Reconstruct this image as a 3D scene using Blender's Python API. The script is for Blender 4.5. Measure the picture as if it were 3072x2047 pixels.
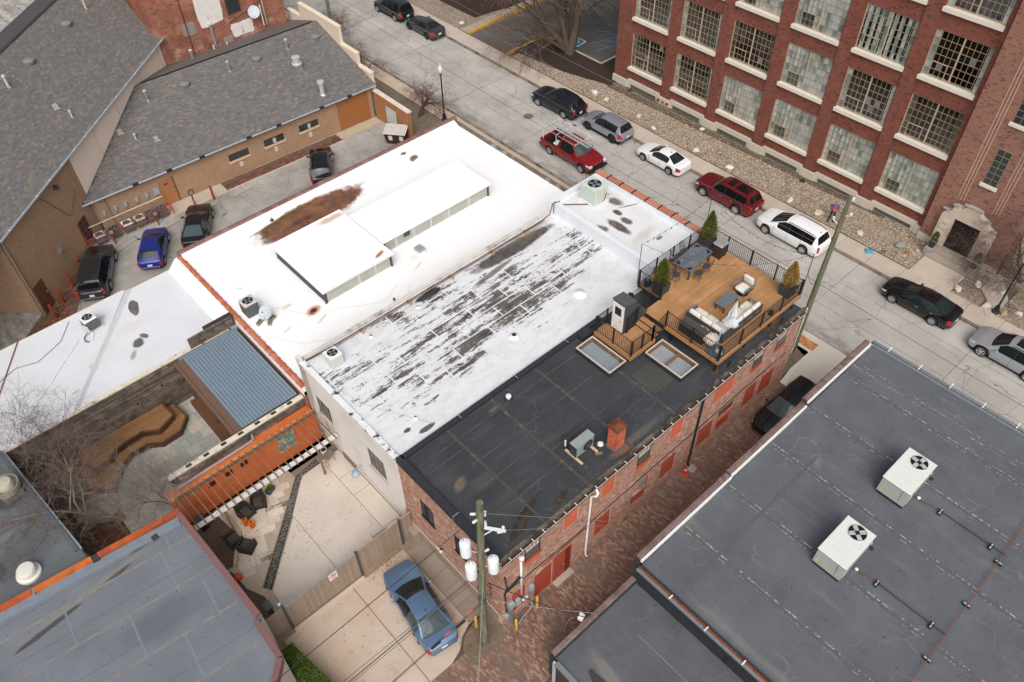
import bpy,bmesh,math,random
from mathutils import Vector,Matrix
import numpy as np
for o in list(bpy.data.objects):
 bpy.data.objects.remove(o)
SC=bpy.context.scene
COL=SC.collection
PI=math.pi
rad=math.radians
# ------------------------------------------------------------------ camera
# world: X = across the block towards the side street, Y = along the street, Z up, metres
cam_d=bpy.data.cameras.new('camera')
cam=bpy.data.objects.new('camera',cam_d)
COL.objects.link(cam)
cam_d.sensor_fit='HORIZONTAL'
cam_d.sensor_width=36.0
cam_d.lens=36.0*2456.43/3072.0
cam_d.clip_start=0.5
cam_d.clip_end=2000
_th,_ro,_yw=0.823241511,0.0238309982,0.851065495
_f=Vector((math.cos(_yw)*math.cos(_th),math.sin(_yw)*math.cos(_th),-math.sin(_th)))
_r=Vector((math.sin(_yw),-math.cos(_yw),0))
_d=_f.cross(_r)
_r2=_r*math.cos(_ro)+_d*math.sin(_ro)
_d2=_d*math.cos(_ro)-_r*math.sin(_ro)
cam.matrix_world=Matrix(((_r2.x,-_d2.x,-_f.x,0),(_r2.y,-_d2.y,-_f.y,0),(_r2.z,-_d2.z,-_f.z,38.0),(0,0,0,1)))
SC.camera=cam
# ------------------------------------------------------------------ overcast sky and soft sun
SUN_EL,SUN_AZ=rad(48),rad(230)
w=bpy.data.worlds.new('World')
SC.world=w
w.use_nodes=True
wn=w.node_tree
for n in list(wn.nodes):
 wn.nodes.remove(n)
wo=wn.nodes.new('ShaderNodeOutputWorld')
wb=wn.nodes.new('ShaderNodeBackground')
ws=wn.nodes.new('ShaderNodeTexSky')
ws.sky_type='NISHITA'
ws.sun_disc=False
ws.sun_elevation=SUN_EL
ws.sun_rotation=PI/2-SUN_AZ
ws.altitude=250
ws.air_density=0.9
ws.dust_density=8.0
ws.ozone_density=0.6
wb.inputs['Strength'].default_value=0.15
whs=wn.nodes.new('ShaderNodeHueSaturation')
whs.inputs['Saturation'].default_value=0.35
wn.links.new(ws.outputs['Color'],whs.inputs['Color'])
wn.links.new(whs.outputs['Color'],wb.inputs['Color'])
wn.links.new(wb.outputs['Background'],wo.inputs['Surface'])
sun_d=bpy.data.lights.new('sun','SUN')
sun_d.energy=1.5
sun_d.angle=rad(60)
sun_d.color=(1.0,0.98,0.955)
sun=bpy.data.objects.new('sun',sun_d)
COL.objects.link(sun)
_sd=Vector((math.cos(SUN_EL)*math.cos(SUN_AZ),math.cos(SUN_EL)*math.sin(SUN_AZ),math.sin(SUN_EL)))
sun.rotation_euler=_sd.to_track_quat('Z','Y').to_euler()
sun.location=(0,0,80)
SC.view_settings.view_transform='Standard'
SC.view_settings.look='None'
SC.view_settings.gamma=1.0
SC.view_settings.use_curve_mapping=False
SC.view_settings.exposure=-0.22
try:
 SC.cycles.max_bounces=6
 SC.cycles.transparent_max_bounces=12
except Exception:
 pass
def lin(h,k=1.0):
 """sRGB hex to linear albedo, divided by k"""
 h=h.lstrip('#')
 out=[]
 for i in(0,2,4):
  v=int(h[i:i+2],16)/255.0
  v=v/12.92 if v<=0.04045 else((v+0.055)/1.055)**2.4
  out.append(min(v/k,0.9))
 return tuple(out)
def col4(c):
 if isinstance(c,str):
  c=lin(c)
 return(c[0],c[1],c[2],1.0)
class NT:
 """tiny node-tree writer"""
 def __init__(s,name):
  s.m=bpy.data.materials.new(name)
  s.m.use_nodes=True
  s.t=s.m.node_tree
  for n in list(s.t.nodes):
   s.t.nodes.remove(n)
  s.out=s.t.nodes.new('ShaderNodeOutputMaterial')
  s.b=s.t.nodes.new('ShaderNodeBsdfPrincipled')
  s.t.links.new(s.b.outputs[0],s.out.inputs[0])
  s._co=None
 def n(s,typ,**kw):
  nd=s.t.nodes.new('ShaderNode'+typ)
  for k,v in kw.items():
   if k.startswith('i_'):
    key=k[2:]
    key=int(key)if key.isdigit()else key.replace('_',' ')
    s.set(nd.inputs[key],v)
   else:
    setattr(nd,k,v)
  return nd
 def set(s,sock,v):
  if hasattr(v,'bl_idname')or hasattr(v,'links')and hasattr(v,'node'):
   s.t.links.new(v,sock)
  elif isinstance(v,str):
   sock.default_value=col4(v)
  elif isinstance(v,(tuple,list))and len(v)==3 and sock.type=='RGBA':
   sock.default_value=col4(v)
  else:
   sock.default_value=v
 @property
 def co(s):
  if s._co is None:
   s._co=s.n('TexCoord').outputs['Object']
  return s._co
 def mapped(s,scale=(1,1,1),rot=(0,0,0),loc=(0,0,0),co=None):
  m=s.n('Mapping')
  s.t.links.new(co or s.co,m.inputs['Vector'])
  m.inputs['Scale'].default_value=scale
  m.inputs['Rotation'].default_value=rot
  m.inputs['Location'].default_value=loc
  return m.outputs[0]
 def noise(s,scale,detail=4,rough=.55,co=None,dist=0):
  nd=s.n('TexNoise')
  s.t.links.new(co or s.co,nd.inputs['Vector'])
  nd.inputs['Scale'].default_value=scale
  nd.inputs['Detail'].default_value=detail
  nd.inputs['Roughness'].default_value=rough
  nd.inputs['Distortion'].default_value=dist
  return nd.outputs['Fac']
 def ramp(s,fac,a,b,ca=0.0,cb=1.0):
  """map fac a..b to ca..cb clamped"""
  nd=s.n('MapRange')
  nd.clamp=True
  s.t.links.new(fac,nd.inputs[0])
  for i,v in enumerate((a,b,ca,cb)):
   nd.inputs[i+1].default_value=v
  return nd.outputs[0]
 def math(s,op,a,b=0.0,clamp=False):
  nd=s.n('Math',operation=op)
  nd.use_clamp=clamp
  s.set(nd.inputs[0],a)
  s.set(nd.inputs[1],b)
  return nd.outputs[0]
 def mix(s,fac,a,b,mode='MIX'):
  nd=s.n('Mix',data_type='RGBA',blend_type=mode)
  s.set(nd.inputs[0],fac)
  s.set(nd.inputs[6],a if not isinstance(a,(str,))else col4(a))
  s.set(nd.inputs[7],b if not isinstance(b,(str,))else col4(b))
  return nd.outputs[2]
 def bump(s,h,strength=.3,dist=.02):
  nd=s.n('Bump')
  s.t.links.new(h,nd.inputs['Height'])
  nd.inputs['Strength'].default_value=strength
  nd.inputs['Distance'].default_value=dist
  s.t.links.new(nd.outputs[0],s.b.inputs['Normal'])
 def fin(s,color=None,rough=.85,metal=0.0,spec=.3):
  if color is not None:
   s.set(s.b.inputs['Base Color'],color)
  s.set(s.b.inputs['Roughness'],rough)
  s.b.inputs['Metallic'].default_value=metal
  s.b.inputs['Specular IOR Level'].default_value=spec
  return s.m
_mats={}
def mat(name,col,rough=.85,var=.12,sc=2.0,bump=0.0,metal=0.0,spec=.3,col2=None,c2=(.5,.7),fine=20.0,coat=0.0,rnd=0.0):
 """plain material: base colour with two scales of brightness variation, optional second colour in patches"""
 if name in _mats:
  return _mats[name]
 t=NT(name)
 a=t.noise(sc,5)
 b=t.noise(fine,3)
 v=t.math('ADD',t.math('MULTIPLY',a,.65),t.math('MULTIPLY',b,.35))
 k=t.ramp(v,.3,.7,1-var,1+var)
 c=col4(col)
 if rnd:
  oi=t.n('ObjectInfo').outputs['Random']
  k=t.math('MULTIPLY',k,t.ramp(oi,0,1,1-rnd,1+rnd))
 base=c
 if col2 is not None:
  base=t.mix(t.ramp(t.noise(sc*.6,6,.65),c2[0],c2[1]),c,col4(col2))
 cmb=t.n('CombineColor')
 for i in range(3):
  t.t.links.new(k,cmb.inputs[i])
 colr=t.mix(1.0,base,cmb.outputs[0],'MULTIPLY')
 if bump:
  t.bump(b,bump,.02)
 m=t.fin(colr,rough,metal,spec)
 if coat:
  t.b.inputs['Coat Weight'].default_value=coat
  t.b.inputs['Coat Roughness'].default_value=.06
 _mats[name]=m
 return m
def mesh_obj(name,verts,faces,m,parent=None,smooth=False,sharp=None):
 me=bpy.data.meshes.new(name)
 me.from_pydata(verts,[],faces)
 if smooth:
  me.polygons.foreach_set('use_smooth',[True]*len(me.polygons))
  if sharp is not None:
   me.set_sharp_from_angle(angle=rad(sharp))
 if m is not None:
  me.materials.append(m)
 o=bpy.data.objects.new(name,me)
 COL.objects.link(o)
 if parent is not None:
  o.parent=parent
 return o
def link_me(name,me,parent=None,loc=(0,0,0),rot=(0,0,0),scale=None):
 o=bpy.data.objects.new(name,me)
 COL.objects.link(o)
 if parent is not None:
  o.parent=parent
 o.location=loc
 o.rotation_euler=rot
 if scale:
  o.scale=scale
 return o
class MB:
 """collects simple shapes and links them as ONE mesh object"""
 def __init__(s):
  s.v=[]
  s.f=[]
 def add(s,vs,fs):
  k=len(s.v)
  s.v.extend([tuple(p)for p in vs])
  s.f.extend([tuple(i+k for i in f)for f in fs])
  return s
 def box(s,x0,x1,y0,y1,z0,z1):
  return s.add([(x0,y0,z0),(x1,y0,z0),(x1,y1,z0),(x0,y1,z0),(x0,y0,z1),(x1,y0,z1),(x1,y1,z1),(x0,y1,z1)],[(0,3,2,1),(4,5,6,7),(0,1,5,4),(1,2,6,5),(2,3,7,6),(3,0,4,7)])
 def cbox(s,c,d,rz=0.0,b=0.0,M=None):
  """centred box, size d, turned about Z, chamfer b"""
  hx,hy,hz=d[0]/2,d[1]/2,d[2]/2
  if b<=0:
   P=[(-hx,-hy,-hz),(hx,-hy,-hz),(hx,hy,-hz),(-hx,hy,-hz),(-hx,-hy,hz),(hx,-hy,hz),(hx,hy,hz),(-hx,hy,hz)]
   F=[(0,3,2,1),(4,5,6,7),(0,1,5,4),(1,2,6,5),(2,3,7,6),(3,0,4,7)]
  else:
   P=[]
   for z,k in((-hz,b),(-hz+b,0),(hz-b,0),(hz,b)):
    for sx,sy,ax in((-1,-1,0),(1,-1,1),(1,1,0),(-1,1,1)):
     X,Y=hx-k,hy-k
     cc=b*.6
     if ax==0:
      P+=[(sx*X,sy*(Y-cc),z),(sx*(X-cc),sy*Y,z)]
     else:
      P+=[(sx*(X-cc),sy*Y,z),(sx*X,sy*(Y-cc),z)]
   F=[tuple(range(7,-1,-1)),tuple(range(24,32))]
   for r in range(3):
    for i in range(8):
     j=(i+1)%8
     F.append((r*8+i,r*8+j,r*8+8+j,r*8+8+i))
  if M is None:
   cr,sr=math.cos(rz),math.sin(rz)
   P=[(c[0]+x*cr-y*sr,c[1]+x*sr+y*cr,c[2]+z)for x,y,z in P]
  else:
   P=[tuple(Vector(c)+M@Vector(p))for p in P]
  return s.add(P,F)
 def prism(s,poly,z0,z1):
  n=len(poly)
  ar=sum(poly[i][0]*poly[(i+1)%n][1]-poly[(i+1)%n][0]*poly[i][1]for i in range(n))
  if ar<0:
   poly=poly[::-1]
  V=[(x,y,z0)for x,y in poly]+[(x,y,z1)for x,y in poly]
  F=[tuple(range(n-1,-1,-1)),tuple(range(n,2*n))]+[(i,(i+1)%n,n+(i+1)%n,n+i)for i in range(n)]
  return s.add(V,F)
 def quad(s,*p):
  return s.add(p,[tuple(range(len(p)))])
 def hex(s,lo,hi):
  """two quads (4 pts each) bottom/top"""
  return s.add(list(lo)+list(hi),[(3,2,1,0),(4,5,6,7),(0,1,5,4),(1,2,6,5),(2,3,7,6),(3,0,4,7)])
 def cyl(s,c,r,h,n=12,r2=None,axis='z',cap=True):
  r2=r if r2 is None else r2
  V=[]
  for k,(rr,zz)in enumerate(((r,0),(r2,h))):
   for i in range(n):
    a=2*PI*i/n
    p=(rr*math.cos(a),rr*math.sin(a),zz)
    if axis=='x':
     p=(p[2],p[0],p[1])
    elif axis=='y':
     p=(p[1],p[2],p[0])
    V.append((c[0]+p[0],c[1]+p[1],c[2]+p[2]))
  F=[(i,(i+1)%n,n+(i+1)%n,n+i)for i in range(n)]
  if cap:
   F+=[tuple(range(n-1,-1,-1)),tuple(range(n,2*n))]
  return s.add(V,F)
 def lathe(s,prof,c=(0,0,0),n=16):
  """profile [(r,z)...] about Z"""
  V=[]
  for r,z in prof:
   for i in range(n):
    a=2*PI*i/n
    V.append((c[0]+r*math.cos(a),c[1]+r*math.sin(a),c[2]+z))
  F=[]
  for k in range(len(prof)-1):
   for i in range(n):
    j=(i+1)%n
    F.append((k*n+i,k*n+j,k*n+n+j,k*n+n+i))
  if prof[0][0]>1e-4:
   F.append(tuple(range(n-1,-1,-1)))
  if prof[-1][0]>1e-4:
   F.append(tuple(range((len(prof)-1)*n,len(prof)*n)))
  return s.add(V,F)
 def tube(s,pts,r,n=6,cap=True):
  """tube along points; r number or list"""
  pts=[Vector(p)for p in pts]
  m=len(pts)
  rr=r if isinstance(r,(list,tuple))else[r]*m
  V=[]
  prev=None
  for k,p in enumerate(pts):
   d=(pts[min(k+1,m-1)]-pts[max(k-1,0)])
   if d.length<1e-9:
    d=Vector((0,0,1))
   d.normalize()
   if prev is None:
    a=Vector((0,0,1))if abs(d.z)<.9 else Vector((1,0,0))
    u=d.cross(a).normalized()
   else:
    u=(prev-d*prev.dot(d))
    u=u.normalized()if u.length>1e-6 else d.orthogonal().normalized()
   prev=u
   v=d.cross(u)
   for i in range(n):
    a=2*PI*i/n
    q=p+(u*math.cos(a)+v*math.sin(a))*rr[k]
    V.append((q.x,q.y,q.z))
  F=[]
  for k in range(m-1):
   for i in range(n):
    j=(i+1)%n
    F.append((k*n+i,k*n+j,k*n+n+j,k*n+n+i))
  if cap:
   F.append(tuple(range(n-1,-1,-1)))
   F.append(tuple(range((m-1)*n,m*n)))
  return s.add(V,F)
 def blob(s,c,r,seed=0,nu=8,nv=5,amp=.2):
  rg=random.Random(seed)
  V=[]
  for k in range(nv+1):
   ph=PI*k/nv
   for i in range(nu):
    a=2*PI*i/nu
    q=1+rg.uniform(-amp,amp)
    if k in(0,nv):
     q=1
    V.append((c[0]+r[0]*q*math.sin(ph)*math.cos(a),c[1]+r[1]*q*math.sin(ph)*math.sin(a),c[2]+r[2]*q*-math.cos(ph)))
  F=[]
  for k in range(nv):
   for i in range(nu):
    j=(i+1)%nu
    F.append((k*nu+i,k*nu+j,k*nu+nu+j,k*nu+nu+i))
  return s.add(V,F)
 def build(s,name,m,parent=None,smooth=False,sharp=None):
  return mesh_obj(name,s.v,s.f,m,parent,smooth,sharp)
def tag(o,label,cat,group=None):
 o['label']=label
 o['category']=cat
 if group:
  o['group']=group
 return o
def thing(name,label,cat,loc=(0,0,0),rz=0.0,group=None):
 o=bpy.data.objects.new(name,None)
 o.empty_display_size=.3
 COL.objects.link(o)
 o.location=loc
 o.rotation_euler=(0,0,rz)
 return tag(o,label,cat,group)
def struct(o):
 o['kind']='structure'
 return o
def stuff(o):
 o['kind']='stuff'
 return o
def copy_tree(o,parent=None):
 c=o.copy()
 COL.objects.link(c)
 c.parent=parent
 for ch in list(o.children):
  copy_tree(ch,c)
 return c
def place(o,loc,rz=0.0,label=None,group=None):
 o.location=loc
 o.rotation_euler=(0,0,rz)
 if label:
  o['label']=label
 if group:
  o['group']=group
 return o
CAMP=Vector((0,0,38.0))
def palette(t,fac,cols):
 r=t.n('ValToRGB')
 t.t.links.new(fac,r.inputs[0])
 e=r.color_ramp
 e.interpolation='LINEAR'
 n=len(cols)
 while len(e.elements)<n:
  e.elements.new(.5)
 for i,c in enumerate(cols):
  e.elements[i].position=i/max(1,n-1)
  e.elements[i].color=col4(c)
 return r.outputs[0]
def piece_mat(name,cols,rough=.9,var=.15,sc=14.0,spec=.2,dirt=None,bump=.15):
 """each piece takes its own colour from a palette"""
 if name in _mats:
  return _mats[name]
 t=NT(name)
 g=t.n('NewGeometry').outputs['Random Per Island']
 o=t.n('ObjectInfo').outputs['Random']
 r=t.math('FRACT',t.math('ADD',g,o))
 c=palette(t,r,cols)
 pos=t.n('NewGeometry').outputs['Position']
 nz=t.noise(sc,4,co=pos)
 k=t.ramp(nz,.3,.7,1-var,1+var)
 cmb=t.n('CombineColor')
 for i in range(3):
  t.t.links.new(k,cmb.inputs[i])
 c=t.mix(1.0,c,cmb.outputs[0],'MULTIPLY')
 if dirt:
  dc,ds,d0,d1=dirt
  c=t.mix(t.ramp(t.noise(ds,6,.65,co=pos),d0,d1),c,col4(dc))
 if bump:
  t.bump(nz,bump,.01)
 _mats[name]=t.fin(c,rough,0,spec)
 return _mats[name]
def pieces(parent,name,O,U,V,N,W,H,bl,bh,joint,proud,m,openings=(),nsingle=0,tilt=0.0,keep=None,seed=1,jit=.004,wjit=0.0,bond=.5,zback=.02):
 """lay pieces on the rectangle W x H with frame O,U,V (unit) and normal N; openings are (u0,u1,v0,v1)"""
 O,U,V,N=Vector(O),Vector(U),Vector(V),Vector(N)
 rg=random.Random(seed)
 lst=[]
 row=0
 v=0.0
 while v<H-.3*bh:
  v1=min(v+bh-joint,H)
  cuts=sorted((a,b)for a,b,c,d in openings if d>v+.2*bh and c<v1-.2*bh)
  free=[]
  u=0.0
  for a,b in cuts:
   if a>u:
    free.append((u,a))
   u=max(u,b)
  if u<W:
   free.append((u,W))
  off=(row%2)*bl*bond+(rg.uniform(0,bl)if wjit else 0)
  for a,b in free:
   u=math.floor((a-off)/bl)*bl+off
   while u<b:
    u1=u+bl
    p,q=max(u,a),min(u1-joint,b)
    if q-p>.25*bl*.5 and(keep is None or keep((p+q)/2,(v+v1)/2)):
     lst.append((p,q,v,v1,proud+rg.uniform(-jit,jit)))
    u=u1
  v+=bh
  row+=1
 full=[]
 if nsingle:
  cand=[(((O+U*((p+q)/2)+V*((a+b)/2))-CAMP).length,i)for i,(p,q,a,b,h)in enumerate(lst)if q-p>bl-joint-1e-4 and b-a>bh-joint-1e-4]
  cand.sort()
  full=[i for _,i in cand[:nsingle]]
 fs=set(full)
 vs,fc=[],[]
 for i,(p,q,a,b,h)in enumerate(lst):
  if i in fs:
   continue
  k=len(vs)
  c0=O+U*p+V*a
  c1=O+U*q+V*a
  c2=O+U*q+V*b
  c3=O+U*p+V*b
  for c in(c0,c1,c2,c3):
   vs.append(tuple(c-N*zback))
  for c,hh in((c0,h+tilt),(c1,h+tilt),(c2,h),(c3,h)):
   vs.append(tuple(c+N*hh))
  fc+=[(k+4,k+5,k+6,k+7),(k,k+1,k+5,k+4),(k+1,k+2,k+6,k+5),(k+2,k+3,k+7,k+6),(k+3,k,k+4,k+7)]
 o=mesh_obj(name,vs,fc,m,parent)
 stuff(o)
 if full:
  hl,hh2=(bl-joint)/2,(bh-joint)/2
  B=MB()
  R=[U*a+V*b for a,b in((-hl,-hh2),(hl,-hh2),(hl,hh2),(-hl,hh2))]
  B.hex([tuple(r-N*zback)for r in R],[tuple(R[j]+N*(proud+(tilt if j<2 else 0)))for j in range(4)])
  me=bpy.data.meshes.new(name)
  me.from_pydata(B.v,[],B.f)
  me.materials.append(m)
  for i in full:
   p,q,a,b,h=lst[i]
   link_me(name.rstrip('s')if name.endswith('s')else name,me,parent,O+U*((p+q)/2)+V*((a+b)/2)+N*(h-proud))
 return o
KH=1.0
def asphalt_mat(name,c,dark,cracks=1.0,crack_sc=.35,edge=False):
 t=NT(name)
 a=t.noise(.35,6,.6)
 b=t.noise(60,3)
 s=t.noise(1.6,5,.6,co=t.mapped((1,.22,1)))
 col=t.mix(t.ramp(a,.35,.7),lin(c),lin(dark))
 col=t.mix(t.math('MULTIPLY',t.ramp(s,.45,.7),.35),col,lin(dark))
 k=t.ramp(b,.25,.75,.82,1.14)
 cm=t.n('CombineColor')
 for i in range(3):
  t.t.links.new(k,cm.inputs[i])
 col=t.mix(1,col,cm.outputs[0],'MULTIPLY')
 wv=t.n('VectorMath',operation='ADD')
 nd=t.n('TexNoise')
 t.t.links.new(t.co,nd.inputs['Vector'])
 nd.inputs['Scale'].default_value=1.5
 sv=t.n('VectorMath',operation='SCALE')
 t.t.links.new(nd.outputs['Color'],sv.inputs[0])
 sv.inputs['Scale'].default_value=.7
 t.t.links.new(t.co,wv.inputs[0])
 t.t.links.new(sv.outputs[0],wv.inputs[1])
 for sc,wid,lo,hi in((crack_sc,.007,.36,.46),(1.3,.013,.57,.64)):
  vo=t.n('TexVoronoi',feature='DISTANCE_TO_EDGE')
  t.t.links.new(wv.outputs[0],vo.inputs['Vector'])
  vo.inputs['Scale'].default_value=sc
  line=t.ramp(vo.outputs['Distance'],0,wid,1,0)
  patch=t.ramp(t.noise(.22,3,.5,co=t.mapped(loc=(sc*7,3,0))),lo,hi)
  col=t.mix(t.math('MULTIPLY',t.math('MULTIPLY',line,patch),.75*cracks),col,lin('4a4642'))
 if edge:
  spx=t.n('SeparateXYZ')
  t.t.links.new(t.co,spx.inputs[0])
  em=t.math('MULTIPLY',t.ramp(spx.outputs[0],37.6,39.4,1,0),t.ramp(t.noise(1.1,6,.7,co=t.mapped((1.4,.5,1))),.42,.62))
  col=t.mix(t.math('MULTIPLY',em,.75),col,lin('6b6560'))
 oil=t.ramp(t.noise(.9,4,.6,co=t.mapped(loc=(31,7,0))),.66,.76)
 col=t.mix(t.math('MULTIPLY',oil,.4),col,lin('5a5550'))
 t.bump(b,.25,.01)
 return t.fin(col,.92,0,.15)
M_ROAD=asphalt_mat('street_asphalt','bfbab4','a39e98',1.2,.35,True)
M_LOT=asphalt_mat('church_lot_asphalt','b5b0a9','8b8680',1.2)
M_LOTN=asphalt_mat('dark_lot_asphalt','6c6966','555250',.5)
M_CONC=mat('sidewalk_concrete',lin('bcaea0'),.9,.13,.9,.15,rnd=.07)
M_KERB=mat('kerb_stone',lin('877c70'),.92,.3,1.5,.3,col2=lin('4f4841'),c2=(.5,.65))
M_CONCL=mat('pale_concrete',lin('d2c9bc'),.9,.08,.6,.1,rnd=.05)
M_JOINT=mat('joint_dirt',lin('63574c'),.95,.2,3)
M_SOIL=mat('bare_soil',lin('75685a'),.98,.3,2.0,.5,col2=lin('6b6a3f'),c2=(.55,.75))
M_MULCHB=mat('brown_mulch',lin('66534a'),.98,.35,9.0,.8,fine=40)
M_MULCH=mat('dark_mulch',lin('3c2f28'),.98,.35,9.0,.8,fine=40)
base=MB().quad((-300,-300,-.6),(400,-300,-.6),(400,400,-.6),(-300,400,-.6)).build('ground',mat('ground_earth',lin('8a8178'),.95,.2,.1))
struct(base)
def slab(name,poly,z1,m,z0=None,label=None):
 o=MB().prism(poly,(z1-.5)if z0 is None else z0,z1).build(name,m)
 return struct(o)
R4=lambda x0,x1,y0,y1:[(x0,y0),(x1,y0),(x1,y1),(x0,y1)]
slab('side_street',R4(37.4,45.45,-60,150),0.0,M_ROAD)
slab('avenue',[(-60,20),(-30,20),(60,103),(60,140),(-60,140)],-.05,M_ROAD,-.5)
M_RJ=mat('road_joint',lin('8a847d'),.95,.3,2,col2=lin('b0aba5'),c2=(.5,.65))
for _x in(40.2,42.9):
 struct(MB().box(_x-.025,_x+.025,-30,100,-.1,.003).build('road_joint',M_RJ))
for _y in(-3,6.5,15.5,24.6,33.2,42.5,51.0,60.5,70):
 struct(MB().box(37.5,45.4,_y-.03,_y+.03,-.1,.004).build('road_joint',M_RJ))
fs=slab('far_sidewalk',R4(45.45,47.3,-60,150),.10,M_JOINT)
me_s=MB().cbox((0,0,0),(1.60,2.26,.06),0,.012)
so=me_s.build('slab',M_CONC,fs)
so.location=(46.47,-20,.10)
for i in range(1,44):
 link_me('slab',so.data,fs,(46.47,-20+2.28*i,.10))
kb=slab('far_kerb',R4(45.43,45.62,-60,150),.125,M_KERB)
# near sidewalk
ns=slab('near_sidewalk',R4(35.95,37.35,14.8,150),.09,M_JOINT)
so2=MB().cbox((0,0,0),(1.22,1.5,.06),0,.012).build('slab',mat('near_walk_concrete',lin('c0ad99'),.9,.12,1.0,.1,rnd=.06),ns)
so2.location=(36.58,15.6,.09)
for i in range(1,46):
 link_me('slab',so2.data,ns,(36.58,15.6+1.52*i,.09))
slab('near_kerb',R4(37.2,37.45,14.8,150),.12,M_KERB)
slab('planting_strip',R4(32.6,35.97,13.2,150),.06,M_SOIL)
# corner apron by the alley mouth
ap=slab('alley_apron',[(32.7,13.0),(35.4,13.4),(35.9,14.8),(37.4,14.8),(37.4,8.6),(32.75,8.6)],.045,M_CONCL,-.4)
for p in([(33.05,10.2),(35.2,10.2),(35.2,13.1),(33.05,12.75)],[(35.23,10.2),(37.3,10.2),(37.3,13.0),(35.23,13.0)],[(35.5,13.05),(36.2,13.05),(36.2,14.6),(36.02,14.6),(35.6,13.5)],[(36.95,13.05),(37.3,13.05),(37.3,14.6),(36.95,14.6)]):
 MB().prism(p,.04,.06).build('slab',M_CONCL,ap)
M_TACT=mat('tactile_orange_brick',lin('c4814f'),.9,.2,6)
pieces(ap,'tactile_bricks',(36.22,13.1,.045),(0,1,0),(1,0,0),(0,0,1),1.45,.7,.2,.1,.012,.016,piece_mat('tactile_brick',['b3703f','c98a55','d09a66','a8623a']),nsingle=30)
# sidewalk and steps south of it towards the lower right
slab('corner_sidewalk',R4(34.6,37.4,-30,8.6),.05,mat('pale_walk',lin('b8aca0'),.9,.2,.8,.2))
slab('corner_kerb',R4(37.15,37.43,-30,8.6),.1,M_KERB)
# gravel beds along the factory
def gravel_mat(name,cols,sc=16.0):
 t=NT(name)
 vo=t.n('TexVoronoi',feature='F1')
 t.t.links.new(t.co,vo.inputs['Vector'])
 vo.inputs['Scale'].default_value=sc
 rgb=t.n('SeparateColor')
 t.t.links.new(vo.outputs['Color'],rgb.inputs[0])
 c=palette(t,rgb.outputs[0],cols)
 dk=t.ramp(vo.outputs['Distance'],.02,.045,1.0,.6)
 cm=t.n('CombineColor')
 for i in range(3):
  t.t.links.new(dk,cm.inputs[i])
 c=t.mix(.8,c,cm.outputs[0],'MULTIPLY')
 c=t.mix(t.math('MULTIPLY',t.ramp(t.noise(.6,5,.6),.5,.68),.55),c,lin('6a5a4a'))
 t.bump(vo.outputs['Distance'],.6,.03)
 return t.fin(c,.9,0,.2)
M_GRAV=gravel_mat('river_gravel',['6f5d4b','a28d76','c2b19b','d6cab8','a08873','8e8578','c9b8a0'])
gb=slab('gravel_bed',R4(47.3,51.4,12.95,53.3),.08,M_GRAV)
slab('gravel_bed_entrance',[(47.3,8.0),(48.2,8.0),(48.95,8.75),(50.5,8.75),(50.5,9.9),(47.2,9.9)],.085,M_GRAV)
slab('gravel_bed_south',[(47.3,-30),(51.5,-30),(51.5,6.9),(49.2,6.9),(48.2,7.8),(47.3,7.8)],.085,M_GRAV)
slab('gravel_bed_north',[(47.3,60.7),(53.5,60.7),(56,75),(47.3,120)],.085,M_GRAV)
def pebbles(name,regions,n,seed,cols,r0=.025,r1=.06,z=.085,mname='pebble_stone'):
 rg=random.Random(seed)
 vs,fc=[],[]
 for _ in range(n):
  x0,x1,y0,y1=regions[rg.randrange(len(regions))]
  x,y=rg.uniform(x0,x1),rg.uniform(y0,y1)
  r=rg.uniform(r0,r1)
  a=rg.uniform(0,PI)
  k=len(vs)
  for i in range(4):
   q=a+i*PI/2
   s=r*rg.uniform(.7,1.2)
   vs.append((x+s*math.cos(q),y+s*math.sin(q)*.8,z))
  vs.append((x+r*.15,y,z+r*rg.uniform(.5,.9)))
  fc+=[(k,k+1,k+4),(k+1,k+2,k+4),(k+2,k+3,k+4),(k+3,k,k+4)]
 o=mesh_obj(name,vs,fc,piece_mat(mname,cols,var=.1))
 return stuff(o)
PCOL=['574838','8d7a66','b3a18b','cdbfab','9a8468','857c70','e0d8cb','b89f83']
tag(pebbles('gravel',[(47.35,51.1,13,33),(47.35,51.0,33,53)],16000,4,PCOL),'loose river gravel along the factory wall','gravel')
# edging between walk and gravel, soil strip under the factory windows, entrance walk
slab('bed_edging',R4(47.26,47.34,12.9,60.6),.14,mat('rusty_edging',lin('4a3a2e'),.9))
slab('soil_strip',[(49.9,43.4),(50.4,30),(50.6,22),(50.9,17),(51.4,17),(51.4,43.6)],.10,mat('strip_soil',lin('5f5143'),.98,.3,2.5,.5,col2=lin('5d6036'),c2=(.56,.7)))
slab('entrance_walk',[(47.2,9.95),(50.9,9.95),(50.9,12.9),(47.2,12.9)],.11,mat('walk_concrete_b',lin('bfb1a2'),.9,.12,.8,.1))
slab('side_walk',[(47.2,6.95),(49.3,6.95),(52.5,9.3),(52.5,9.95),(50.5,9.9),(50.5,8.7),(49.0,8.7),(48.25,7.9),(47.2,7.9)],.10,mat('walk_concrete_b',lin('b8a899')))
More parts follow.
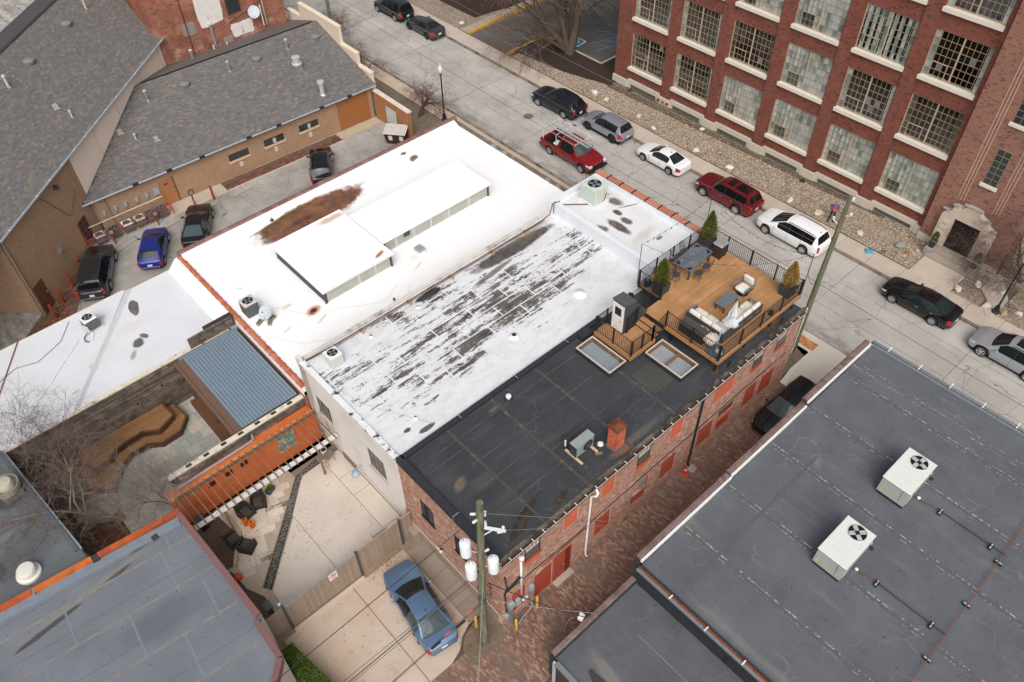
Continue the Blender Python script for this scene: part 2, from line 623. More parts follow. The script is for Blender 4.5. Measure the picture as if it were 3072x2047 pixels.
# car park beside the factory
slab('car_park',[(47.35,53.9),(49.2,53.95),(51.9,54.0),(52.75,52.6),(52.45,50.1),(52.45,46.5),(60,46.5),(110,46.5),(110,59.3),(47.35,59.3)],.03,M_LOTN)
slab('mulch_bed',[(48.3,53.75),(51.8,53.85),(52.6,52.5),(52.3,50.1),(52.3,46.4),(62,46.4),(62,43.8),(50.2,43.3),(48.9,48)],.14,M_MULCH)
slab('mulch_bed_north',[(50.0,61.5),(53.5,61.0),(80,61.0),(80,110),(49.0,110)],.12,M_MULCH)
M_YEL=mat('yellow_kerb_paint',lin('e0a92c'),.7,.2,3.0,col2=lin('a88a50'),c2=(.55,.75))
def kerb_path(name,pts,m,wd=.16,z0=-.1,z1=.2):
 B=MB()
 for a,b in zip(pts[:-1],pts[1:]):
  d=(Vector(b)-Vector(a)).normalized()
  n=Vector((-d.y,d.x))*wd/2
  e=d*.02
  B.prism([tuple(Vector(a)+n-e),tuple(Vector(b)+n+e),tuple(Vector(b)-n+e),tuple(Vector(a)-n-e)],z0,z1)
 return struct(B.build(name,m))
def arc(c,r,a0,a1,n):
 return[(c[0]+r*math.cos(rad(a0+(a1-a0)*i/n)),c[1]+r*math.sin(rad(a0+(a1-a0)*i/n)))for i in range(n+1)]
kerb_path('yellow_kerb',[(47.5,53.9),(49.4,53.92),(51.2,53.85)]+arc((51.4,52.7),1.15,95,-10,6),M_YEL)
kerb_path('yellow_kerb_north',[(47.5,59.45),(50,59.6),(54,59.65),(64,59.3)],M_YEL)
kerb_path('grey_kerb',[(52.5,52.4),(52.4,50.1),(52.4,46.45),(60,46.45)],M_CONC)
slab('verge_walk',[(47.4,59.6),(80,59.45),(80,60.9),(47.4,60.7)],.11,mat('walk_concrete_c',lin('a89a8a'),.9,.2,1))
# accessible bay marks
M_BLUE=mat('blue_bay_paint',lin('3f92b8'),.8,.3,4.0,col2=lin('6c6966'),c2=(.55,.7))
bm=MB().prism([(53.35,50.4),(54.5,50.55),(54.4,51.8),(53.25,51.65)],.03,.034).build('bay_sign_panel',mat('bay_sign_teal',lin('2f7a96'),.8,.2,3),struct(MB().prism([(53.25,50.3),(54.6,50.45),(54.5,51.9),(53.15,51.75)],.028,.031).build('bay_marking',mat('bay_white_paint',lin('dcdcd8'),.8,.15,3))))
W_=MB()
W_.tube([(53.6,51.2,.036),(53.9,51.3,.036),(54.05,51.05,.036),(54.0,50.85,.036),(53.75,50.8,.036)],.035,4)
W_.tube([(53.9,51.3,.036),(54.25,51.35,.036)],.04,4)
W_.cyl((54.34,51.36,.03),.08,.008,8)
W_.build('wheelchair_symbol',mat('bay_white_paint','dcdcd8'),bm.parent)
for a,b in(((54.6,49.9),(57.5,49.0)),((54.9,49.2),(55.4,48.2)),((56.0,49.6),(56.6,48.1)),((57.2,50.0),(57.9,48.4)),((54.0,48.6),(57.6,47.6)),((56.8,51.2),(57.6,50.2)),((58.6,51.5),(58.9,48.6))):
 d=(Vector(b)-Vector(a)).normalized()
 n=Vector((-d.y,d.x))*.05
 struct(MB().prism([tuple(Vector(a)+n),tuple(Vector(b)+n),tuple(Vector(b)-n),tuple(Vector(a)-n)],.028,.034).build('blue_bay_line',M_BLUE))
slab('church_lot',[(2.0,43.2),(33.2,43.2),(33.2,54.4),(8.5,55.6),(2.4,49.6),(-6,43.2)],-.25,M_LOT,-.55)
bp=slab('brick_walk',[(-14,43.5),(2.0,44.0),(3.4,47.6),(6.9,52.9),(6.2,53.6),(1.6,49.3),(-14,50)],-.235,mat('old_brick_bed',lin('6b5346'),.95,.3,3),-.5)
OLDB=piece_mat('old_path_brick',['6e4536','8a5a48','5b4038','9a6b58','7c5445','4d3c36'],dirt=(lin('4f463e'),.8,.45,.65))
_d1=Vector((4.0,5.7,0)).normalized()
pieces(bp,'bricks',(2.75,47.6,-.235),_d1,(-_d1.y,_d1.x,0),(0,0,1),6.4,1.05,.21,.105,.012,.012,OLDB,nsingle=60)
pieces(bp,'bricks',(-9,43.6,-.235),(1,0,0),(0,1,0),(0,0,1),11.4,5.2,.21,.105,.012,.012,OLDB,nsingle=60)
bp2=slab('brick_border',[(18.0,53.45),(28.6,53.0),(28.6,53.6),(28.5,54.2),(18.0,54.7)],-.235,mat('old_brick_bed',lin('6b5346')),-.5)
pieces(bp2,'bricks',(18.0,53.5,-.235),Vector((10.6,-.45,0)).normalized(),Vector((.45,10.6,0)).normalized(),(0,0,1),10.5,.72,.21,.105,.012,.012,OLDB,nsingle=60)
slab('kerb_strip',[(18.0,53.3),(28.6,52.85),(28.6,53.0),(18.0,53.45)],-.19,M_CONC,-.5)
slab('door_landing',[(13.2,53.5),(17.95,53.3),(17.95,54.7),(13.2,54.95)],-.22,mat('landing_concrete',lin('bdb09e'),.9,.1,1),-.5)
slab('garage_threshold',[(28.4,53.15),(32.4,53.1),(32.4,54.0),(28.4,54.1)],-.2,mat('threshold_concrete',lin('b9a98f'),.9,.12,2),-.5)
# brick alley
al=slab('brick_alley',[(4.0,2.0),(10.35,2.0),(10.35,9.7),(33.0,9.7),(33.0,13.1),(9.6,13.1),(9.2,14.1),(8.6,13.95),(8.1,13.5),(7.4,13.3),(4.0,13.3)],-.012,mat('alley_sand',lin('5c4f46'),.95,.3,4),-.5)
ALB=piece_mat('alley_brick',['77574b','8a6455','936b5b','7d5e51','9d7f70','ab9785','8d695b','7a594d','a38a7a','936a5a'],dirt=(lin('756a61'),.6,.42,.72),bump=.3)
pieces(al,'bricks',(9.3,9.75,-.012),(0,1,0),(1,0,0),(0,0,1),3.3,23.7,.225,.098,.012,.016,ALB,nsingle=300,jit=.006)
pieces(al,'bricks',(4.0,2.0,-.012),(0,1,0),(1,0,0),(0,0,1),11.25,5.3,.225,.098,.012,.016,ALB,jit=.006,seed=3,keep=lambda u,v:not(v>2.0 and u>11.2))
# driveway west of the brick building
M_DRV=mat('driveway_concrete',lin('bda48e'),.88,.10,.5,.1,col2=lin('cbb8a6'),c2=(.45,.7),rnd=.04)
dv=slab('driveway',[(1.0,8.0),(5.0,8.0),(5.0,13.26),(6.22,13.26),(7.44,13.26),(8.13,13.5),(8.64,13.93),(9.32,14.2),(10.45,14.2),(10.45,19.85),(1.0,19.85)],0.0,mat('driveway_joint',lin('927f6d'),.95))
def stamped(name,poly,z,c,cj,sc=1.0):
 pass
def stamp_mat(name,c,c2,jc,strength=.5):
 t=NT(name)
 br=t.n('TexBrick')
 t.t.links.new(t.mapped(rot=(0,0,rad(45))),br.inputs['Vector'])
 br.inputs['Scale'].default_value=1.0
 br.inputs['Brick Width'].default_value=.24
 br.inputs['Row Height'].default_value=.12
 br.inputs['Mortar Size'].default_value=.006
 br.inputs['Mortar Smooth'].default_value=.3
 a=t.noise(.45,5,.6)
 col=t.mix(t.ramp(a,.35,.68),lin(c),lin(c2))
 wear=t.ramp(t.noise(.55,5,.65,co=t.mapped(loc=(9,4,0))),.42,.66)
 col=t.mix(t.math('MULTIPLY',t.math('MULTIPLY',br.outputs['Fac'],wear),strength),col,lin(jc))
 f=t.noise(30,3)
 col=t.mix(t.ramp(f,.3,.7,0,.1),col,lin(jc))
 col=t.mix(t.math('MULTIPLY',t.ramp(t.noise(1.1,6,.7,co=t.mapped(loc=(17,2,0))),.58,.72),.45),col,lin(jc))
 col=t.mix(t.math('MULTIPLY',t.ramp(t.noise(3.5,3,.5,co=t.mapped(loc=(3,12,0))),.70,.74),.6),col,lin('6b5a4b'))
 t.bump(br.outputs['Fac'],-.25,.006)
 return t.fin(col,.88,0,.2)
M_DRV2=stamp_mat('stamped_driveway','c0aa97','cbbcad','8a7867',.75)
M_CRT=stamp_mat('stamped_courtyard','d5cbc0','c8bdb1','8d8273',.6)
for p in([(2.3,13.28),(6.17,13.28),(6.2,19.5),(2.3,19.5)],[(6.23,13.3),(7.44,13.28),(8.13,13.52),(8.62,13.95),(9.3,14.22),(9.33,19.5),(6.26,19.5)]):
 MB().prism(p,-.01,.012).build('driveway_panel',M_DRV2,dv)
MB().prism([(2.3,8.0),(4.98,8.0),(4.98,13.25),(2.3,13.25)],-.01,.012).build('driveway_panel',M_DRV2,dv)
M_RAMP=mat('ramp_concrete',lin('94867a'),.9,.1,1.2,.1,rnd=.06)
y=14.25
while y<19.2:
 MB().prism([(9.36,y),(10.4,y),(10.4,y+.98),(9.36,y+.98)],-.01,.03).build('ramp_panel',M_RAMP,dv)
 y+=1.0
slab('pole_bed',[(8.2,12.6),(9.9,12.4),(10.4,13.0),(10.4,14.15),(9.4,14.1),(8.7,13.85),(8.25,13.4)],.02,M_SOIL)
# gated courtyard behind the fence
ct=slab('courtyard',[(1.8,19.85),(10.5,19.85),(10.5,28.4),(1.6,28.4)],0.0,mat('courtyard_joint',lin('84796d'),.95))
for p in([(3.05,19.95),(6.2,19.95),(6.2,25.0),(3.2,22.1)],[(6.23,19.95),(9.3,19.95),(9.3,26.9),(7.95,26.9),(6.23,25.1)]):
 MB().prism(p,-.01,.012).build('courtyard_panel',M_CRT,ct)
for y0,y1 in((19.95,21.2),(21.23,23.9),(23.93,25.3),(25.33,27.0)):
 MB().prism(R4(9.33,10.4,y0,y1),-.01,.014).build('courtyard_panel',mat('courtyard_edge',lin('cdc2b4'),.9,.1,.8,rnd=.04),ct)
cb=slab('cobble_ribbon',[(2.75,22.35),(2.95,21.95),(6.15,25.1),(7.9,26.85),(9.1,26.95),(9.1,27.35),(7.7,27.1),(5.95,25.4)],.012,mat('cobble_bed',lin('2f2b28'),.95))
rg=random.Random(8)
vs,fc=[],[]
for seg in(((2.85,22.15),(6.05,25.25)),((6.05,25.25),(7.85,26.98)),((7.85,26.98),(9.05,27.15)),((3.6,23.9),(4.6,23.7)),((5.3,26.35),(6.6,25.9))):
 a,b=Vector(seg[0]),Vector(seg[1])
 L=(b-a).length
 d=(b-a)/L
 nn=Vector((-d.y,d.x))
 for _ in range(int(L*330)):
  c=a+d*rg.uniform(0,L)+nn*rg.uniform(-.14,.14)
  r=rg.uniform(.016,.032)
  k=len(vs)
  for i in range(5):
   q=i*2*PI/5
   vs.append((c.x+r*math.cos(q),c.y+r*math.sin(q),.012))
  vs.append((c.x,c.y,.012+r*.8))
  fc+=[(k+i,k+(i+1)%5,k+5)for i in range(5)]
tag(stuff(mesh_obj('cobbles',vs,fc,piece_mat('cobble',['3a3836','57534f','6e6a66','8f8a84','45413e','a8a196']))),'dark pebbles set in the ribbon across the courtyard','pebbles')
fl=slab('flagstone_patio',[(1.9,22.6),(2.75,22.45),(5.9,25.45),(7.6,27.1),(7.5,28.2),(1.9,28.2)],.008,mat('flag_joint',lin('b5a694'),.95),-.3)
M_FLAG=mat('limestone_flag',lin('d3c6b5'),.9,.1,2.0,.1,rnd=.09)
ang=rad(-18)
ux,uy=Vector((math.cos(ang),math.sin(ang))),Vector((-math.sin(ang),math.cos(ang)))
rg=random.Random(5)
v0=-6.0
def in_patio(p):
 x,y=p
 return y<27.9 and x>2.3 and(y-22.4)>(x-2.55)*(27.1-22.4)/(7.6-2.75)+.14 and(x-2.3)>(23.6-y)*.8
while v0<9:
 hh=rg.choice((.42,.6))
 u0=-5+rg.uniform(0,.5)
 while u0<8:
  ww=rg.choice((.42,.62,.84))
  c=Vector((3.2,25))+ux*(u0+ww/2)+uy*(v0+hh/2)
  cs=[c+ux*a*(ww/2-.008)+uy*b*(hh/2-.008)for a,b in((-1,-1),(1,-1),(1,1),(-1,1))]
  if sum(in_patio(q)for q in cs)>=3:
   MB().prism([tuple(q)for q in cs],0,.016+rg.uniform(0,.004)).build('flagstone',M_FLAG,fl)
  u0+=ww
 v0+=hh
slab('garden_bed',[(1.7,19.9),(2.5,19.9),(2.5,20.3),(3.0,22.1),(2.3,23.3),(2.3,24.3),(1.7,24.6)],.06,M_MULCHB)
slab('garden_kerb',[(2.5,19.95),(2.85,19.95),(3.2,22.0),(2.6,23.0),(2.45,24.5),(2.2,24.4),(2.3,23.0),(2.75,22.0)],.16,mat('garden_kerb_stone',lin('b5a491'),.9,.15,2,.2))
slab('garden_bed_north',[(1.7,24.7),(2.4,24.6),(3.5,26.1),(3.2,28.2),(1.7,28.2)],.05,M_MULCHB)
slab('garden_kerb_north',[(2.35,24.45),(2.6,24.5),(3.75,26.05),(3.7,27.9),(3.45,27.9),(3.5,26.15)],.16,mat('garden_kerb_stone',lin('b5a491')))
# walled patio courtyard behind the orange wall: bluestone flags and hardwood platforms
pc=slab('bluestone_patio',[(-3.4,27.5),(10.3,27.5),(10.3,36.8),(-3.4,36.8)],0.0,mat('bluestone_joint',lin('6d675f'),.95))
BLS=[mat('bluestone_%d'%i,lin(c),.85,.1,3,.15)for i,c in enumerate(('aeaaa0','b6afa3','a5a6a0','bab3a6','9fa19c'))]
rg=random.Random(21)
occ={}
ca,sa=math.cos(rad(3)),math.sin(rad(3))
for j in range(24):
 for i in range(30):
  if(i,j)in occ:
   continue
  for wq,hq in((2,2),(2,1),(1,2),(1,1))if rg.random()<.7 else((1,2),(1,1)):
   if all((i+a,j+b)not in occ for a in range(wq)for b in range(hq)):
    break
  for a in range(wq):
   for b in range(hq):
    occ[(i+a,j+b)]=1
  x0,y0=-2.4+i*.4,28.6+j*.36
  x1,y1=x0+wq*.4-.014,y0+hq*.36-.014
  if x1>7.3 or y1>36.6 or x0<-.8 and y0<30:
   continue
  MB().prism(R4(x0,x1,y0,y1),-.02,.014+rg.uniform(0,.004)).build('bluestone_flag',BLS[rg.randrange(5)],pc)
def stain_nodes(t,col,stains):
 """stains: (cx,cy,rx,ry,rot_deg,colour,strength,noise_scale,edge) in world XY; shapes broken up by noise"""
 sep=t.n('SeparateXYZ')
 t.t.links.new(t.co,sep.inputs[0])
 for(cx,cy,rx,ry,ro,c,st,ns,ed)in stains:
  dx=t.math('SUBTRACT',sep.outputs[0],cx)
  dy=t.math('SUBTRACT',sep.outputs[1],cy)
  cr,sr=math.cos(rad(ro)),math.sin(rad(ro))
  u=t.math('DIVIDE',t.math('ADD',t.math('MULTIPLY',dx,cr),t.math('MULTIPLY',dy,sr)),rx)
  v=t.math('DIVIDE',t.math('SUBTRACT',t.math('MULTIPLY',dy,cr),t.math('MULTIPLY',dx,sr)),ry)
  d=t.math('SQRT',t.math('ADD',t.math('MULTIPLY',u,u),t.math('MULTIPLY',v,v)))
  n=t.noise(ns,5,.6,co=t.mapped(loc=(cx,cy,0)))
  d=t.math('ADD',d,t.math('MULTIPLY',t.math('SUBTRACT',n,.5),.85))
  m=t.ramp(d,1-ed,1.0,1,0)
  if isinstance(c,tuple)and isinstance(c[0],str):
   cc=t.mix(t.ramp(t.noise(ns*1.6,6,.65),.38,.66),lin(c[0]),lin(c[1]))
  else:
   cc=col4(lin(c))
  col=t.mix(t.math('MULTIPLY',m,st),col,cc)
 return col
def roof_white(name,c,stains=(),dirt=.1,dcol='b9b2a8'):
 t=NT(name)
 a=t.noise(.5,6,.6)
 col=t.mix(t.math('MULTIPLY',t.ramp(a,.45,.75),dirt),lin(c),lin(dcol))
 f=t.noise(3.5,5,.65)
 col=t.mix(t.math('MULTIPLY',t.ramp(f,.6,.75),dirt*.7),col,lin(dcol))
 lap=t.n('TexBrick')
 t.t.links.new(t.co,lap.inputs['Vector'])
 lap.inputs['Scale'].default_value=1.0
 lap.inputs['Brick Width'].default_value=6.0
 lap.inputs['Row Height'].default_value=1.85
 lap.inputs['Mortar Size'].default_value=.015
 col=t.mix(t.math('MULTIPLY',lap.outputs['Fac'],.18+dirt*.6),col,lin(dcol))
 col=t.mix(t.math('MULTIPLY',t.ramp(t.noise(14,4,.7),.62,.72),dirt),col,lin('8f8880'))
 col=stain_nodes(t,col,stains)
 t.bump(t.noise(1.2,3),.12,.05)
 return t.fin(col,.8,0,.25)
def roof_dark(name,c,c2,stains=(),dust='8a8378',damt=.35,ax=0):
 t=NT(name)
 a=t.noise(.45,6,.62)
 col=t.mix(t.ramp(a,.35,.68),lin(c),lin(c2))
 s=t.noise(1.4,5,.6,co=t.mapped((.18,1,1)if ax==0 else(1,.18,1)))
 col=t.mix(t.math('MULTIPLY',t.ramp(s,.55,.75),damt),col,lin(dust))
 scuff=t.ramp(t.noise(2.8,6,.7,co=t.mapped(loc=(5,9,0))),.62,.74)
 col=t.mix(t.math('MULTIPLY',scuff,damt*.8),col,lin(dust))
 wv=t.n('VectorMath',operation='ADD')
 nd=t.n('TexNoise')
 t.t.links.new(t.co,nd.inputs['Vector'])
 nd.inputs['Scale'].default_value=.8
 sv=t.n('VectorMath',operation='SCALE')
 t.t.links.new(nd.outputs['Color'],sv.inputs[0])
 sv.inputs['Scale'].default_value=1.6
 t.t.links.new(t.co,wv.inputs[0])
 t.t.links.new(sv.outputs[0],wv.inputs[1])
 for sc_,wd_,lo_,st_ in((.33,.012,.5,.45),(.8,.018,.57,.35)):
  vo=t.n('TexVoronoi',feature='DISTANCE_TO_EDGE')
  t.t.links.new(wv.outputs[0],vo.inputs['Vector'])
  vo.inputs['Scale'].default_value=sc_
  ln_=t.ramp(vo.outputs['Distance'],0,wd_,1,0)
  pt_=t.ramp(t.noise(.4,3,.5,co=t.mapped(loc=(sc_*30,5,0))),lo_,lo_+.1)
  col=t.mix(t.math('MULTIPLY',t.math('MULTIPLY',ln_,pt_),st_),col,lin(dust))
 fn=t.noise(38,4,.7)
 kf=t.ramp(fn,.3,.7,.80,1.22)
 cf=t.n('CombineColor')
 for i in range(3):
  t.t.links.new(kf,cf.inputs[i])
 col=t.mix(1,col,cf.outputs[0],'MULTIPLY')
 col=t.mix(t.math('MULTIPLY',t.ramp(t.noise(5.5,2,.4),.70,.73),.4),col,lin('2b2c2e'))
 col=stain_nodes(t,col,stains)
 t.bump(t.noise(1.6,5,.6),.3,.06)
 return t.fin(col,.85,0,.15)
M_BRKA=piece_mat('main_brick',['9d7160','ae8371','a37968','bb9786','b38b7a','916655','c8ac9e','a07665','b79181'],var=.2,dirt=(lin('d2bcae'),1.1,.6,.72),bump=.25)
M_MORT=mat('main_mortar',lin('cbb9ab'),.95,.15,3)
M_ORANGE=mat('infill_orange',lin('c9694c'),.85,.10,1.2,.12,rnd=.06)
M_DKRED=mat('infill_dark_red',lin('a84a34'),.85,.14,1.2,.12,rnd=.08)
M_BLACK=mat('black_metal',lin('26282b'),.45,.1,3,spec=.4)
M_BLKMEM=mat('black_membrane',lin('303338'),.7,.15,2)
M_GLASS=NT('window_glass').fin((.03,.04,.045),.04,0,.6)
M_GLASSG=NT('greenish_glass').fin((.10,.13,.11),.05,0,.6)
M_WHITE=mat('white_paint',lin('e6e5e2'),.6,.05,3,rnd=.03)
M_GALV=mat('galvanised',lin('a9b0b5'),.4,.12,4,metal=.6,spec=.5)
M_RUST=mat('rust',lin('8a4a2c'),.9,.25,8,.2,col2=lin('4f342a'),c2=(.5,.7))
M_STONE=mat('limestone_sill',lin('cfc6b6'),.9,.1,3,.1)
# ================================================================== BRICK BUILDING (dark roof, deck)
A=thing('brick_building','two-storey brick building with black membrane roof and rooftop deck','building',(0,0,0))
XW,XE,YS,YN=10.4,32.75,13.02,20.3
MB().box(XW+.02,XE,YS,YN,-.5,6.0).build('wall',M_MORT,A)
SW_OPEN=[]
for x0,x1 in((14.25,15.2),(16.75,17.7),(21.7,22.7)):
 SW_OPEN.append((x0,x1,4.25,5.95,'panel'))
SW_OPEN.append((25.1,26.9,4.2,5.85,'panel'))
for x0,x1 in((11.85,12.8),(19.25,20.2),(28.4,29.3),(30.5,31.45)):
 SW_OPEN.append((x0,x1,4.5,5.9,'window'))
for x0,x1,z0,z1 in((11.0,11.9,.5,2.4),(12.42,13.62,.05,2.3),(16.5,17.65,1.05,2.6),(19.2,20.36,.98,1.72),(21.45,22.62,1.05,2.65),(24.45,25.75,1.05,2.7),(26.1,27.4,1.05,2.1),(28.5,29.65,1.05,2.75),(30.0,31.3,.9,2.6)):
 SW_OPEN.append((x0,x1,z0,z1,'red'))
SW_OPEN.append((13.66,14.9,.05,2.4,'door'))
SW_OPEN.append((19.7,20.33,1.74,2.75,'block'))
SW_OPEN.append((26.1,27.4,2.12,2.85,'recess'))
pieces(A,'bricks',(XW,YS,0),(1,0,0),(0,0,1),(0,-1,0),XE-XW,6.02,.205,.076,.011,.012,M_BRKA,openings=[(a-XW,b-XW,c,d)for a,b,c,d,k in SW_OPEN],nsingle=300)
# west gable wall in brick, with stone-coloured base
W_OPEN=[(17.8,18.75,3.15,4.5),(15.45,16.2,3.15,4.5)]
pieces(A,'bricks',(XW+.02,YN,.95),(0,-1,0),(0,0,1),(-1,0,0),YN-YS+.01,5.07,.205,.076,.011,.012,M_BRKA,openings=[(YN-b,YN-a,c-.95,d-.95)for a,b,c,d in W_OPEN],seed=5)
pieces(A,'bricks',(XE,YS,0),(0,1,0),(0,0,1),(1,0,0),YN-YS,6.0,.205,.076,.011,.012,M_BRKA,seed=6)
MB().box(XW-.03,XW+.03,13.3,19.2,-.1,.9).build('plinth',mat('plinth_concrete',lin('9a8a7b'),.9,.15,2),A)
MB().box(XW-.05,XW+.05,13.3,20.3,.9,.96).build('plinth_ledge',mat('ledge_concrete',lin('b3a596'),.9,.15,2),A)
MB().box(9.95,XW-.031,19.25,20.0,0,.95).build('porch_block',mat('plinth_concrete',lin('9a8a7b')),A)
for x0,x1,z0,z1,k in SW_OPEN:
 w_=x1-x0
 if k=='panel':
  MB().box(x0+.035,x1-.035,YS-.006,YS+.02,z0+.035,z1-.035).build('infill_panel',M_ORANGE,A)
 elif k=='red':
  MB().box(x0+.03,x1-.03,YS-.003,YS+.02,z0+.03,z1-.03).build('infill_panel',M_DKRED,A)
  n=int(w_/.085)
  pieces(A,'lintel_bricks',(x0-.05,YS-.004,z1),(1,0,0),(0,0,1),(0,-1,0),w_+.1,.2,.08,.205,.01,.02,M_BRKA,bond=0,seed=9)
 elif k=='window':
  wn_=MB().box(x0,x0+.07,YS-.01,YS+.06,z0,z1).box(x1-.07,x1,YS-.01,YS+.06,z0,z1).box(x0+.07,x1-.07,YS-.01,YS+.06,z1-.07,z1).box(x0+.07,x1-.07,YS-.01,YS+.06,z0,z0+.08).box(x0+.07,x1-.07,YS+.005,YS+.06,(z0+z1)/2-.03,(z0+z1)/2+.03).build('window',M_BLACK,A)
  MB().box(x0+.07,x1-.07,YS-.002,YS+.02,z0+.08,(z0+z1)/2-.03).build('pane',M_GLASSG,wn_)
  MB().box(x0+.07,x1-.07,YS+.002,YS+.02,(z0+z1)/2+.03,z1-.07).build('pane',M_GLASS,wn_)
  mb=MB()
  for i in(1,2,3):
   xx=x0+.07+(w_-.14)*i/4
   mb.box(xx-.012,xx+.012,YS-.006,YS+.01,(z0+z1)/2+.03,z1-.07)
  mb.build('glazing_bars',M_BLACK,wn_)
  MB().box(x0-.04,x1+.04,YS-.08,YS+.02,z0-.1,z0-.003).build('sill',M_DKRED,wn_)
  if k=='window' and x0<21:
   MB().box(x0+.01,x1-.01,YS-.014,YS+.02,z0-.62,z0-.105).build('infill_panel',M_ORANGE,A)
 elif k=='door':
  MB().box(x0-.02,x0+.02,YS-.018,YS+.01,z0,z1).box(x1-.02,x1+.02,YS-.018,YS+.01,z0,z1).box(x0+.02,x1-.02,YS-.018,YS+.01,z1-.04,z1+.04).build('door_frame',M_DKRED,A)
  d_=MB().box(x0+.05,x1-.4,YS-.008,YS+.01,z0,z1-.05).build('door',M_DKRED,A)
  MB().box(x1-.4,x1-.03,YS-.006,YS+.01,z0,z1-.05).build('door_return',mat('deep_red',lin('6e2c20'),.8),A)
  MB().cyl((x1-.5,YS-.04,1.05),.03,.05,8,axis='y').build('handle',M_GALV,d_)
  MB().box(x0,x1,YS-.35,YS-.02,-.02,.06).build('door_step',mat('ledge_concrete','b3a596'),A)
 elif k=='block':
  MB().box(x0,x1,YS-.004,YS+.02,z0,z1).build('glass_block_panel',mat('glass_block',lin('8f8a7c'),.3,.25,14,spec=.5),A)
  MB().box(x0-.02,x1+.02,YS-.06,YS+.02,z0-.1,z0-.002).build('sill',M_DKRED,A)
  MB().box(x1-.06,x1+.03,YS-.025,YS+.02,z0,z1+.05).build('jamb',M_DKRED,A)
 elif k=='recess':
  MB().box(x0,x1,YS-.002,YS+.02,z0,z1).build('recess_panel',mat('recess_brown',lin('6d4a3c'),.9),A)
  MB().box(x0-.03,x1+.03,YS-.1,YS+.02,z0-.06,z0-.002).build('sill',M_DKRED,A)
for a,b,c,d in W_OPEN:
 wn_=MB().box(XW-.012,XW+.05,a,a+.06,c,d).box(XW-.012,XW+.05,b-.06,b,c,d).box(XW-.012,XW+.05,a+.06,b-.06,c,c+.07).box(XW-.012,XW+.05,a+.06,b-.06,d-.07,d).build('window',M_BLACK,A)
 MB().box(XW-.004,XW+.03,a+.06,b-.06,c+.07,d-.07).build('pane',M_GLASS,wn_)
 MB().box(XW-.06,XW+.03,a-.05,b+.05,c-.09,c-.002).build('sill',M_BLACK,wn_)
M_RA=roof_dark('black_roof_membrane','3a3c40','45474b',stains=[(12.6,13.9,1.3,.28,20,('4a3d33','2a2523'),.95,1.6,.18),(14.6,13.55,.55,.2,12,('4a3d33','302a27'),.9,2,.2),(25.7,13.75,.5,.3,45,('6b5238','3a3029'),.95,2,.2),(18.6,13.5,.7,.35,0,'8a5c3e',.7,2.5,.4),(19.5,13.55,2.2,.22,0,'6f665c',.5,1.5,.5),(11.9,17.2,.35,.16,25,('3b2f2a','22201f'),.95,2,.2),(11.75,17.2,.6,.3,25,'8d7d6c',.5,2,.5),(23.0,15.4,1.2,.8,0,'57564f',.5,1.4,.5),(15.8,19.4,.5,.15,0,'7c7468',.5,3,.5),(12.6,16.6,.9,.5,0,'5d5b56',.5,2,.5),(30.5,13.5,.8,.25,0,('7a5a3a','3a332c'),.7,2,.3)],dust='6f6a62',damt=.3)
MB().box(XW+.2,XE-.15,13.1,YN-.22,5.95,6.2).build('roof_membrane',M_RA,A)
mb=MB()
for x in(13.2,16.0,19.0,22.0):
 mb.box(x-.07,x+.07,13.15,20.0,6.2,6.206)
mb.build('roof_seam_strips',mat('seam_strip',lin('4b4a48'),.85,.3,5,col2=lin('6f6a60'),c2=(.55,.72)),A)
mb=MB()
for y0,x0,x1 in((14.9,12.2,24.6),(16.4,11,16),(17.6,13.2,20.8),(19.2,10.9,23),(18.6,10.9,14),(15.7,16.0,23.5)):
 mb.box(x0,x1,y0-.02,y0+.02,6.2,6.205)
mb.build('roof_seam_lines',mat('seam_line',lin('5b5852'),.85,.4,3,col2=lin('42434a'),c2=(.45,.6)),A)
mb=MB()
mb.box(22.2,23.6,14.6,16.2,6.2,6.23).box(22.45,23.35,14.85,15.95,6.23,6.26)
mb.build('patched_hatch',roof_dark('hatch_membrane','43433f','53524c'),A)
mb=MB()
for x in np.arange(10.6,24.0,3.6):
 mb.box(x,min(x+3.55,24),YN-.34,YN-.08,6.1,6.36)
mb.build('party_wall_coping',M_BLKMEM,A)
for i,x in enumerate((14.1,17.8,21.4)):
 MB().box(x,x+.05,YN-.36,YN-.06,6.36,6.375).build('coping_joint',M_GALV,A)
MB().box(XW-.06,XW+.28,YS+.1,YN-.05,6.0,6.36).build('west_coping',M_BLKMEM,A)
MB().box(XW-.07,XW+.29,16.0,16.05,6.05,6.368).build('coping_joint',M_GALV,A)
# edge of the roof and hung gutter along the alley
MB().box(XW+.1,XE,YS-.03,YS+.12,6.02,6.24).build('roof_edge',mat('roof_edge_dusty',lin('6d6258'),.9,.3,3,col2=lin('3c3733'),c2=(.45,.6)),A)
gt=MB()
gt.box(XW+.05,XE-.05,YS-.17,YS-.035,5.98,6.0).box(XW+.05,XE-.05,YS-.19,YS-.165,5.98,6.11)
gt.build('gutter',mat('gutter_brown',lin('4a3a32'),.7,.2,3),A)
mb=MB().box(XW+.05,XE-.05,YS-.2,YS-.19,6.08,6.13)
mb.build('gutter_lip',mat('gutter_lip_white',lin('d8d5d0'),.6),A)
for i in range(33):
 MB().box(XW+.5+i*.66,XW+.54+i*.66,YS-.19,YS-.03,6.11,6.125).build('gutter_strap',M_WHITE,A)
mb=MB().tube([(24.0,YS-.12,6.0),(24.0,YS-.1,5.8),(24.0,YS-.09,.15),(24.0,YS-.2,.08)],.06,8)
mb.build('downspout',M_BLACK,A,True)
mb=MB().tube([(16.15,YS-.14,6.05),(16.15,YS-.3,5.85),(16.05,YS-.3,5.7),(15.95,YS-.1,5.6),(15.9,YS-.09,.7),(15.9,YS-.12,.2),(15.95,YS-.2,.1)],.06,8)
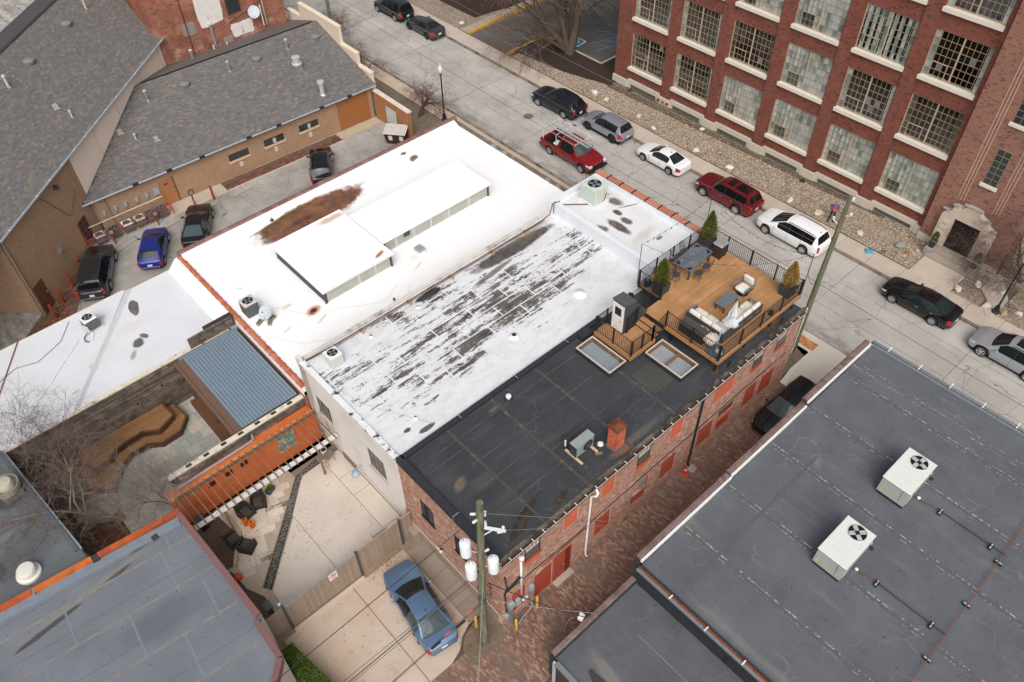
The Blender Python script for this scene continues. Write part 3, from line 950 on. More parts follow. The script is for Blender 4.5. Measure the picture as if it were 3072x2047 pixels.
mb.build('downspout',M_WHITE,A,True)
mb=MB().tube([(11.55,YS-.09,5.3),(11.55,YS-.09,1.9)],.06,8).cyl((11.55,YS-.13,5.3),.13,.18,10)
mb.build('downspout',M_WHITE,A,True)
mb=MB().tube([(10.5,YS-.04,3.2),(15,YS-.04,2.95),(20,YS-.04,3.1),(26,YS-.04,3.15),(32,YS-.04,3.2)],.02,5)
mb.build('wall_cable',M_BLACK,A)
MB().box(12.9,16.2,YS-.03,YS-.012,2.68,2.78).build('steel_lintel',M_RUST,A)
MB().box(18.75,18.95,YS-.12,YS-.012,1.8,2.1).build('meter_box',mat('meter_grey',lin('7c8288'),.6),A)
# ================================================================== STUCCO BUILDING (patchy white roof and raised front)
Bd=thing('stucco_building','grey stucco building with peeling white roof coating and raised street front','building')
YB0,YB1=20.3,28.75
M_STUC=mat('grey_stucco',lin('dfdad4'),.92,.07,.8,.15,col2=lin('cfc9c2'),c2=(.5,.75))
wl=MB()
wl.box(XW+.05,28.5,YB0+.003,YB1,-.5,6.0)
wl.build('wall',M_STUC,Bd)
mb=MB()
WB=[(26.4,27.75,2.85,4.35),(21.55,23.0,2.9,4.55)]
ys=sorted({YB0+.01,YB1}|{a for a,b,c,d in WB}|{b for a,b,c,d in WB})
for y0,y1 in zip(ys[:-1],ys[1:]):
 hit=[q for q in WB if q[0]<=y0+.01 and q[1]>=y1-.01]
 if hit:
  mb.box(XW-.08,XW+.05,y0,y1,.95,hit[0][2])
  mb.box(XW-.08,XW+.05,y0,y1,hit[0][3],6.12)
 else:
  mb.box(XW-.08,XW+.05,y0,y1,.95,6.12)
mb.build('stucco_face',M_STUC,Bd)
MB().box(XW-.11,XW+.06,YB0+.01,27.0,.9,.95).build('drip_ledge',mat('ledge_buff',lin('b7a793'),.9,.2,4),Bd)
for a,b,c,d in WB:
 wn_=MB()
 for yy in(a,a+(b-a)*.28,a+(b-a)*.5,a+(b-a)*.75,b-.05):
  wn_.box(XW-.06,XW+.01,yy,yy+.05,c,d)
 wn_.box(XW-.065,XW+.012,a,b,c,c+.06).box(XW-.065,XW+.012,a,b,d-.06,d)
 wn_=wn_.build('window',mat('window_grey_frame',lin('8d867e'),.7),Bd)
 for y0,y1 in((a+.05,a+(b-a)*.5),(a+(b-a)*.5+.05,b-.05)):
  MB().box(XW-.02,XW+.02,y0,y1,c+.06,d-.06).build('pane',M_GLASS,wn_)
 MB().box(XW-.14,XW+.01,a-.06,b+.06,c-.08,c-.003).build('sill',mat('ledge_buff','b7a793'),wn_)
MB().box(XW-.045,XW+.05,25.2,26.35,0,.88).build('doorway',mat('doorway_shadow_grey',lin('7d756d'),.9),Bd)
mb=MB().tube([(XW-.13,28.5,6.2),(XW-.13,28.5,.3)],.06,6).tube([(XW-.12,28.3,6.2),(XW-.12,28.3,.3)],.04,6).tube([(XW-.12,28.15,5.9),(XW-.12,28.1,3.4),(XW-.13,27.2,2.6),(XW-.13,27.1,1.8)],.03,6)
mb.build('wall_conduit',mat('conduit_buff',lin('a89c90'),.7),Bd)
# peeling roof coating
t=NT('peeling_roof_coating')
mp=t.mapped((.34,2.2,1))
n1=t.noise(1.5,8,.72,co=mp)
n2=t.noise(9,6,.75,co=t.mapped((.45,1.3,1)))
reg=t.noise(.30,3,.5,co=t.mapped(loc=(3.3,8.1,0)))
sepx=t.n('SeparateXYZ');t.t.links.new(t.co,sepx.inputs[0])
yfac=t.ramp(sepx.outputs[1],20.8,24.0,-.10,.035)
yfac2=t.ramp(sepx.outputs[1],26.6,28.4,0,-.06)
xfac=t.ramp(sepx.outputs[0],21.5,24.5,0,-.055)
xfac2=t.ramp(sepx.outputs[0],11.0,14.0,-.06,0)
# felt sheets: joints keep their coating
br=t.n('TexBrick');t.t.links.new(t.co,br.inputs['Vector'])
br.inputs['Scale'].default_value=1.0
br.inputs['Brick Width'].default_value=2.4
br.inputs['Row Height'].default_value=.92
br.inputs['Mortar Size'].default_value=.05
br.inputs['Mortar Smooth'].default_value=.6
br.inputs['Color1'].default_value=(.35,.35,.35,1)
br.inputs['Color2'].default_value=(.65,.65,.65,1)
bsep=t.n('SeparateColor');t.t.links.new(br.outputs['Color'],bsep.inputs[0])
s=t.math('ADD',t.math('MULTIPLY',n1,.62),t.math('MULTIPLY',n2,.38))
s=t.math('ADD',s,t.math('MULTIPLY',t.math('SUBTRACT',reg,.5),.35))
s=t.math('ADD',s,t.math('MULTIPLY',t.math('SUBTRACT',bsep.outputs[0],.5),.22))
for q in(yfac,yfac2,xfac,xfac2):
 s=t.math('ADD',s,q)
s=t.math('SUBTRACT',s,t.math('MULTIPLY',br.outputs['Fac'],.07))
peel=t.ramp(s,.515,.545)
felt=t.mix(t.ramp(t.noise(1.2,4),.35,.65),lin('4a4643'),lin('6f6862'))
wcol=t.mix(t.math('MULTIPLY',t.ramp(t.noise(2.2,6,.65,co=t.mapped((.5,1,1))),.45,.75),.5),lin('dbdcdf'),lin('b3aea8'))
c=t.mix(peel,wcol,felt)
c=stain_nodes(t,c,[(24.5,27.7,3.4,.55,0,('3a3330','5f564e'),.95,1.1,.25),(18.4,28.0,1.0,.28,0,'2d2c2d',.95,1.5,.15),(22.2,26.9,1.9,.2,6,'55504c',.8,2,.3),(26.2,28.1,2.2,.3,0,'8a7a68',.5,1,.6),(12.6,20.75,.55,.16,0,'3a3331',.9,3,.2),(11.8,21.3,.22,.14,0,'3a3331',.9,3,.2)])
t.bump(s,.2,.03)
M_RB=t.fin(c,.85,0,.2)
MB().box(XW+.12,28.6,YB0+.06,YB1-.1,5.9,6.16).build('roof_coating',M_RB,Bd)
MB().box(XW-.1,XW+.2,YB0+.02,YB1,6.1,6.26).build('west_coping',mat('flaking_white_coping',lin('e2e2e2'),.85,.1,2,.2,col2=lin('3c3836'),c2=(.56,.62)),Bd)
mb=MB()
mb.box(XW+.2,28.5,YB1-.22,YB1+.02,5.4,6.3)
mb.build('north_coping',mat('stained_white_coping',lin('cfcac4'),.85,.15,1,.1,col2=lin('6b5a4e'),c2=(.55,.7)),Bd)
MB().box(XW-.12,XW+.1,YB1-.28,YB1+.05,6.0,6.6).build('corner_stub',M_STUC,Bd)
MB().box(XW+.2,28.4,YB1+.022,YB1+.06,5.5,6.2).build('north_flashing',mat('rusty_flashing',lin('5a4438'),.9,.3,2,col2=lin('cfcac4'),c2=(.5,.6)),Bd)
pp=MB().tube([(10.6,28.35,6.36),(12.5,28.22,6.38),(18,28.2,6.38),(27.3,28.2,6.38),(28.1,28.25,6.45),(28.35,28.3,7.05),(28.6,28.3,7.1)],.035,6).tube([(10.6,28.28,6.36),(12.5,28.12,6.36),(22,28.1,6.36),(27.5,28.1,6.4)],.02,5)
pp.build('refrigerant_pipe',mat('pipe_brown',lin('5b4033'),.8,.2,4),Bd)
for x in(14.0,17.2,20.2,23.3,26.0):
 MB().cbox((x,28.18,6.26),(.14,.34,.16),.2).build('pipe_block',mat('timber_block',lin('b59a78'),.9,.2,6),Bd)
D0,D1=28.5,32.95
M_FR=roof_white('front_roof_coating','dedfe1',[(31.65,26.1,.38,.6,10,('5d5348','857868'),.95,1.8,.4),(30.95,25.3,.26,.42,0,('3d352f','6d6052'),.95,2,.35),(30.75,24.4,.3,.5,0,('463d35','75685a'),.95,2,.35),(30.0,24.35,.36,1.05,0,('453d36','75685a'),.95,1.6,.35),(29.2,24.9,.3,.5,10,('5a5045','8d8070'),.9,2,.45),(31.0,22.0,.3,.16,0,'4f4a45',.8,3,.3),(31.9,25.3,.8,.06,-25,'4a403a',.8,4,.4),(31.6,27.0,.6,.04,-20,'4a403a',.7,4,.4),(30.5,22.8,1.4,.5,10,'b8ada0',.5,2,.7)],.35)
MB().box(D0+.1,D1-.1,YB0+.1,YB1-.1,-.4,6.72).build('front_roof',M_FR,Bd)
M_PARW=mat('parapet_white',lin('dfe3e8'),.8,.07,1.5,.1)
mb=MB().box(D0,D0+.32,YB0+.05,YB1,5.5,7.02).box(D0+.32,D1-.3,YB1-.3,YB1,5.5,7.0).box(D1-.42,D1-.3,YB0+.1,YB1-.3,5.5,7.0)
mb.build('parapet',M_PARW,Bd)
MB().box(D1-.3,D1,YB0,YB1,-.5,7.05).build('front_wall',mat('front_brick_plain',lin('7a4f40'),.9,.2,6),Bd)
MT=piece_mat('salmon_tile',['b27460','c08570','a96a55','bb7f68'],dirt=(lin('7c4e40'),2.5,.55,.7))
for i in range(8):
 y0=YB0+.15+i*1.05
 MB().cbox((D1-.13,y0+.5,7.1),(.42,.98,.12),0,.03).build('coping_tile',MT,Bd)
 MB().box(D1-.35,D1+.09,y0+1.0,y0+1.05,7.0,7.18).build('coping_joint',M_BLKMEM,Bd)
pp=MB().tube([(D0-.02,28.3,6.3),(D0-.02,28.3,7.06),(D0+.35,28.2,7.06),(D0+.4,28.2,6.78),(29.9,27.3,6.78),(30.2,27.0,6.8)],.03,6)
pp.build('refrigerant_pipe',mat('pipe_brown','5b4033'),Bd)
# ================================================================== BRIGHT WHITE ROOF BUILDING
Cb=thing('white_roof_building','long low building with bright white roof, brown puddle stain and clerestory monitors','building')
C0,C1,CY0,CY1=10.15,32.95,28.8,43.55
M_RC=roof_white('bright_white_roof','fbfbfa',[(18.8,41.35,4.5,1.65,2,'dcc9b6',.9,1.1,.4),(18.8,41.4,4.3,1.4,2,('8a5a41','5a4034'),.98,1.0,.16),(18.0,41.2,1.3,.35,0,('3d302a','6d4a38'),.8,2,.6),(17.2,42.25,2.8,.24,4,('7d5c30','4f3a24'),.9,1.4,.3),(15.2,40.9,.6,.35,0,('4a3a30','7d5a45'),.8,2.5,.5),(27.45,42.75,.32,.24,0,('3a322a','7d6a50'),.95,3,.4),(27.65,41.75,.5,.3,25,('4a3a2c','9a805f'),.95,2.5,.4),(13.85,33.5,.58,.4,20,'c07a52',.85,2.5,.4),(13.85,33.5,.3,.2,20,'3a2418',.95,3,.3),(12.9,34.9,.4,.2,0,'c9b7a4',.7,3,.6),(13.9,32.6,.6,.1,25,'b9a692',.6,3,.6),(11.9,33.2,.5,.1,15,'c9bcab',.6,3,.6),(20.8,32.4,.6,.12,25,'d9b99a',.6,3,.6),(21.3,33.2,.6,.35,0,'d8c3ad',.5,3,.6),(17.6,30.6,.3,.2,0,'c9a98a',.6,3,.6),(24.0,30.9,4.0,.5,0,'efe6dc',.7,1,.7)],.06)
MB().box(C0,C1,CY0,CY1,-.5,3.7).build('wall',mat('side_brick',lin('8a6553'),.9,.2,5),Cb)
MB().box(C0+.25,C1-.3,CY0+.02,CY1-.25,3.6,4.0).build('roof_coating',M_RC,Cb)
M_WPAR=mat('bright_parapet',lin('f4f4f3'),.8,.04,1)
mb=MB()
mb.hex([(C0+.26,CY1-.8,3.99),(C1-.3,CY1-.8,3.99),(C1-.3,CY1-.255,3.99),(C0+.26,CY1-.255,3.99)],[(C0+.26,CY1-.78,4.005),(C1-.3,CY1-.78,4.005),(C1-.3,CY1-.256,4.28),(C0+.26,CY1-.256,4.28)])
mb.build('roof_upstand',M_WPAR,Cb)
MB().box(C0+.1,C1,CY1-.255,CY1-.003,3.4,4.3).build('north_parapet',mat('side_brick','8a6553'),Cb)
CT=[mat('maroon_tile_%d'%i,lin(c),.5,.15,5,spec=.4)for i,c in enumerate(('80605a','8c6a64','755751','9a5a48','80605a'))]
rg=random.Random(3)
n=37
for i in range(n):
 x0=C0+.1+i*(C1-C0-.1)/n
 x1=x0+(C1-C0-.1)/n-.03
 y=CY1-.13
 mt=CT[4 if rg.random()>.12 else 3]if rg.random()<.6 else CT[rg.randrange(3)]
 MB().add([(x0,y-.2,4.3),(x1,y-.2,4.3),(x1,y-.1,4.4),(x0,y-.1,4.4),(x1,y+.1,4.4),(x0,y+.1,4.4),(x1,y+.2,4.3),(x0,y+.2,4.3)],[(0,1,2,3),(3,2,4,5),(5,4,6,7),(0,3,5,7),(1,6,4,2)]).build('coping_tile',mt,Cb)
MB().box(C0-.02,C0+.25,CY0,CY1-.2,3.4,4.05).build('west_parapet',M_WPAR,Cb)
OT=piece_mat('orange_tile',['bd6d50','c67b5f','b36449','c98769'],dirt=(lin('8a4330'),1.5,.5,.75),bump=.1)
n=26
for i in range(n):
 y0=CY0+.05+i*(CY1-.35-CY0)/n
 y1=y0+(CY1-.35-CY0)/n
 b=MB()
 for(ya,hh)in((y0,0),(y1-.09,0),(y1-.088,.02),(y1,.02)):
  pass
 for ya,yb,hh in((y0,y1-.1,0),(y1-.1,y1-.005,.025)):
  r_=.16+hh
  P=[(C0+.11+r_*math.cos(PI*k/6),4.04+(.10+hh)*math.sin(PI*k/6))for k in range(7)]
  V=[(px,ya,pz)for px,pz in P]+[(px,yb,pz)for px,pz in P]
  b.add(V,[(k,k+1,k+8,k+7)for k in range(6)]+[tuple(range(7)),tuple(range(13,6,-1))])
 b.build('coping_tile',OT,Cb)
MB().box(C1-.3,C1,CY0,CY1-.26,3.3,4.1).build('east_coping',mat('dirty_coping',lin('6f675e'),.9,.3,2,.2,col2=lin('a89c8c'),c2=(.5,.65)),Cb)
# clerestory monitors
M_CLAD=mat('charcoal_cladding',lin('4b4e52'),.8,.1,3)
M_PANEL=NT('translucent_panel')
_p=M_PANEL
_pn=_p.noise(2.0,4)
M_PANEL=_p.fin(_p.mix(_p.ramp(_pn,.35,.7),lin('b5b3a8'),lin('a3a39b')),.35,0,.4)
def monitor(name,label,x0,x1,y0,y1,posts,gx=None):
 T=thing(name,label,'roof monitor')
 MB().box(x0+.18,x1-.18,y0+.2,y1-.15,4.0,4.95).build('frame_core',M_CLAD,T)
 MB().box(x0,x1,y0,y1,4.95,5.1).build('roof',roof_white(name+'_roof','fafaf9',[(x0+4.2,y1-.45,1.2,.3,0,'c9a58c',.8,2,.5),(x1-.7,y0+.5,.45,.16,20,'a8603c',.9,4,.3)]if gx else[],.05),T)
 xs=[x0+.2]+posts+[x1-.2]
 for a,b in zip(xs[:-1],xs[1:]):
  MB().box(a+.05,b-.05,y0+.15,y0+.2,4.08,4.93).build('glazing_panel',M_PANEL,T)
  MB().box(a+.05,b-.05,y0+.142,y0+.149,4.34,4.345).box(a+.05,b-.05,y0+.142,y0+.149,4.62,4.625).build('panel_rib',mat('rib_grey',lin('8b8b84'),.6),T)
 for p in posts:
  MB().box(p-.05,p+.05,y0+.12,y0+.2,4.02,4.93).build('post',mat('post_white',lin('cfcfca'),.6),T)
 for p in(x0+.12,x1-.26):
  MB().box(p,p+.14,y0+.1,y0+.22,3.98,4.94).build('corner_post',M_CLAD,T)
 MB().box(x0+.18,x1-.18,y0+.05,y0+.2,4.0,4.07).build('curb',M_WPAR,T)
 return T
monitor('roof_monitor','wide white clerestory box with charcoal end wall beside the brown puddle',14.6,19.75,33.3,39.2,[15.9,17.2,18.4][1:],True)
m2=monitor('roof_monitor','long narrow white clerestory strip reaching towards the street',19.8,28.75,34.55,38.2,[20.9,22.3,23.7,25.2,26.9])
MB().box(21.5,22.0,34.685,34.699,4.45,4.85).build('open_pane',M_GLASS,m2)
# ================================================================== LOW WHITE ROOF WING (west)
Eb=thing('low_white_building','low white-coated roof wing with weathered board wall facing the patio','building')
def ez(x):
 return 3.35+.05*(x+3.5)/13.5
M_RE=roof_white('grey_white_roof','d7d9de',[(6.3,41.9,.3,.75,-12,('55504c','6d665f'),.97,1.2,.1),(5.2,38.9,.35,.45,-30,('4d4743','77706a'),.95,1.8,.3),(5.7,39.2,.2,.35,30,('4d4743','77706a'),.95,2,.3),(4.6,38.2,.2,.5,-35,'857b70',.7,2,.5),(2.5,38.8,.28,.3,0,'b59c86',.8,2,.5),(1.0,37.6,.3,.12,0,'bfa27f',.7,3,.5),(4.4,42.2,.4,.25,0,'b9a58f',.6,3,.6),(3.5,39.6,3,.6,35,'d3cec8',.6,.8,.7),(5.5,40.4,1,.5,0,'cfc6bd',.5,2,.7)],.3,'c2bdb8')
MB().box(-14,10.1,36.45,43.2,-.5,3.2).build('wall',mat('side_brick','8a6553'),Eb)
# the roof: west strip a step higher
MB().prism([(-14,36.3),(.4,36.3),(6.55,43.55),(-14,43.9)],3.0,3.5).build('roof_coating',M_RE,Eb)
MB().prism([(.36,36.3),(10.16,36.3),(10.16,43.5),(6.5,43.53)],3.0,3.36).build('roof_coating',M_RE,Eb)
mb=MB().hex([(.2,36.4,3.34),(.62,36.4,3.365),(6.9,43.45,3.365),(6.4,43.45,3.34)],[(.38,36.4,3.502),(.44,36.4,3.502),(6.62,43.45,3.502),(6.55,43.45,3.502)])
mb.build('roof_step',mat('step_grey_white',lin('c6c8cd'),.8,.06,1),Eb)
mb=MB().hex([(9.3,36.5,3.37),(10.12,36.5,3.37),(10.12,43.4,3.37),(9.3,43.4,3.37)],[(9.98,36.5,4.08),(10.12,36.5,4.08),(10.12,43.4,4.08),(9.98,43.4,4.08)])
mb.build('sloped_flashing',mat('flashing_white',lin('f0f0f0'),.8,.04,1),Eb)
MB().box(-14,6.4,43.55,43.62,3.3,3.52).build('north_edge_trim',mat('edge_buff',lin('d8cbb4'),.8,.1,4),Eb)
MB().box(6.6,9.5,43.5,43.56,3.3,3.38).build('north_edge_trim',mat('edge_buff','d8cbb4'),Eb)
# weathered board wall: each board its own piece
WTH=piece_mat('weathered_board',['57504a','6b6259','7a6f65','4c4641','82766a','63594f','726659'],sc=9,var=.35,dirt=(lin('3f3833'),1.3,.48,.7),bump=.3)
rg=random.Random(12)
bw=MB().box(-3.6,9.75,36.25,36.44,-.3,3.35).build('backing_wall',mat('backing_dark',lin('3a3531'),.9),Eb)
nrow=34
def board_wall(par,xa,xb,yy,z0,z1,h,name='board',seed=1,nrm=-1):
 rg=random.Random(seed)
 z=z0
 while z<z1-.03:
  x=xa
  while x<xb-.05:
   L=min(rg.uniform(1.6,3.6),xb-x)
   th=.022+rg.uniform(0,.012)
   MB().box(x+.004,x+L-.004,*((yy-th,yy)if nrm<0 else(yy,yy+th)),z+.004,min(z+h-.006,z1)).build(name,WTH,par)
   x+=L
  z+=h
board_wall(Eb,-3.5,9.7,36.25,0,3.34,.14,seed=3)
MB().box(-3.6,9.6,36.2,36.46,3.36,3.44).build('wall_cap',mat('cap_cream',lin('d6cbb8'),.85,.2,3,col2=lin('3a342f'),c2=(.6,.68)),Eb)
mb=MB().box(8.3,10.05,36.22,36.46,3.44,4.35)
mb.build('end_parapet',mat('backing_dark','3a3531'),Eb)
board_wall(Eb,7.2,10.0,36.219,3.46,4.3,.14,seed=5)
for x in(3.3,4.9,1.6,6.1):
 MB().cyl((x,36.1,1.6+(x%1)*.6),.05,.1,8,axis='y').build('wall_light',M_BLACK,Eb)
Cn=thing('metal_canopy','slate blue standing-seam canopy roof with brown timber fascia','canopy')
M_BLUEM=mat('slate_blue_metal',lin('7f909d'),.5,.06,2,spec=.4,metal=.1)
n=18
for i in range(n):
 x0=6.55+i*(10.0-6.55)/n
 x1=x0+(10.0-6.55)/n
 MB().box(x0,x1-.002,29.5,36.15,3.05,3.12).build('metal_panel',M_BLUEM,Cn)
 MB().box(x0-.012,x0+.012,29.5,36.15,3.121,3.16).build('standing_seam',mat('seam_slate',lin('66737f'),.5),Cn)
MB().box(6.35,10.05,36.152,36.21,3.0,3.3).build('wall_flashing',M_BLUEM,Cn)
M_BRWN=mat('brown_fascia',lin('6e5546'),.7,.1,3)
MB().box(5.95,6.54,29.45,36.2,2.95,3.17).build('fascia',M_BRWN,Cn)
MB().box(6.12,6.15,29.45,36.2,3.172,3.18).build('fascia_joint',mat('fascia_dark',lin('4a382e'),.8),Cn)
MB().box(6.2,6.3,29.5,36.1,2.5,2.95).build('beam',M_BRWN,Cn)
for y in(30.0,33.0,35.9):
 MB().box(6.18,6.32,y-.07,y+.07,0,2.5).build('post',M_BRWN,Cn)
M_IPE=mat('hardwood_dark',lin('6d4c36'),.7,.15,5,rnd=.1)
bn=thing('built_in_bench','dark hardwood bench below the blue canopy edge','bench')
for i in range(5):
 MB().box(5.8+i*.125,5.915+i*.125,31.3,35.6,.40,.44).build('seat_board',M_IPE,bn)
MB().box(5.82,6.4,31.3,35.6,.02,.39).build('bench_base',mat('bench_dark',lin('4a3020'),.8),bn)
# second weathered wall and orange garden wall
Wl=thing('garden_wall','orange rendered garden wall with weathered board top and open grille holes','wall')
MB().box(1.7,10.2,28.35,29.2,-.3,2.35).build('wall_core',mat('orange_render',lin('d07040'),.85,.12,1.2,.12,col2=lin('bf5f33'),c2=(.45,.7)),Wl)
MB().box(2.2,10.2,29.1,29.3,2.35,2.98).build('board_core',mat('backing_dark','3a3531'),Wl)
board_wall(Wl,2.6,10.2,29.099,2.36,2.97,.12,seed=8)
mb=MB().box(2.2,10.25,29.08,29.4,2.98,3.06)
mb.build('wall_cap',mat('cap_cream','d6cbb8'),Wl)
for i in range(7):
 MB().box(3.2+i*1.0,3.5+i*1.0,29.16,29.34,3.061,3.075).build('cap_slot',mat('backing_dark','3a3531'),Wl)
OCT=piece_mat('amber_tile',['d58d50','c97f45','dd9a60'],bump=.05)
for i in range(24):
 MB().box(1.8+i*.35,2.14+i*.35,28.3,28.6,2.36,2.40).build('coping_tile',OCT,Wl)
mb=MB().tube([(2.2,28.8,2.5),(6.6,28.85,2.5),(6.75,28.9,2.55),(6.8,29.0,2.8)],.06,6)
mb.build('gutter_pipe',mat('pipe_bluegrey',lin('8f9aa2'),.5),Wl)
for x in(3.6,4.6,5.5):
 MB().box(x,x+.4,28.3,28.36,1.75,2.05).build('grille_hole',mat('grille_dark',lin('3a241a'),.9,.4,20),Wl)
mb=MB().box(7.9,8.0,28.2,28.345,.1,2.2).box(8.6,8.7,28.2,28.345,.1,2.2)
MB().box(7.7,8.75,28.28,28.345,.9,2.15).build('mural_panel',palette and mat('mural_teal',lin('4f8a86'),.7,.4,3,col2=lin('c9a07a'),c2=(.45,.55)),Wl)
# pergola rafters above the seating corner
Pg=thing('pergola','brown pergola rafters on a white beam along the orange wall','pergola')
M_RAF=mat('rafter_brown',lin('7d6653'),.85,.15,6,rnd=.1)
for i in range(21):
 x=2.0+i*.40
 MB().cbox((x,27.1,2.62),(.055,2.6,.09),rad(1.5)).build('rafter',M_RAF,Pg)
MB().box(1.9,10.2,26.0,26.06,2.42,2.57).build('beam',M_WHITE,Pg)
MB().box(1.9,10.2,26.14,26.2,2.42,2.57).build('beam',M_WHITE,Pg)
MB().box(1.9,10.2,28.22,28.3,2.42,2.57).build('ledger',M_RAF,Pg)
for x in(3.4,8.9):
 MB().box(x,x+.1,26.06,26.14,0,2.5).build('post',M_RAF,Pg)
Pl=thing('stepped_platform','two-level hardwood seating platform with angled dark edging','platform')
LOW=[(5.01,35.95),(5.15,34.75),(4.4,33.97),(3.23,33.9),(2.56,34.4),(1.6,34.4),(.85,33.9),(-.1,32.8),(-1.1,33.6),(-1.1,36.1),(5.0,36.1)]
UPP=[(4.45,36.1),(4.55,34.9),(3.45,34.45),(2.66,35.0),(1.6,34.95),(1.05,34.85),(.7,34.5),(-.3,34.3),(-.6,35.1),(-.6,36.1)]
M_HW=mat('hardwood_platform',lin('8d6745'),.65,.12,2,rnd=.1)
M_HWD=mat('hardwood_edge',lin('5b4032'),.7,.12,3)
def clip_poly(poly,axis,lo,hi):
 def cut(P,val,keep_gt):
  out=[]
  for i in range(len(P)):
   a,b=P[i],P[(i+1)%len(P)]
   ia=(a[axis]>val)==keep_gt
   ib=(b[axis]>val)==keep_gt
   if ia:
    out.append(a)
   if ia!=ib:
    t_=(val-a[axis])/(b[axis]-a[axis])
    out.append((a[0]+(b[0]-a[0])*t_,a[1]+(b[1]-a[1])*t_))
  return out
 P=cut(poly,lo,True)
 if len(P)>2:
  P=cut(P,hi,False)
 return P
for poly,z in((LOW,.45),(UPP,.9)):
 MB().prism(poly,z-.45,z-.03).build('platform_base',M_HWD,Pl)
 c=[sum(p[0]for p in poly)/len(poly),sum(p[1]for p in poly)/len(poly)]
 y=32.6
 while y<36.1:
  P=clip_poly(poly,1,y,y+.13)
  if len(P)>2 and max(p[0]for p in P)-min(p[0]for p in P)>.15:
   MB().prism(P,z-.03,z).build('board',M_HW,Pl)
  y+=.136
 for a,b in zip(poly[:8],poly[1:9]):
  d=(Vector(b)-Vector(a)).normalized()
  nn=Vector((-d.y,d.x))*.06
  MB().prism([tuple(Vector(a)+nn),tuple(Vector(b)+nn),tuple(Vector(b)-nn),tuple(Vector(a)-nn)],z-.06,z+.008).build('edge_board',M_HWD,Pl)
dk=struct(MB().box(-3.2,-.6,28.0,31.6,-.1,.08).build('timber_deck',mat('deck_under',lin('3d2c22'),.9)))
for i in range(18):
 MB().cbox((-3.1+i*.14,29.8,.1),(.125,3.6,.03)).build('board',mat('timber_deck_brown',lin('6d4d3a'),.75,.15,4,rnd=.12),dk)
def brick_tex(name,ang,c1,c2,mort,bw=.21,bh=.075,ms=.010,var=.18,patch=None,dark=.5):
 """running-bond brick for walls too far off to tell the pieces apart; ang = heading of the wall run"""
 t=NT(name)
 sp=t.n('SeparateXYZ')
 t.t.links.new(t.co,sp.inputs[0])
 u=t.math('ADD',t.math('MULTIPLY',sp.outputs[0],math.cos(ang)),t.math('MULTIPLY',sp.outputs[1],math.sin(ang)))
 cb=t.n('CombineXYZ')
 t.t.links.new(u,cb.inputs[0])
 t.t.links.new(sp.outputs[2],cb.inputs[1])
 br=t.n('TexBrick')
 t.t.links.new(cb.outputs[0],br.inputs['Vector'])
 br.inputs['Scale'].default_value=1.0
 br.inputs['Brick Width'].default_value=bw
 br.inputs['Row Height'].default_value=bh
 br.inputs['Mortar Size'].default_value=ms
 br.inputs['Mortar Smooth'].default_value=.2
 br.inputs['Bias'].default_value=-.1
 br.inputs['Color1'].default_value=col4(lin(c1))
 br.inputs['Color2'].default_value=col4(lin(c2))
 br.inputs['Mortar'].default_value=col4(lin(mort))
 n=t.noise(.7,6,.65)
 k=t.ramp(n,.3,.7,1-var,1+var)
 cm=t.n('CombineColor')
 for i in range(3):
  t.t.links.new(k,cm.inputs[i])
 c=t.mix(1,br.outputs['Color'],cm.outputs[0],'MULTIPLY')
 row=t.math('FLOOR',t.math('DIVIDE',sp.outputs[2],bh))
 par=t.math('MULTIPLY',t.math('FRACT',t.math('MULTIPLY',row,.5)),1.0)
 cell=t.math('FLOOR',t.math('ADD',t.math('DIVIDE',u,bw),par))
 cv=t.n('CombineXYZ')
 t.t.links.new(cell,cv.inputs[0])
 t.t.links.new(row,cv.inputs[1])
 wnz=t.n('TexWhiteNoise',noise_dimensions='2D')
 t.t.links.new(cv.outputs[0],wnz.inputs['Vector'])
 c=t.mix(t.math('MULTIPLY',t.ramp(wnz.outputs['Value'],.86,.9),dark),c,lin('3a2824'))
 if patch:
  for pc,ns,a,b,s in patch:
   c=t.mix(t.math('MULTIPLY',t.ramp(t.noise(ns,6,.65,co=t.mapped(loc=(ns*9,3,1))),a,b),s),c,lin(pc))
 t.bump(br.outputs['Fac'],-.4,.012)
 return t.fin(c,.9,0,.2)
S=thing('grey_roof_building','large building with grey membrane roof, seams and two rooftop units','building')
M_RS=roof_dark('grey_roof_membrane','64676d','585b61',stains=[(24.9,2.6,1.6,1.1,0,'585b61',.5,1.2,.8),(28.0,5.5,1.2,1.0,0,'5a5d63',.5,1.2,.8),(16.15,2.0,.25,6.0,0,'8a867c',.35,1.5,.8),(26.0,7.3,.5,.3,40,'8a867e',.5,4,.9),(20.9,5.5,2.0,1.2,0,'72757a',.35,1.5,.9),(31.5,5.0,1.5,2.5,0,'5e6167',.4,1,.9)],dust='8b867d',damt=.28,ax=1)
def sz(x):
 return 4.15+(x-15.8)*.6/18.7
MB().prism(R4(15.75,34.45,-45,9.55),-.5,3.9).build('wall',mat('south_wall',lin('6b5a50'),.9,.2,3),S)
mb=MB().hex([(15.8,-45,3.8),(34.5,-45,3.8),(34.5,9.5,3.8),(15.8,9.5,3.8)],[(15.8,-45,sz(15.8)),(34.5,-45,sz(34.5)),(34.5,9.5,sz(34.5)),(15.8,9.5,sz(15.8))])
mb.build('roof_membrane',M_RS,S)
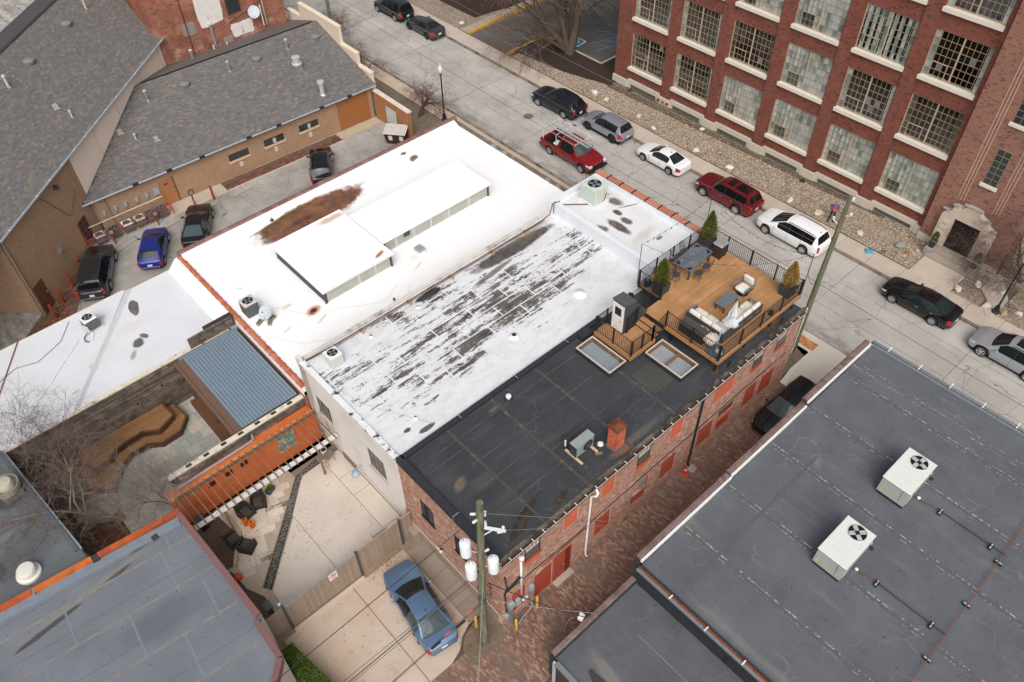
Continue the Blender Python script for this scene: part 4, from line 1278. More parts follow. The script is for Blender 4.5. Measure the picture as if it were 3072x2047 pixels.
# seams: dark tape with pale worn dashes
t=NT('worn_seam_tape')
nn=t.noise(7,5,.7,co=t.mapped((1.0,1.0,1)))
c=t.mix(t.ramp(nn,.47,.56),lin('56565a'),lin('b0a48f'))
M_SEAM=t.fin(t.mix(t.ramp(t.noise(2,3),.45,.6),c,lin('5b5c5f')),.85)
M_SEAMD=mat('dark_seam_tape',lin('585b60'),.8,.12,4)
def seam_y(x,y0,y1,w_=.1,m=None):
 z0,z1=sz(x-w_/2)+.004,sz(x+w_/2)+.004
 b=MB().hex([(x-w_/2,y0,z0-.02),(x+w_/2,y0,z1-.02),(x+w_/2,y1,z1-.02),(x-w_/2,y1,z0-.02)],[(x-w_/2,y0,z0),(x+w_/2,y0,z1),(x+w_/2,y1,z1),(x-w_/2,y1,z0)])
 return b.build('roof_seam',m or M_SEAM,S)
for x in(18.6,21.8,25.25,28.55,31.7):
 seam_y(x-.04,-40,9.4,.16,M_SEAMD)
 seam_y(x+.06,-40,9.4,.07).location.z=.003
 seam_y(x-.14,-40,9.4,.03).location.z=.003
for x in(32.85,32.55):
 seam_y(x,-40,9.4,.04)
mb=MB().hex([(16,7.35,sz(16)-.01),(26.2,7.35,sz(26.2)-.01),(26.2,7.5,sz(26.2)-.01),(16,7.5,sz(16)-.01)],[(16,7.35,sz(16)+.011),(26.2,7.35,sz(26.2)+.011),(26.2,7.5,sz(26.2)+.011),(16,7.5,sz(16)+.011)])
mb.build('roof_seam',M_SEAMD,S)
mb=MB().hex([(16,-8.6,sz(16)-.01),(34,-8.6,sz(34)-.01),(34,-8.4,sz(34)-.01),(16,-8.4,sz(16)-.01)],[(16,-8.6,sz(16)+.011),(34,-8.6,sz(34)+.011),(34,-8.4,sz(34)+.011),(16,-8.4,sz(16)+.011)])
mb.build('roof_seam',M_SEAMD,S)
# north parapet in three steps with clay tile coping
M_MTILE=piece_mat('mauve_tile',['7a6562','836e6a','6f5b58','8a7470'],dirt=(lin('5c4a47'),2,.5,.7),bump=.1)
def tile_coping(par,x0,x1,y,z,L=.62,wd=.3,m=None,name='coping_tile'):
 n=max(1,round((x1-x0)/L))
 for i in range(n):
  a=x0+(x1-x0)*i/n
  b=x0+(x1-x0)*(i+1)/n
  h=wd/2
  for xa,xb,e in((a,b-.07,0),(b-.07,b-.004,.02)):
   MB().add([(xa,y-h-e,z),(xb,y-h-e,z),(xb,y-h*.6,z+.08+e),(xa,y-h*.6,z+.08+e),(xb,y+h*.6,z+.08+e),(xa,y+h*.6,z+.08+e),(xb,y+h+e,z),(xa,y+h+e,z)],[(0,1,2,3),(3,2,4,5),(5,4,6,7),(0,3,5,7),(1,6,4,2)]).build(name,m or M_MTILE,par)
M_DKW=mat('dark_wall',lin('3a3c40'),.85,.15,2)
for x0,x1,z in((15.75,22.2,4.42),(22.2,28.4,4.62),(28.4,34.3,4.95)):
 MB().box(x0,x1,9.6,9.93,-.5,z).build('north_parapet',M_DKW,S)
 tile_coping(S,x0,x1,9.78,z+.002)
 MB().box(x0,x1,9.5,9.595,z-.15,z+.03).build('white_trim',M_WHITE,S)
MB().box(34.45,34.5,-45,9.6,4.5,4.95).build('gutter_fascia',M_DKW,S)
MB().box(34.5,34.62,-45,9.6,4.86,4.9).box(34.6,34.63,-45,9.6,4.86,5.0).build('gutter',M_GALV,S)
MB().box(34.35,34.46,-45,9.5,4.78,4.93).build('gutter_board',M_GALV,S)
for i in range(14):
 MB().box(34.46,34.9,8.6-i*1.75,8.66-i*1.75,4.95,4.985).build('gutter_bracket',M_WHITE,S)
MB().box(15.7,15.752,-45,9.59,2.2,4.0).build('west_face',mat('west_face_dark',lin('32353a'),.7,.15,2),S)
MB().box(15.6,15.75,-45,9.55,3.85,3.98).build('rusty_fascia',M_RUST,S)
MB().box(15.45,15.6,-45,9.55,3.93,3.96).box(15.44,15.47,-45,9.55,3.93,4.08).build('gutter',M_GALV,S)
for i in range(12):
 MB().box(15.42,15.68,7.6-i*1.95,7.66-i*1.95,4.07,4.1).build('gutter_bracket',M_WHITE,S)
MB().box(15.69,15.72,4.4,4.6,2.3,3.0).build('vent_slot',M_BLACK,S)
# low wing
Lw=thing('low_garage_wing','low flat wing with grey roof and mauve tile coping by the alley','building')
M_RL=roof_dark('low_roof_membrane','55585d','63666b',stains=[(11.0,6.9,.3,1.6,-10,'3f3d3a',.9,1.4,.15),(11.6,7.2,.35,1.8,-10,'8b8577',.5,1.4,.5)],dust='7d786e',damt=.25,ax=1)
MB().box(10.45,15.69,-45,9.55,-.5,2.2).build('wall',mat('low_wing_wall',lin('4a3f39'),.9),Lw)
MB().box(10.5,15.69,-45,9.55,2.2,2.36).build('roof_membrane',M_RL,Lw)
MB().box(10.45,15.68,9.56,9.9,-.5,2.6).build('north_parapet',M_DKW,Lw)
tile_coping(Lw,10.45,15.7,9.74,2.602)
for y0,y1,x in((3.0,7.9,13.9),(-3.0,2.9,13.6),(4.8,6.4,12.4)):
 MB().box(x-.012,x+.012,y0,y1,2.36,2.366).build('roof_seam',mat('pale_seam',lin('8f8672'),.9),Lw)
MB().box(10.26,10.44,-45,9.4,2.28,2.32).box(10.24,10.27,-45,9.4,2.28,2.46).box(10.42,10.449,-45,9.4,2.28,2.46).build('gutter',M_GALV,Lw)
MB().box(10.25,10.36,9.4,9.52,-.3,2.4).build('downspout',mat('downspout_grey',lin('b9bec2'),.5),Lw)
for y in(8.0,6.0,4.0):
 MB().box(10.2,10.46,y,y+.05,2.47,2.49).build('gutter_bracket',M_WHITE,Lw)
Q=thing('corner_roof_building','building with blue-grey membrane roof edged in maroon and orange coping','building')
M_RQ=roof_dark('bluegrey_roof','767b83','6c7077',stains=[(-2.0,25.4,.9,.13,8,'4f4a48',.95,1.2,.2),(-5.2,25.0,1.6,.14,6,'4f4a48',.95,1.0,.2),(-.2,26.0,.9,.1,6,'5a544c',.9,1.5,.25),(-3,25.5,4.0,.2,5,'8d8474',.45,1,.5),(-1.5,22.0,2.5,1,0,'565a61',.5,.8,.6)],dust='80807f',damt=.25)
POLY=[(1.72,26.35),(1.85,24.0),(1.95,19.2),(1.62,18.9),(1.66,17.0),(.3,15.6),(-30,13.0),(-30,27.6),(-6.3,27.2)]
MB().prism([(x*.995,y)for x,y in POLY],-.5,3.7).build('wall',mat('pale_side_wall',lin('c2bab4'),.9,.08,1),Q)
MB().prism(POLY,3.7,3.8).build('roof_membrane',M_RQ,Q)
M_MAR=mat('maroon_metal',lin('7d5a5a'),.55,.08,3,spec=.35,rnd=.05)
def edge_cap(par,name,a,b,z0,z1,wd,m):
 a,b=Vector(a),Vector(b)
 d=(b-a).normalized()
 nn=Vector((-d.y,d.x))*wd/2
 return MB().prism([tuple(a+nn),tuple(b+nn),tuple(b-nn),tuple(a-nn)],z0,z1).build(name,m,par)
pts=[(1.72,26.3),(1.76,25.0),(1.82,23.2),(1.87,21.4),(1.93,19.25)]
for a,b in zip(pts[:-1],pts[1:]):
 edge_cap(Q,'east_coping',(a[0]-.12,a[1]),(b[0]-.12,b[1]+.01),3.6,4.0,.26,M_MAR)
edge_cap(Q,'east_coping',(1.6,19.1),(1.55,17.05),3.5,3.95,.26,M_MAR)
edge_cap(Q,'east_coping',(1.52,17.0),(.2,15.65),3.5,3.95,.26,M_MAR)
edge_cap(Q,'parapet_flashing',(1.45,26.0),(-6.3,26.85),3.6,3.86,.5,mat('flashing_bluegrey',lin('78828c'),.75,.15,2))
edge_cap(Q,'parapet_flashing',(-6.3,26.85),(-20,27.3),3.6,3.86,.5,mat('flashing_bluegrey','78828c'))
OR2=[mat('burnt_orange_%d'%i,lin(c),.5,.25,2,spec=.4,col2=lin('7d3a26'),c2=(.5,.75))for i,c in enumerate(('b0562f','c4682f','9a4a2e'))]
for i,(a,b)in enumerate((((1.7,26.42),(.9,26.5)),((.86,26.5),(-2.15,26.8)),((-2.45,26.82),(-5.0,27.08)),((-5.1,27.1),(-8.5,27.45)))):
 edge_cap(Q,'north_coping',a,b,3.75,4.02,.27,OR2[(2,0,1,0)[i]])
edge_cap(Q,'coping_gap',(-2.15,26.75),(-2.45,26.78),3.7,3.98,.36,M_DKW)
edge_cap(Q,'coping_gap',(-5.0,27.05),(-5.1,27.06),3.7,3.98,.36,M_GALV)
mb=MB()
for y0 in(18.0,20.3,22.6,24.7):
 edge_cap(Q,'roof_seam',(1.5,y0+.2),(-14,y0+1.75),3.8,3.806,.14,mat('tan_seam',lin('827f78'),.85,.12,4,col2=lin('72757a'),c2=(.45,.65)))
 edge_cap(Q,'roof_seam',(1.5,y0+.95),(-14,y0+2.45),3.8,3.805,.03,mat('thin_seam',lin('64686e'),.85))
for x0,y0,y1 in((.4,24.7,26),(-.2,22.7,25.0),(-2.6,20.9,23.2),(-1.2,18.5,20.8),(-4.6,23.4,25.6),(-6.2,21.0,23.6),(.6,20.4,22.6)):
 edge_cap(Q,'roof_seam',(x0,y0),(x0+.25,y1),3.8,3.804,.1,mat('pale_patch_seam',lin('787d84'),.85,.1,3))
MB().cbox((.2,25.95,3.87),(.3,.3,.03),.1,.01).build('roof_drain',M_DKW,Q)
# ================================================================== WEST BUILDING (dark roof, left edge)
Wb=thing('vented_roof_building','flat dark grey roof carrying a large exhaust fan beside bare trees','building')
M_RW=roof_dark('charcoal_roof','5c6064','6b6e71',stains=[(-4.2,33.0,.9,.6,0,'3f4247',.8,1.5,.4),(-6.0,29.5,.5,.6,0,'474749',.8,1.5,.3),(-5.5,31,2,.2,10,'8a8578',.4,1.5,.6)],dust='85817a',damt=.35)
MB().prism([(-3.35,36.2),(-2.6,28.0),(-2.5,27.35),(-30,28.6),(-30,36.2)],-.5,3.45).build('wall',mat('west_wall',lin('5d544d'),.9),Wb)
MB().prism([(-3.4,36.2),(-2.65,28.0),(-2.6,27.35),(-30,28.6),(-30,36.2)],3.45,3.55).build('roof_membrane',M_RW,Wb)
edge_cap(Wb,'roof_kerb',(-3.5,36.1),(-2.8,28.0),3.5,3.68,.2,mat('kerb_membrane',lin('5a5f64'),.7,.15,3))
edge_cap(Wb,'roof_edge',(-3.36,36.15),(-2.62,28.0),3.4,3.62,.1,mat('edge_metal',lin('8d979c'),.5))
edge_cap(Wb,'roof_edge',(-3.5,36.25),(-12,36.25),3.4,3.75,.14,M_DKW)
edge_cap(Wb,'roof_seam',(-3.3,31.2),(-9,31.9),3.55,3.556,.1,mat('dark_seam_tape','4e5156'))
# ================================================================== CHURCH (two shingled wings)
Ch=thing('brick_church','tan brick church hall with two steep grey shingled wings','building')
M_TAN=brick_tex('tan_brick',math.atan2(-.0408,1),'bd9b7f','ad8a6e','8a705c',var=.08,dark=.12,ms=.014)
M_TANL=brick_tex('tan_brick_diagonal',rad(42.2),'bd9b7f','ad8a6e','8a705c',var=.08,dark=.12,ms=.014)
M_TANE=brick_tex('tan_brick_gable',rad(132.2),'bd9b7f','ad8a6e','8a705c',var=.08,dark=.12,ms=.014)
M_PEACH=mat('peach_panel',lin('efdccc'),.85,.05,.8,.05)
SHC=['676564','706e6d','777573','6a686b','7e766e','6d6866','646669','8b7f70','6e6c71','726c69','6b6a6a','747170']
M_SH=piece_mat('roof_shingle',SHC,var=.15,sc=5,bump=.2)
# --- diagonal wing
dL=Vector((math.cos(rad(42.2)),math.sin(rad(42.2)),0))
nL=Vector((-dL.y,dL.x,0))
EL=Vector((2.48,49.25,6.5))
rise,run=3.5,6.83
sl=Vector((nL.x*run,nL.y*run,rise)).normalized()
slN=dL.cross(sl)
slen=math.hypot(rise,run)
LW=33.0
o0=EL-dL*14
def quad_prism(par,name,pts,th,m):
 nrm=(Vector(pts[1])-Vector(pts[0])).cross(Vector(pts[2])-Vector(pts[0])).normalized()
 n=len(pts)
 lo=[tuple(Vector(p)-nrm*th)for p in pts]
 return MB().add(lo+[tuple(p)for p in pts],[tuple(range(n-1,-1,-1)),tuple(range(n,2*n))]+[(i,(i+1)%n,n+(i+1)%n,n+i)for i in range(n)]).build(name,m,par)
LEN=14+31.1
A0,A1=o0,o0+dL*LEN
quad_prism(Ch,'roof_deck',[A0,A1,A1+sl*slen,A0+sl*slen],.15,mat('roof_underlay',lin('4a484a'),.9))
pieces(Ch,'shingles',A0,dL,sl,slN,LEN,slen,.30,.145,.004,.006,M_SH,nsingle=150,tilt=.012,wjit=1,seed=31,keep=lambda u,v:u>10.5-v*1.2)
rb=A0+sl*slen
quad_prism(Ch,'back_roof',[rb+dL*LEN,rb,rb+nL*run+Vector((0,0,-rise)),rb+dL*LEN+nL*run+Vector((0,0,-rise))],.15,mat('roof_back_shingle',lin('4f4c4e'),.9,.2,6))
MB().tube([rb+Vector((0,0,.02)),rb+dL*LEN+Vector((0,0,.02))],.07,6).build('ridge_cap',mat('ridge_dark',lin('3f3d3f'),.9),Ch)
M_GUT=mat('gutter_aluminium',lin('a9b1b8'),.4,.1,3,metal=.3,spec=.5)
g0,g1=EL-dL*.3,EL+dL*31.1
MB().tube([g0-nL*.06+Vector((0,0,-.05)),g1-nL*.06+Vector((0,0,-.05))],.08,6).build('gutter',M_GUT,Ch)
w0=EL+nL*.35
for k in range(18):
 p=g0+dL*(1+k*1.7)-nL*.12
 MB().cbox((p.x,p.y,p.z+.03),(.05,.1,.02),rad(42)).build('gutter_strap',M_WHITE,Ch)
def wall_quad(par,name,a,b,z0,z1,m,th=.2):
 a,b=Vector((a[0],a[1],0)),Vector((b[0],b[1],0))
 d=(b-a).normalized()
 n=Vector((-d.y,d.x,0))*th
 return MB().hex([(a.x,a.y,z0),(b.x,b.y,z0),(b.x+n.x,b.y+n.y,z0),(a.x+n.x,a.y+n.y,z0)],[(a.x,a.y,z1),(b.x,b.y,z1),(b.x+n.x,b.y+n.y,z1),(a.x+n.x,a.y+n.y,z1)]).build(name,m,par)
wA=EL+nL*.3-dL*0.0
wB=EL+nL*.3+dL*8.9
wC=EL+nL*.3+dL*30.8
wall_quad(Ch,'brick_wall',wA,wB,-.5,6.6,M_TANL)
wall_quad(Ch,'panel_wall',wB,wC,.5,6.6,M_PEACH)
for k in(12.5,16.2,20.5,24.2,27.8):
 p=EL+nL*.295+dL*k
 MB().cbox((p.x,p.y,5.0),(.02,.02,3.0),rad(42)).build('panel_joint',mat('panel_joint_grey',lin('b09a88'),.9),Ch)
ge=wA+nL*13.0
wall_quad(Ch,'gable_wall',(ge.x,ge.y),(wA.x,wA.y),-.5,6.5,M_TANE)
wall_quad(Ch,'end_wall',wC,wC+nL*13,2,6.5,M_PEACH)
mb=MB().add([tuple(wA+Vector((0,0,0))-Vector((0,0,0))),tuple(ge),tuple((wA+ge)/2+Vector((0,0,3.3)))],[(0,1,2)])
mb.build('gable_top',M_TANE,Ch)
mb=MB().tube([wA-nL*.1-dL*.06+Vector((0,0,0)),Vector((wA.x-nL.x*.1-dL.x*.06,wA.y-nL.y*.1-dL.y*.06,-.1))],.06,6)
mb.build('downspout',mat('downspout_taupe',lin('8a8176'),.6),Ch)
pC=wC-nL*.1+dL*.05
MB().tube([pC,Vector((pC.x,pC.y,4.2))],.06,6).build('downspout',mat('downspout_taupe','8a8176'),Ch)
# door in the diagonal wall
def on_wall(a,d,n,u,z,out=.0):
 return Vector((a.x+d.x*u-n.x*out,a.y+d.y*u-n.y*out,z))
def wall_box(par,name,a,d,n,u0,u1,z0,z1,o0,o1,m):
 lo=[on_wall(a,d,n,u,z0,o)for u,o in((u0,o1),(u1,o1),(u1,o0),(u0,o0))]
 hi=[on_wall(a,d,n,u,z1,o)for u,o in((u0,o1),(u1,o1),(u1,o0),(u0,o0))]
 return MB().hex([tuple(p)for p in lo],[tuple(p)for p in hi]).build(name,m,par)
M_BDOOR=mat('brown_door',lin('6a4231'),.6,.08,2)
M_TDOOR=mat('tan_door',lin('a8724c'),.6,.08,2)
dd=wall_box(Ch,'door',wA,dL,nL,.25,1.3,-.2,2.0,-.02,.03,M_BDOOR)
wall_box(dd,'handle',wA,dL,nL,1.15,1.22,.85,1.0,.03,.08,M_GALV)
wall_box(Ch,'wall_light',wA,dL,nL,3.9,4.15,1.9,2.15,.002,.2,M_GALV)
wall_box(Ch,'floodlight',wA,dL,nL,6.2,6.4,5.4,5.7,.002,.3,mat('lamp_bronze',lin('4a443c'),.5),)
gr=wall_box(Ch,'louvre_grille',wA,dL,nL,6.6,7.7,.35,2.2,.002,.05,mat('grille_redbrown',lin('8a4a33'),.7,.3,8))
for i in range(2):
 for j in range(4):
  wall_box(gr,'grille_pane',wA,dL,nL,6.68+i*.52,7.12+i*.52,.42+j*.45,.8+j*.45,.05,.06,mat('grille_shadow',lin('4a3a3a'),.6))
mb=MB().tube([on_wall(wA,dL,nL,4.6,5.9,.06),on_wall(wA,dL,nL,5.0,5.4,.06),on_wall(wA,dL,nL,6.3,3.2,.06),on_wall(wA,dL,nL,6.6,3.1,.06),on_wall(wA,dL,nL,8.0,4.2,.06)],.025,5)
mb.build('cable',mat('cable_grey',lin('6b645c'),.8),Ch)
# --- right wing, eave towards the lot
dR=Vector((1,-.0408,0)).normalized()
nR=Vector((-dR.y,dR.x,0))
ER=Vector((8.17,54.8,2.8))
RR,RU=2.7,8.0
LR=24.6
s2=Vector((nR.x*RU,nR.y*RU,RR)).normalized()
s2N=dR.cross(s2)
s2l=math.hypot(RR,RU)
# roof is cut by the diagonal wing's wall
def clipL(P,off=.28):
 out=[]
 f=lambda q:(Vector((q[0],q[1],0))-Vector((EL.x,EL.y,0))).dot(nL)-off
 n=len(P)
 for i in range(n):
  a,b=P[i],P[(i+1)%n]
  fa,fb=f(a),f(b)
  if fa<=0:
   out.append(a)
  if(fa<=0)!=(fb<=0):
   k=fa/(fa-fb)
   out.append(tuple(Vector(a)+(Vector(b)-Vector(a))*k))
 return out
R0,R1=ER,ER+dR*LR
P=clipL([tuple(R0),tuple(R1),tuple(R1+s2*s2l),tuple(R0+s2*s2l)])
quad_prism(Ch,'roof_deck',P,.15,mat('roof_underlay','4a484a'))
pieces(Ch,'shingles',R0,dR,s2,s2N,LR,s2l,.30,.145,.004,.006,M_SH,nsingle=150,tilt=.012,wjit=1,seed=37,keep=lambda u,v:((R0+dR*u+s2*v)-EL).dot(nL)<.2)
T0,T1=R0+s2*s2l,R1+s2*s2l
down=Vector((nR.x*4.4,nR.y*4.4,-1.45))
P=clipL([tuple(T0),tuple(T1),tuple(T1+down),tuple(T0+down)])
quad_prism(Ch,'back_roof',P,.15,mat('roof_back_brown',lin('6d6563'),.9,.2,5))
k0=T0+dR*8.7
MB().tube([k0+Vector((0,0,.03)),T1-dR*.8+Vector((0,0,.03))],.07,5).build('ridge_cap',mat('ridge_black',lin('262425'),.9),Ch)
aR=ER+nR*.35+dR*.75
wall_quad(Ch,'brick_wall',aR,ER+nR*.35+dR*(LR-.3),-.5,2.72,M_TAN,.3)
wall_quad(Ch,'fascia',R0+nR*.02,R1+nR*.02,2.58,2.76,mat('fascia_taupe',lin('9a8f84'),.7),.1)
segs=19
for i in range(segs):
 a=R0+dR*(LR*i/segs)-nR*.07
 b=R0+dR*(LR*(i+1)/segs-.02)-nR*.07
 dark=i in(2,4,6,9,11,14,16)
 MB().tube([a+Vector((0,0,-.06)),b+Vector((0,0,-.06))],.075,6).build('gutter',M_GUT,Ch)
 if dark:
  c_=b
  MB().cbox((c_.x,c_.y,c_.z-.03),(.42,.19,.13),math.atan2(dR.y,dR.x)).build('snow_guard',M_BLACK,Ch)
MB().tube([R0+dR*1.5-nR*.05+Vector((0,0,-.1)),on_wall(aR,dR,nR,.8,2.3,.08),on_wall(aR,dR,nR,.8,-.1,.08)],.05,6).build('downspout',mat('downspout_taupe','8a8176'),Ch)
aR0=ER+nR*.35
for x0,x1 in((19.25,20.95),(22.3,24.05),(25.45,27.2)):
 u0,u1=x0-aR0.x,x1-aR0.x
 wn_=wall_box(Ch,'window',aR0,dR,nR,u0,u1,1.15,1.75,-.05,.015,mat('bronze_frame',lin('5c3f2c'),.6))
 wall_box(wn_,'pane',aR0,dR,nR,u0+.06,(u0+u1)/2-.02,1.2,1.7,.016,.02,M_GLASS)
 wall_box(wn_,'pane',aR0,dR,nR,(u0+u1)/2+.02,u1-.06,1.2,1.7,.016,.02,M_GLASS)
 wall_box(wn_,'sill',aR0,dR,nR,u0-.08,u1+.08,1.0,1.148,-.02,.1,mat('sill_buff',lin('cdb596'),.9))
 if x0>20:
  q=wall_box(wn_,'notice_sticker',aR0,dR,nR,(u0+u1)/2-.1,(u0+u1)/2+.16,1.2,1.62,.021,.024,mat('notice_grey',lin('b9b7b2'),.7,.5,25))
 q=wall_box(Ch,'parking_sign',aR0,dR,nR,(u0+u1)/2-.12,(u0+u1)/2+.14,.42,.82,.002,.02,mat('sign_white',lin('e6dcda'),.6))
 for k in range(4):
  wall_box(q,'sign_text',aR0,dR,nR,(u0+u1)/2-.09,(u0+u1)/2+.11,.48+k*.08,.51+k*.08,.021,.023,mat('sign_red',lin('b5443c'),.6))
dd=wall_box(Ch,'door',aR0,dR,nR,5.45,6.5,-.22,1.95,-.02,.02,M_TDOOR)
wall_box(dd,'handle',aR0,dR,nR,6.3,6.38,.8,1.0,.021,.08,M_GALV)
wall_box(dd,'name_plate',aR0,dR,nR,5.8,6.1,1.5,1.6,.021,.03,M_BLACK)
wall_box(Ch,'door_frame',aR0,dR,nR,6.5,6.6,-.22,2.05,-.02,.04,mat('door_frame_brown',lin('6d4a33'),.7))
gd=wall_box(Ch,'garage_door',aR0,dR,nR,20.9,23.9,-.2,2.35,-.02,.02,mat('garage_tan',lin('a1693f'),.6,.08,2))
for k in range(16):
 wall_box(gd,'slat_line',aR0,dR,nR,20.92,23.88,-.12+k*.155,-.1+k*.155,.021,.024,mat('slat_shadow',lin('7d4f2f'),.7))
M_PPK=mat('stucco_pink',lin('d9c8b8'),.88,.05,1,.05)
M_PCP=mat('parapet_cap',lin('e3d3bd'),.85,.05,1)
gp=MB()
gp.box(32.78,33.1,54.35,68.2,.0,2.8)
for y0,y1,z in((54.4,56.2,3.5),(56.2,58.45,4.55),(58.45,64.6,6.05),(64.6,66.85,4.8),(66.85,68.2,3.8)):
 gp.box(32.78,33.1,y0,y1,2.801,z)
 MB().box(32.74,33.14,y0-.03,y1+.03,z+.002,z+.09).build('parapet_cap',M_PCP,Ch)
gp.build('stepped_parapet',M_PPK,Ch)
for y,z in((55.3,3.2),(57.3,4.2),(60.2,5.8),(62.9,5.8)):
 MB().box(32.765,32.779,y-.01,y+.01,z-.8,z).build('panel_joint',mat('panel_joint_grey','b09a88'),Ch)
Gw=thing('lot_end_wall','painted tan end wall with glass-block window beside the dumpster','wall')
MB().box(32.45,32.75,49.05,53.8,-.4,2.3).build('wall_panel',mat('tan_render',lin('a2714f'),.85,.08,1,.1),Gw)
MB().box(32.4,32.8,49.0,53.9,2.3,2.4).build('coping',mat('coping_pinkish',lin('dccbbd'),.85),Gw)
fb=MB().box(32.42,32.449,50.75,52.2,.15,1.75).build('block_frame',mat('block_frame_brown',lin('7a553d'),.8),Gw)
for i in range(7):
 for j in range(8):
  MB().cbox((32.415,50.86+i*.205,.25+j*.195),(.03,.19,.18),0,.012).build('glass_block',mat('glass_block_pale',lin('bcc4bd'),.25,.12,9,spec=.5,rnd=.1),fb)
Rd=thing('old_red_brick_building','weathered red brick building with white painted patches behind the church','building')
M_OLD=brick_tex('old_red_brick',0,'9c4f38','84422f','b59a88',var=.3,patch=[('6b4a3c',.5,.45,.65,.6),('c9b0a0',.7,.58,.7,.55),('a83f28',.6,.6,.75,.5)])
MB().box(20.5,32.2,66.1,80,-.5,12).build('wall',M_OLD,Rd)
M_WPT=mat('flaking_white_paint',lin('dedad4'),.9,.1,2,.1,col2=lin('8f8177'),c2=(.6,.68))
def rough_patch(par,x0,x1,z0,z1,m,seed,y=66.1,n=22):
 rg=random.Random(seed)
 P=[]
 for i in range(n):
  a=2*PI*i/n
  c_,s_=math.cos(a),math.sin(a)
  k=1/max(abs(c_),abs(s_))
  k*=rg.uniform(.9,1.02)
  P.append(((x0+x1)/2+(x1-x0)/2*c_*k,y-.012,(z0+z1)/2+(z1-z0)/2*s_*k))
 return MB().add(P+[(p[0],y,p[2])for p in P],[tuple(range(n-1,-1,-1))]+[(i,(i+1)%n,n+(i+1)%n,n+i)for i in range(n)]).build('paint_patch',m,par)
rough_patch(Rd,24.3,26.7,6.1,10.5,M_WPT,2)
rough_patch(Rd,26.9,29.0,4.4,5.6,M_WPT,5)
rough_patch(Rd,22.8,24.0,5.9,7.0,mat('grey_cement_patch',lin('8f877d'),.95,.2,3),7)
rough_patch(Rd,26.0,26.9,4.1,4.8,mat('grey_cement_patch','8f877d'),8)
wn_=MB().box(27.0,28.2,66.02,66.098,6.5,9.2).build('window',mat('dark_window_frame',lin('3f3530'),.8,.3,5),Rd)
for i in range(2):
 for j in range(4):
  MB().box(27.08+i*.55,27.55+i*.55,66.0,66.018,6.6+j*.62,7.12+j*.62).build('pane',M_GLASS,wn_)
MB().box(28.25,28.9,66.05,66.098,6.9,9.4).build('shutter',mat('shutter_brown',lin('8a6048'),.85,.2,3),Rd)
mb=MB().tube([(23.2,66.04,4.3),(23.2,66.04,10)],.03,5).tube([(26.9,66.04,5.8),(28.4,66.04,6.2),(30,66.04,6.7),(32,66.04,7.4)],.03,5)
mb.build('wall_cable',M_BLACK,Rd)
MB().tube([(29.9,65.98,4.6),(29.9,65.98,6.4)],.05,6).build('conduit',M_WHITE,Rd)
MB().tube([(30.2,65.98,4.6),(30.2,65.98,6.7)],.07,6).build('conduit',mat('conduit_buff','a89c90'),Rd)
# ================================================================== FACTORY LOFTS
F=thing('brick_factory','tall red brick factory with large gridded steel windows','building')
M_FB=brick_tex('factory_brick',PI/2,'824c40','703f35','8d6558',var=.12,ms=.007)
M_FBT=brick_tex('factory_tower_brick',PI/2,'8f5d4f','7d5044','ab9080',var=.10,ms=.009)
M_FS=mat('factory_limestone',lin('c8bfae'),.9,.07,1.5,.08)
M_SILL=mat('factory_sill',lin('dad3c6'),.85,.05,2)
FX=51.2
bays=[42.2-4.762*i for i in range(6)]
WW,WH,SH0,ST=3.66,3.02,1.98,4.42
NST=5
TOP=24.0
# core walls: pilasters, spandrels
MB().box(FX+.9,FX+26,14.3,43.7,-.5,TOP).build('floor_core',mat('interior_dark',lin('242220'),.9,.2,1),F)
px=[43.78]+[b+.0 for b in bays]
edges=[]
for i,b in enumerate(bays):
 edges.append((b,b-WW))
pil=[(43.78,bays[0])]+[(bays[i]-WW,bays[i+1])for i in range(5)]+[(bays[5]-WW,14.3)]
for k,(y1,y0)in enumerate(pil):
 MB().box(FX,FX+.9,y0+(.0 if k==6 else.08),y1-(.0 if k==0 else.08),.75,TOP).build('pilaster',M_FB,F)
 MB().box(FX-.14,FX+.9,y0-.06,y1+.06,-.5,.72).build('pilaster_base',M_FS,F)
 MB().box(FX+.1,FX+.9,y0-.001,y1+.001,.73,TOP-.01).build('window_reveal',M_FB,F)
MB().box(FX+.9,FX+26,43.701,43.78,-.5,TOP).build('side_wall',brick_tex('factory_side_brick',0,'7d3c30','6b3329','8a5a4c',ms=.007),F)
M_FRAME=mat('cream_window_frame',lin('b7a489'),.6,.06,3)
M_MUN=mat('window_muntin',lin('a08e74'),.6,.06,3)
M_FGL=NT('factory_glass')
_b=M_FGL
_tr=_b.t.nodes.new('ShaderNodeBsdfTransparent')
_tr.inputs[0].default_value=(.93,.95,.94,1)
_gl=_b.t.nodes.new('ShaderNodeBsdfGlossy')
_gl.inputs['Roughness'].default_value=.08
_lw=_b.t.nodes.new('ShaderNodeLayerWeight')
_lw.inputs['Blend'].default_value=.5
_fr=_b.t.nodes.new('ShaderNodeMapRange')
for _k,_v in((1,0.0),(2,1.0),(3,.07),(4,.45)):
 _fr.inputs[_k].default_value=_v
_b.t.links.new(_lw.outputs['Facing'],_fr.inputs[0])
_mx=_b.t.nodes.new('ShaderNodeMixShader')
_b.t.links.new(_fr.outputs[0],_mx.inputs[0])
_b.t.links.new(_tr.outputs[0],_mx.inputs[1])
_b.t.links.new(_gl.outputs[0],_mx.inputs[2])
_rn=_b.math('FRACT',_b.math('ADD',_b.n('NewGeometry').outputs['Random Per Island'],_b.n('ObjectInfo').outputs['Random']))
_tc=palette(_b,_rn,['dfe4e2','f2f6f4','c9d2d0','eef2f0','f6f9f7','b5c0c0','e6ebe9'])
_b.t.links.new(_tc,_tr.inputs[0])
_df=_b.t.nodes.new('ShaderNodeBsdfDiffuse')
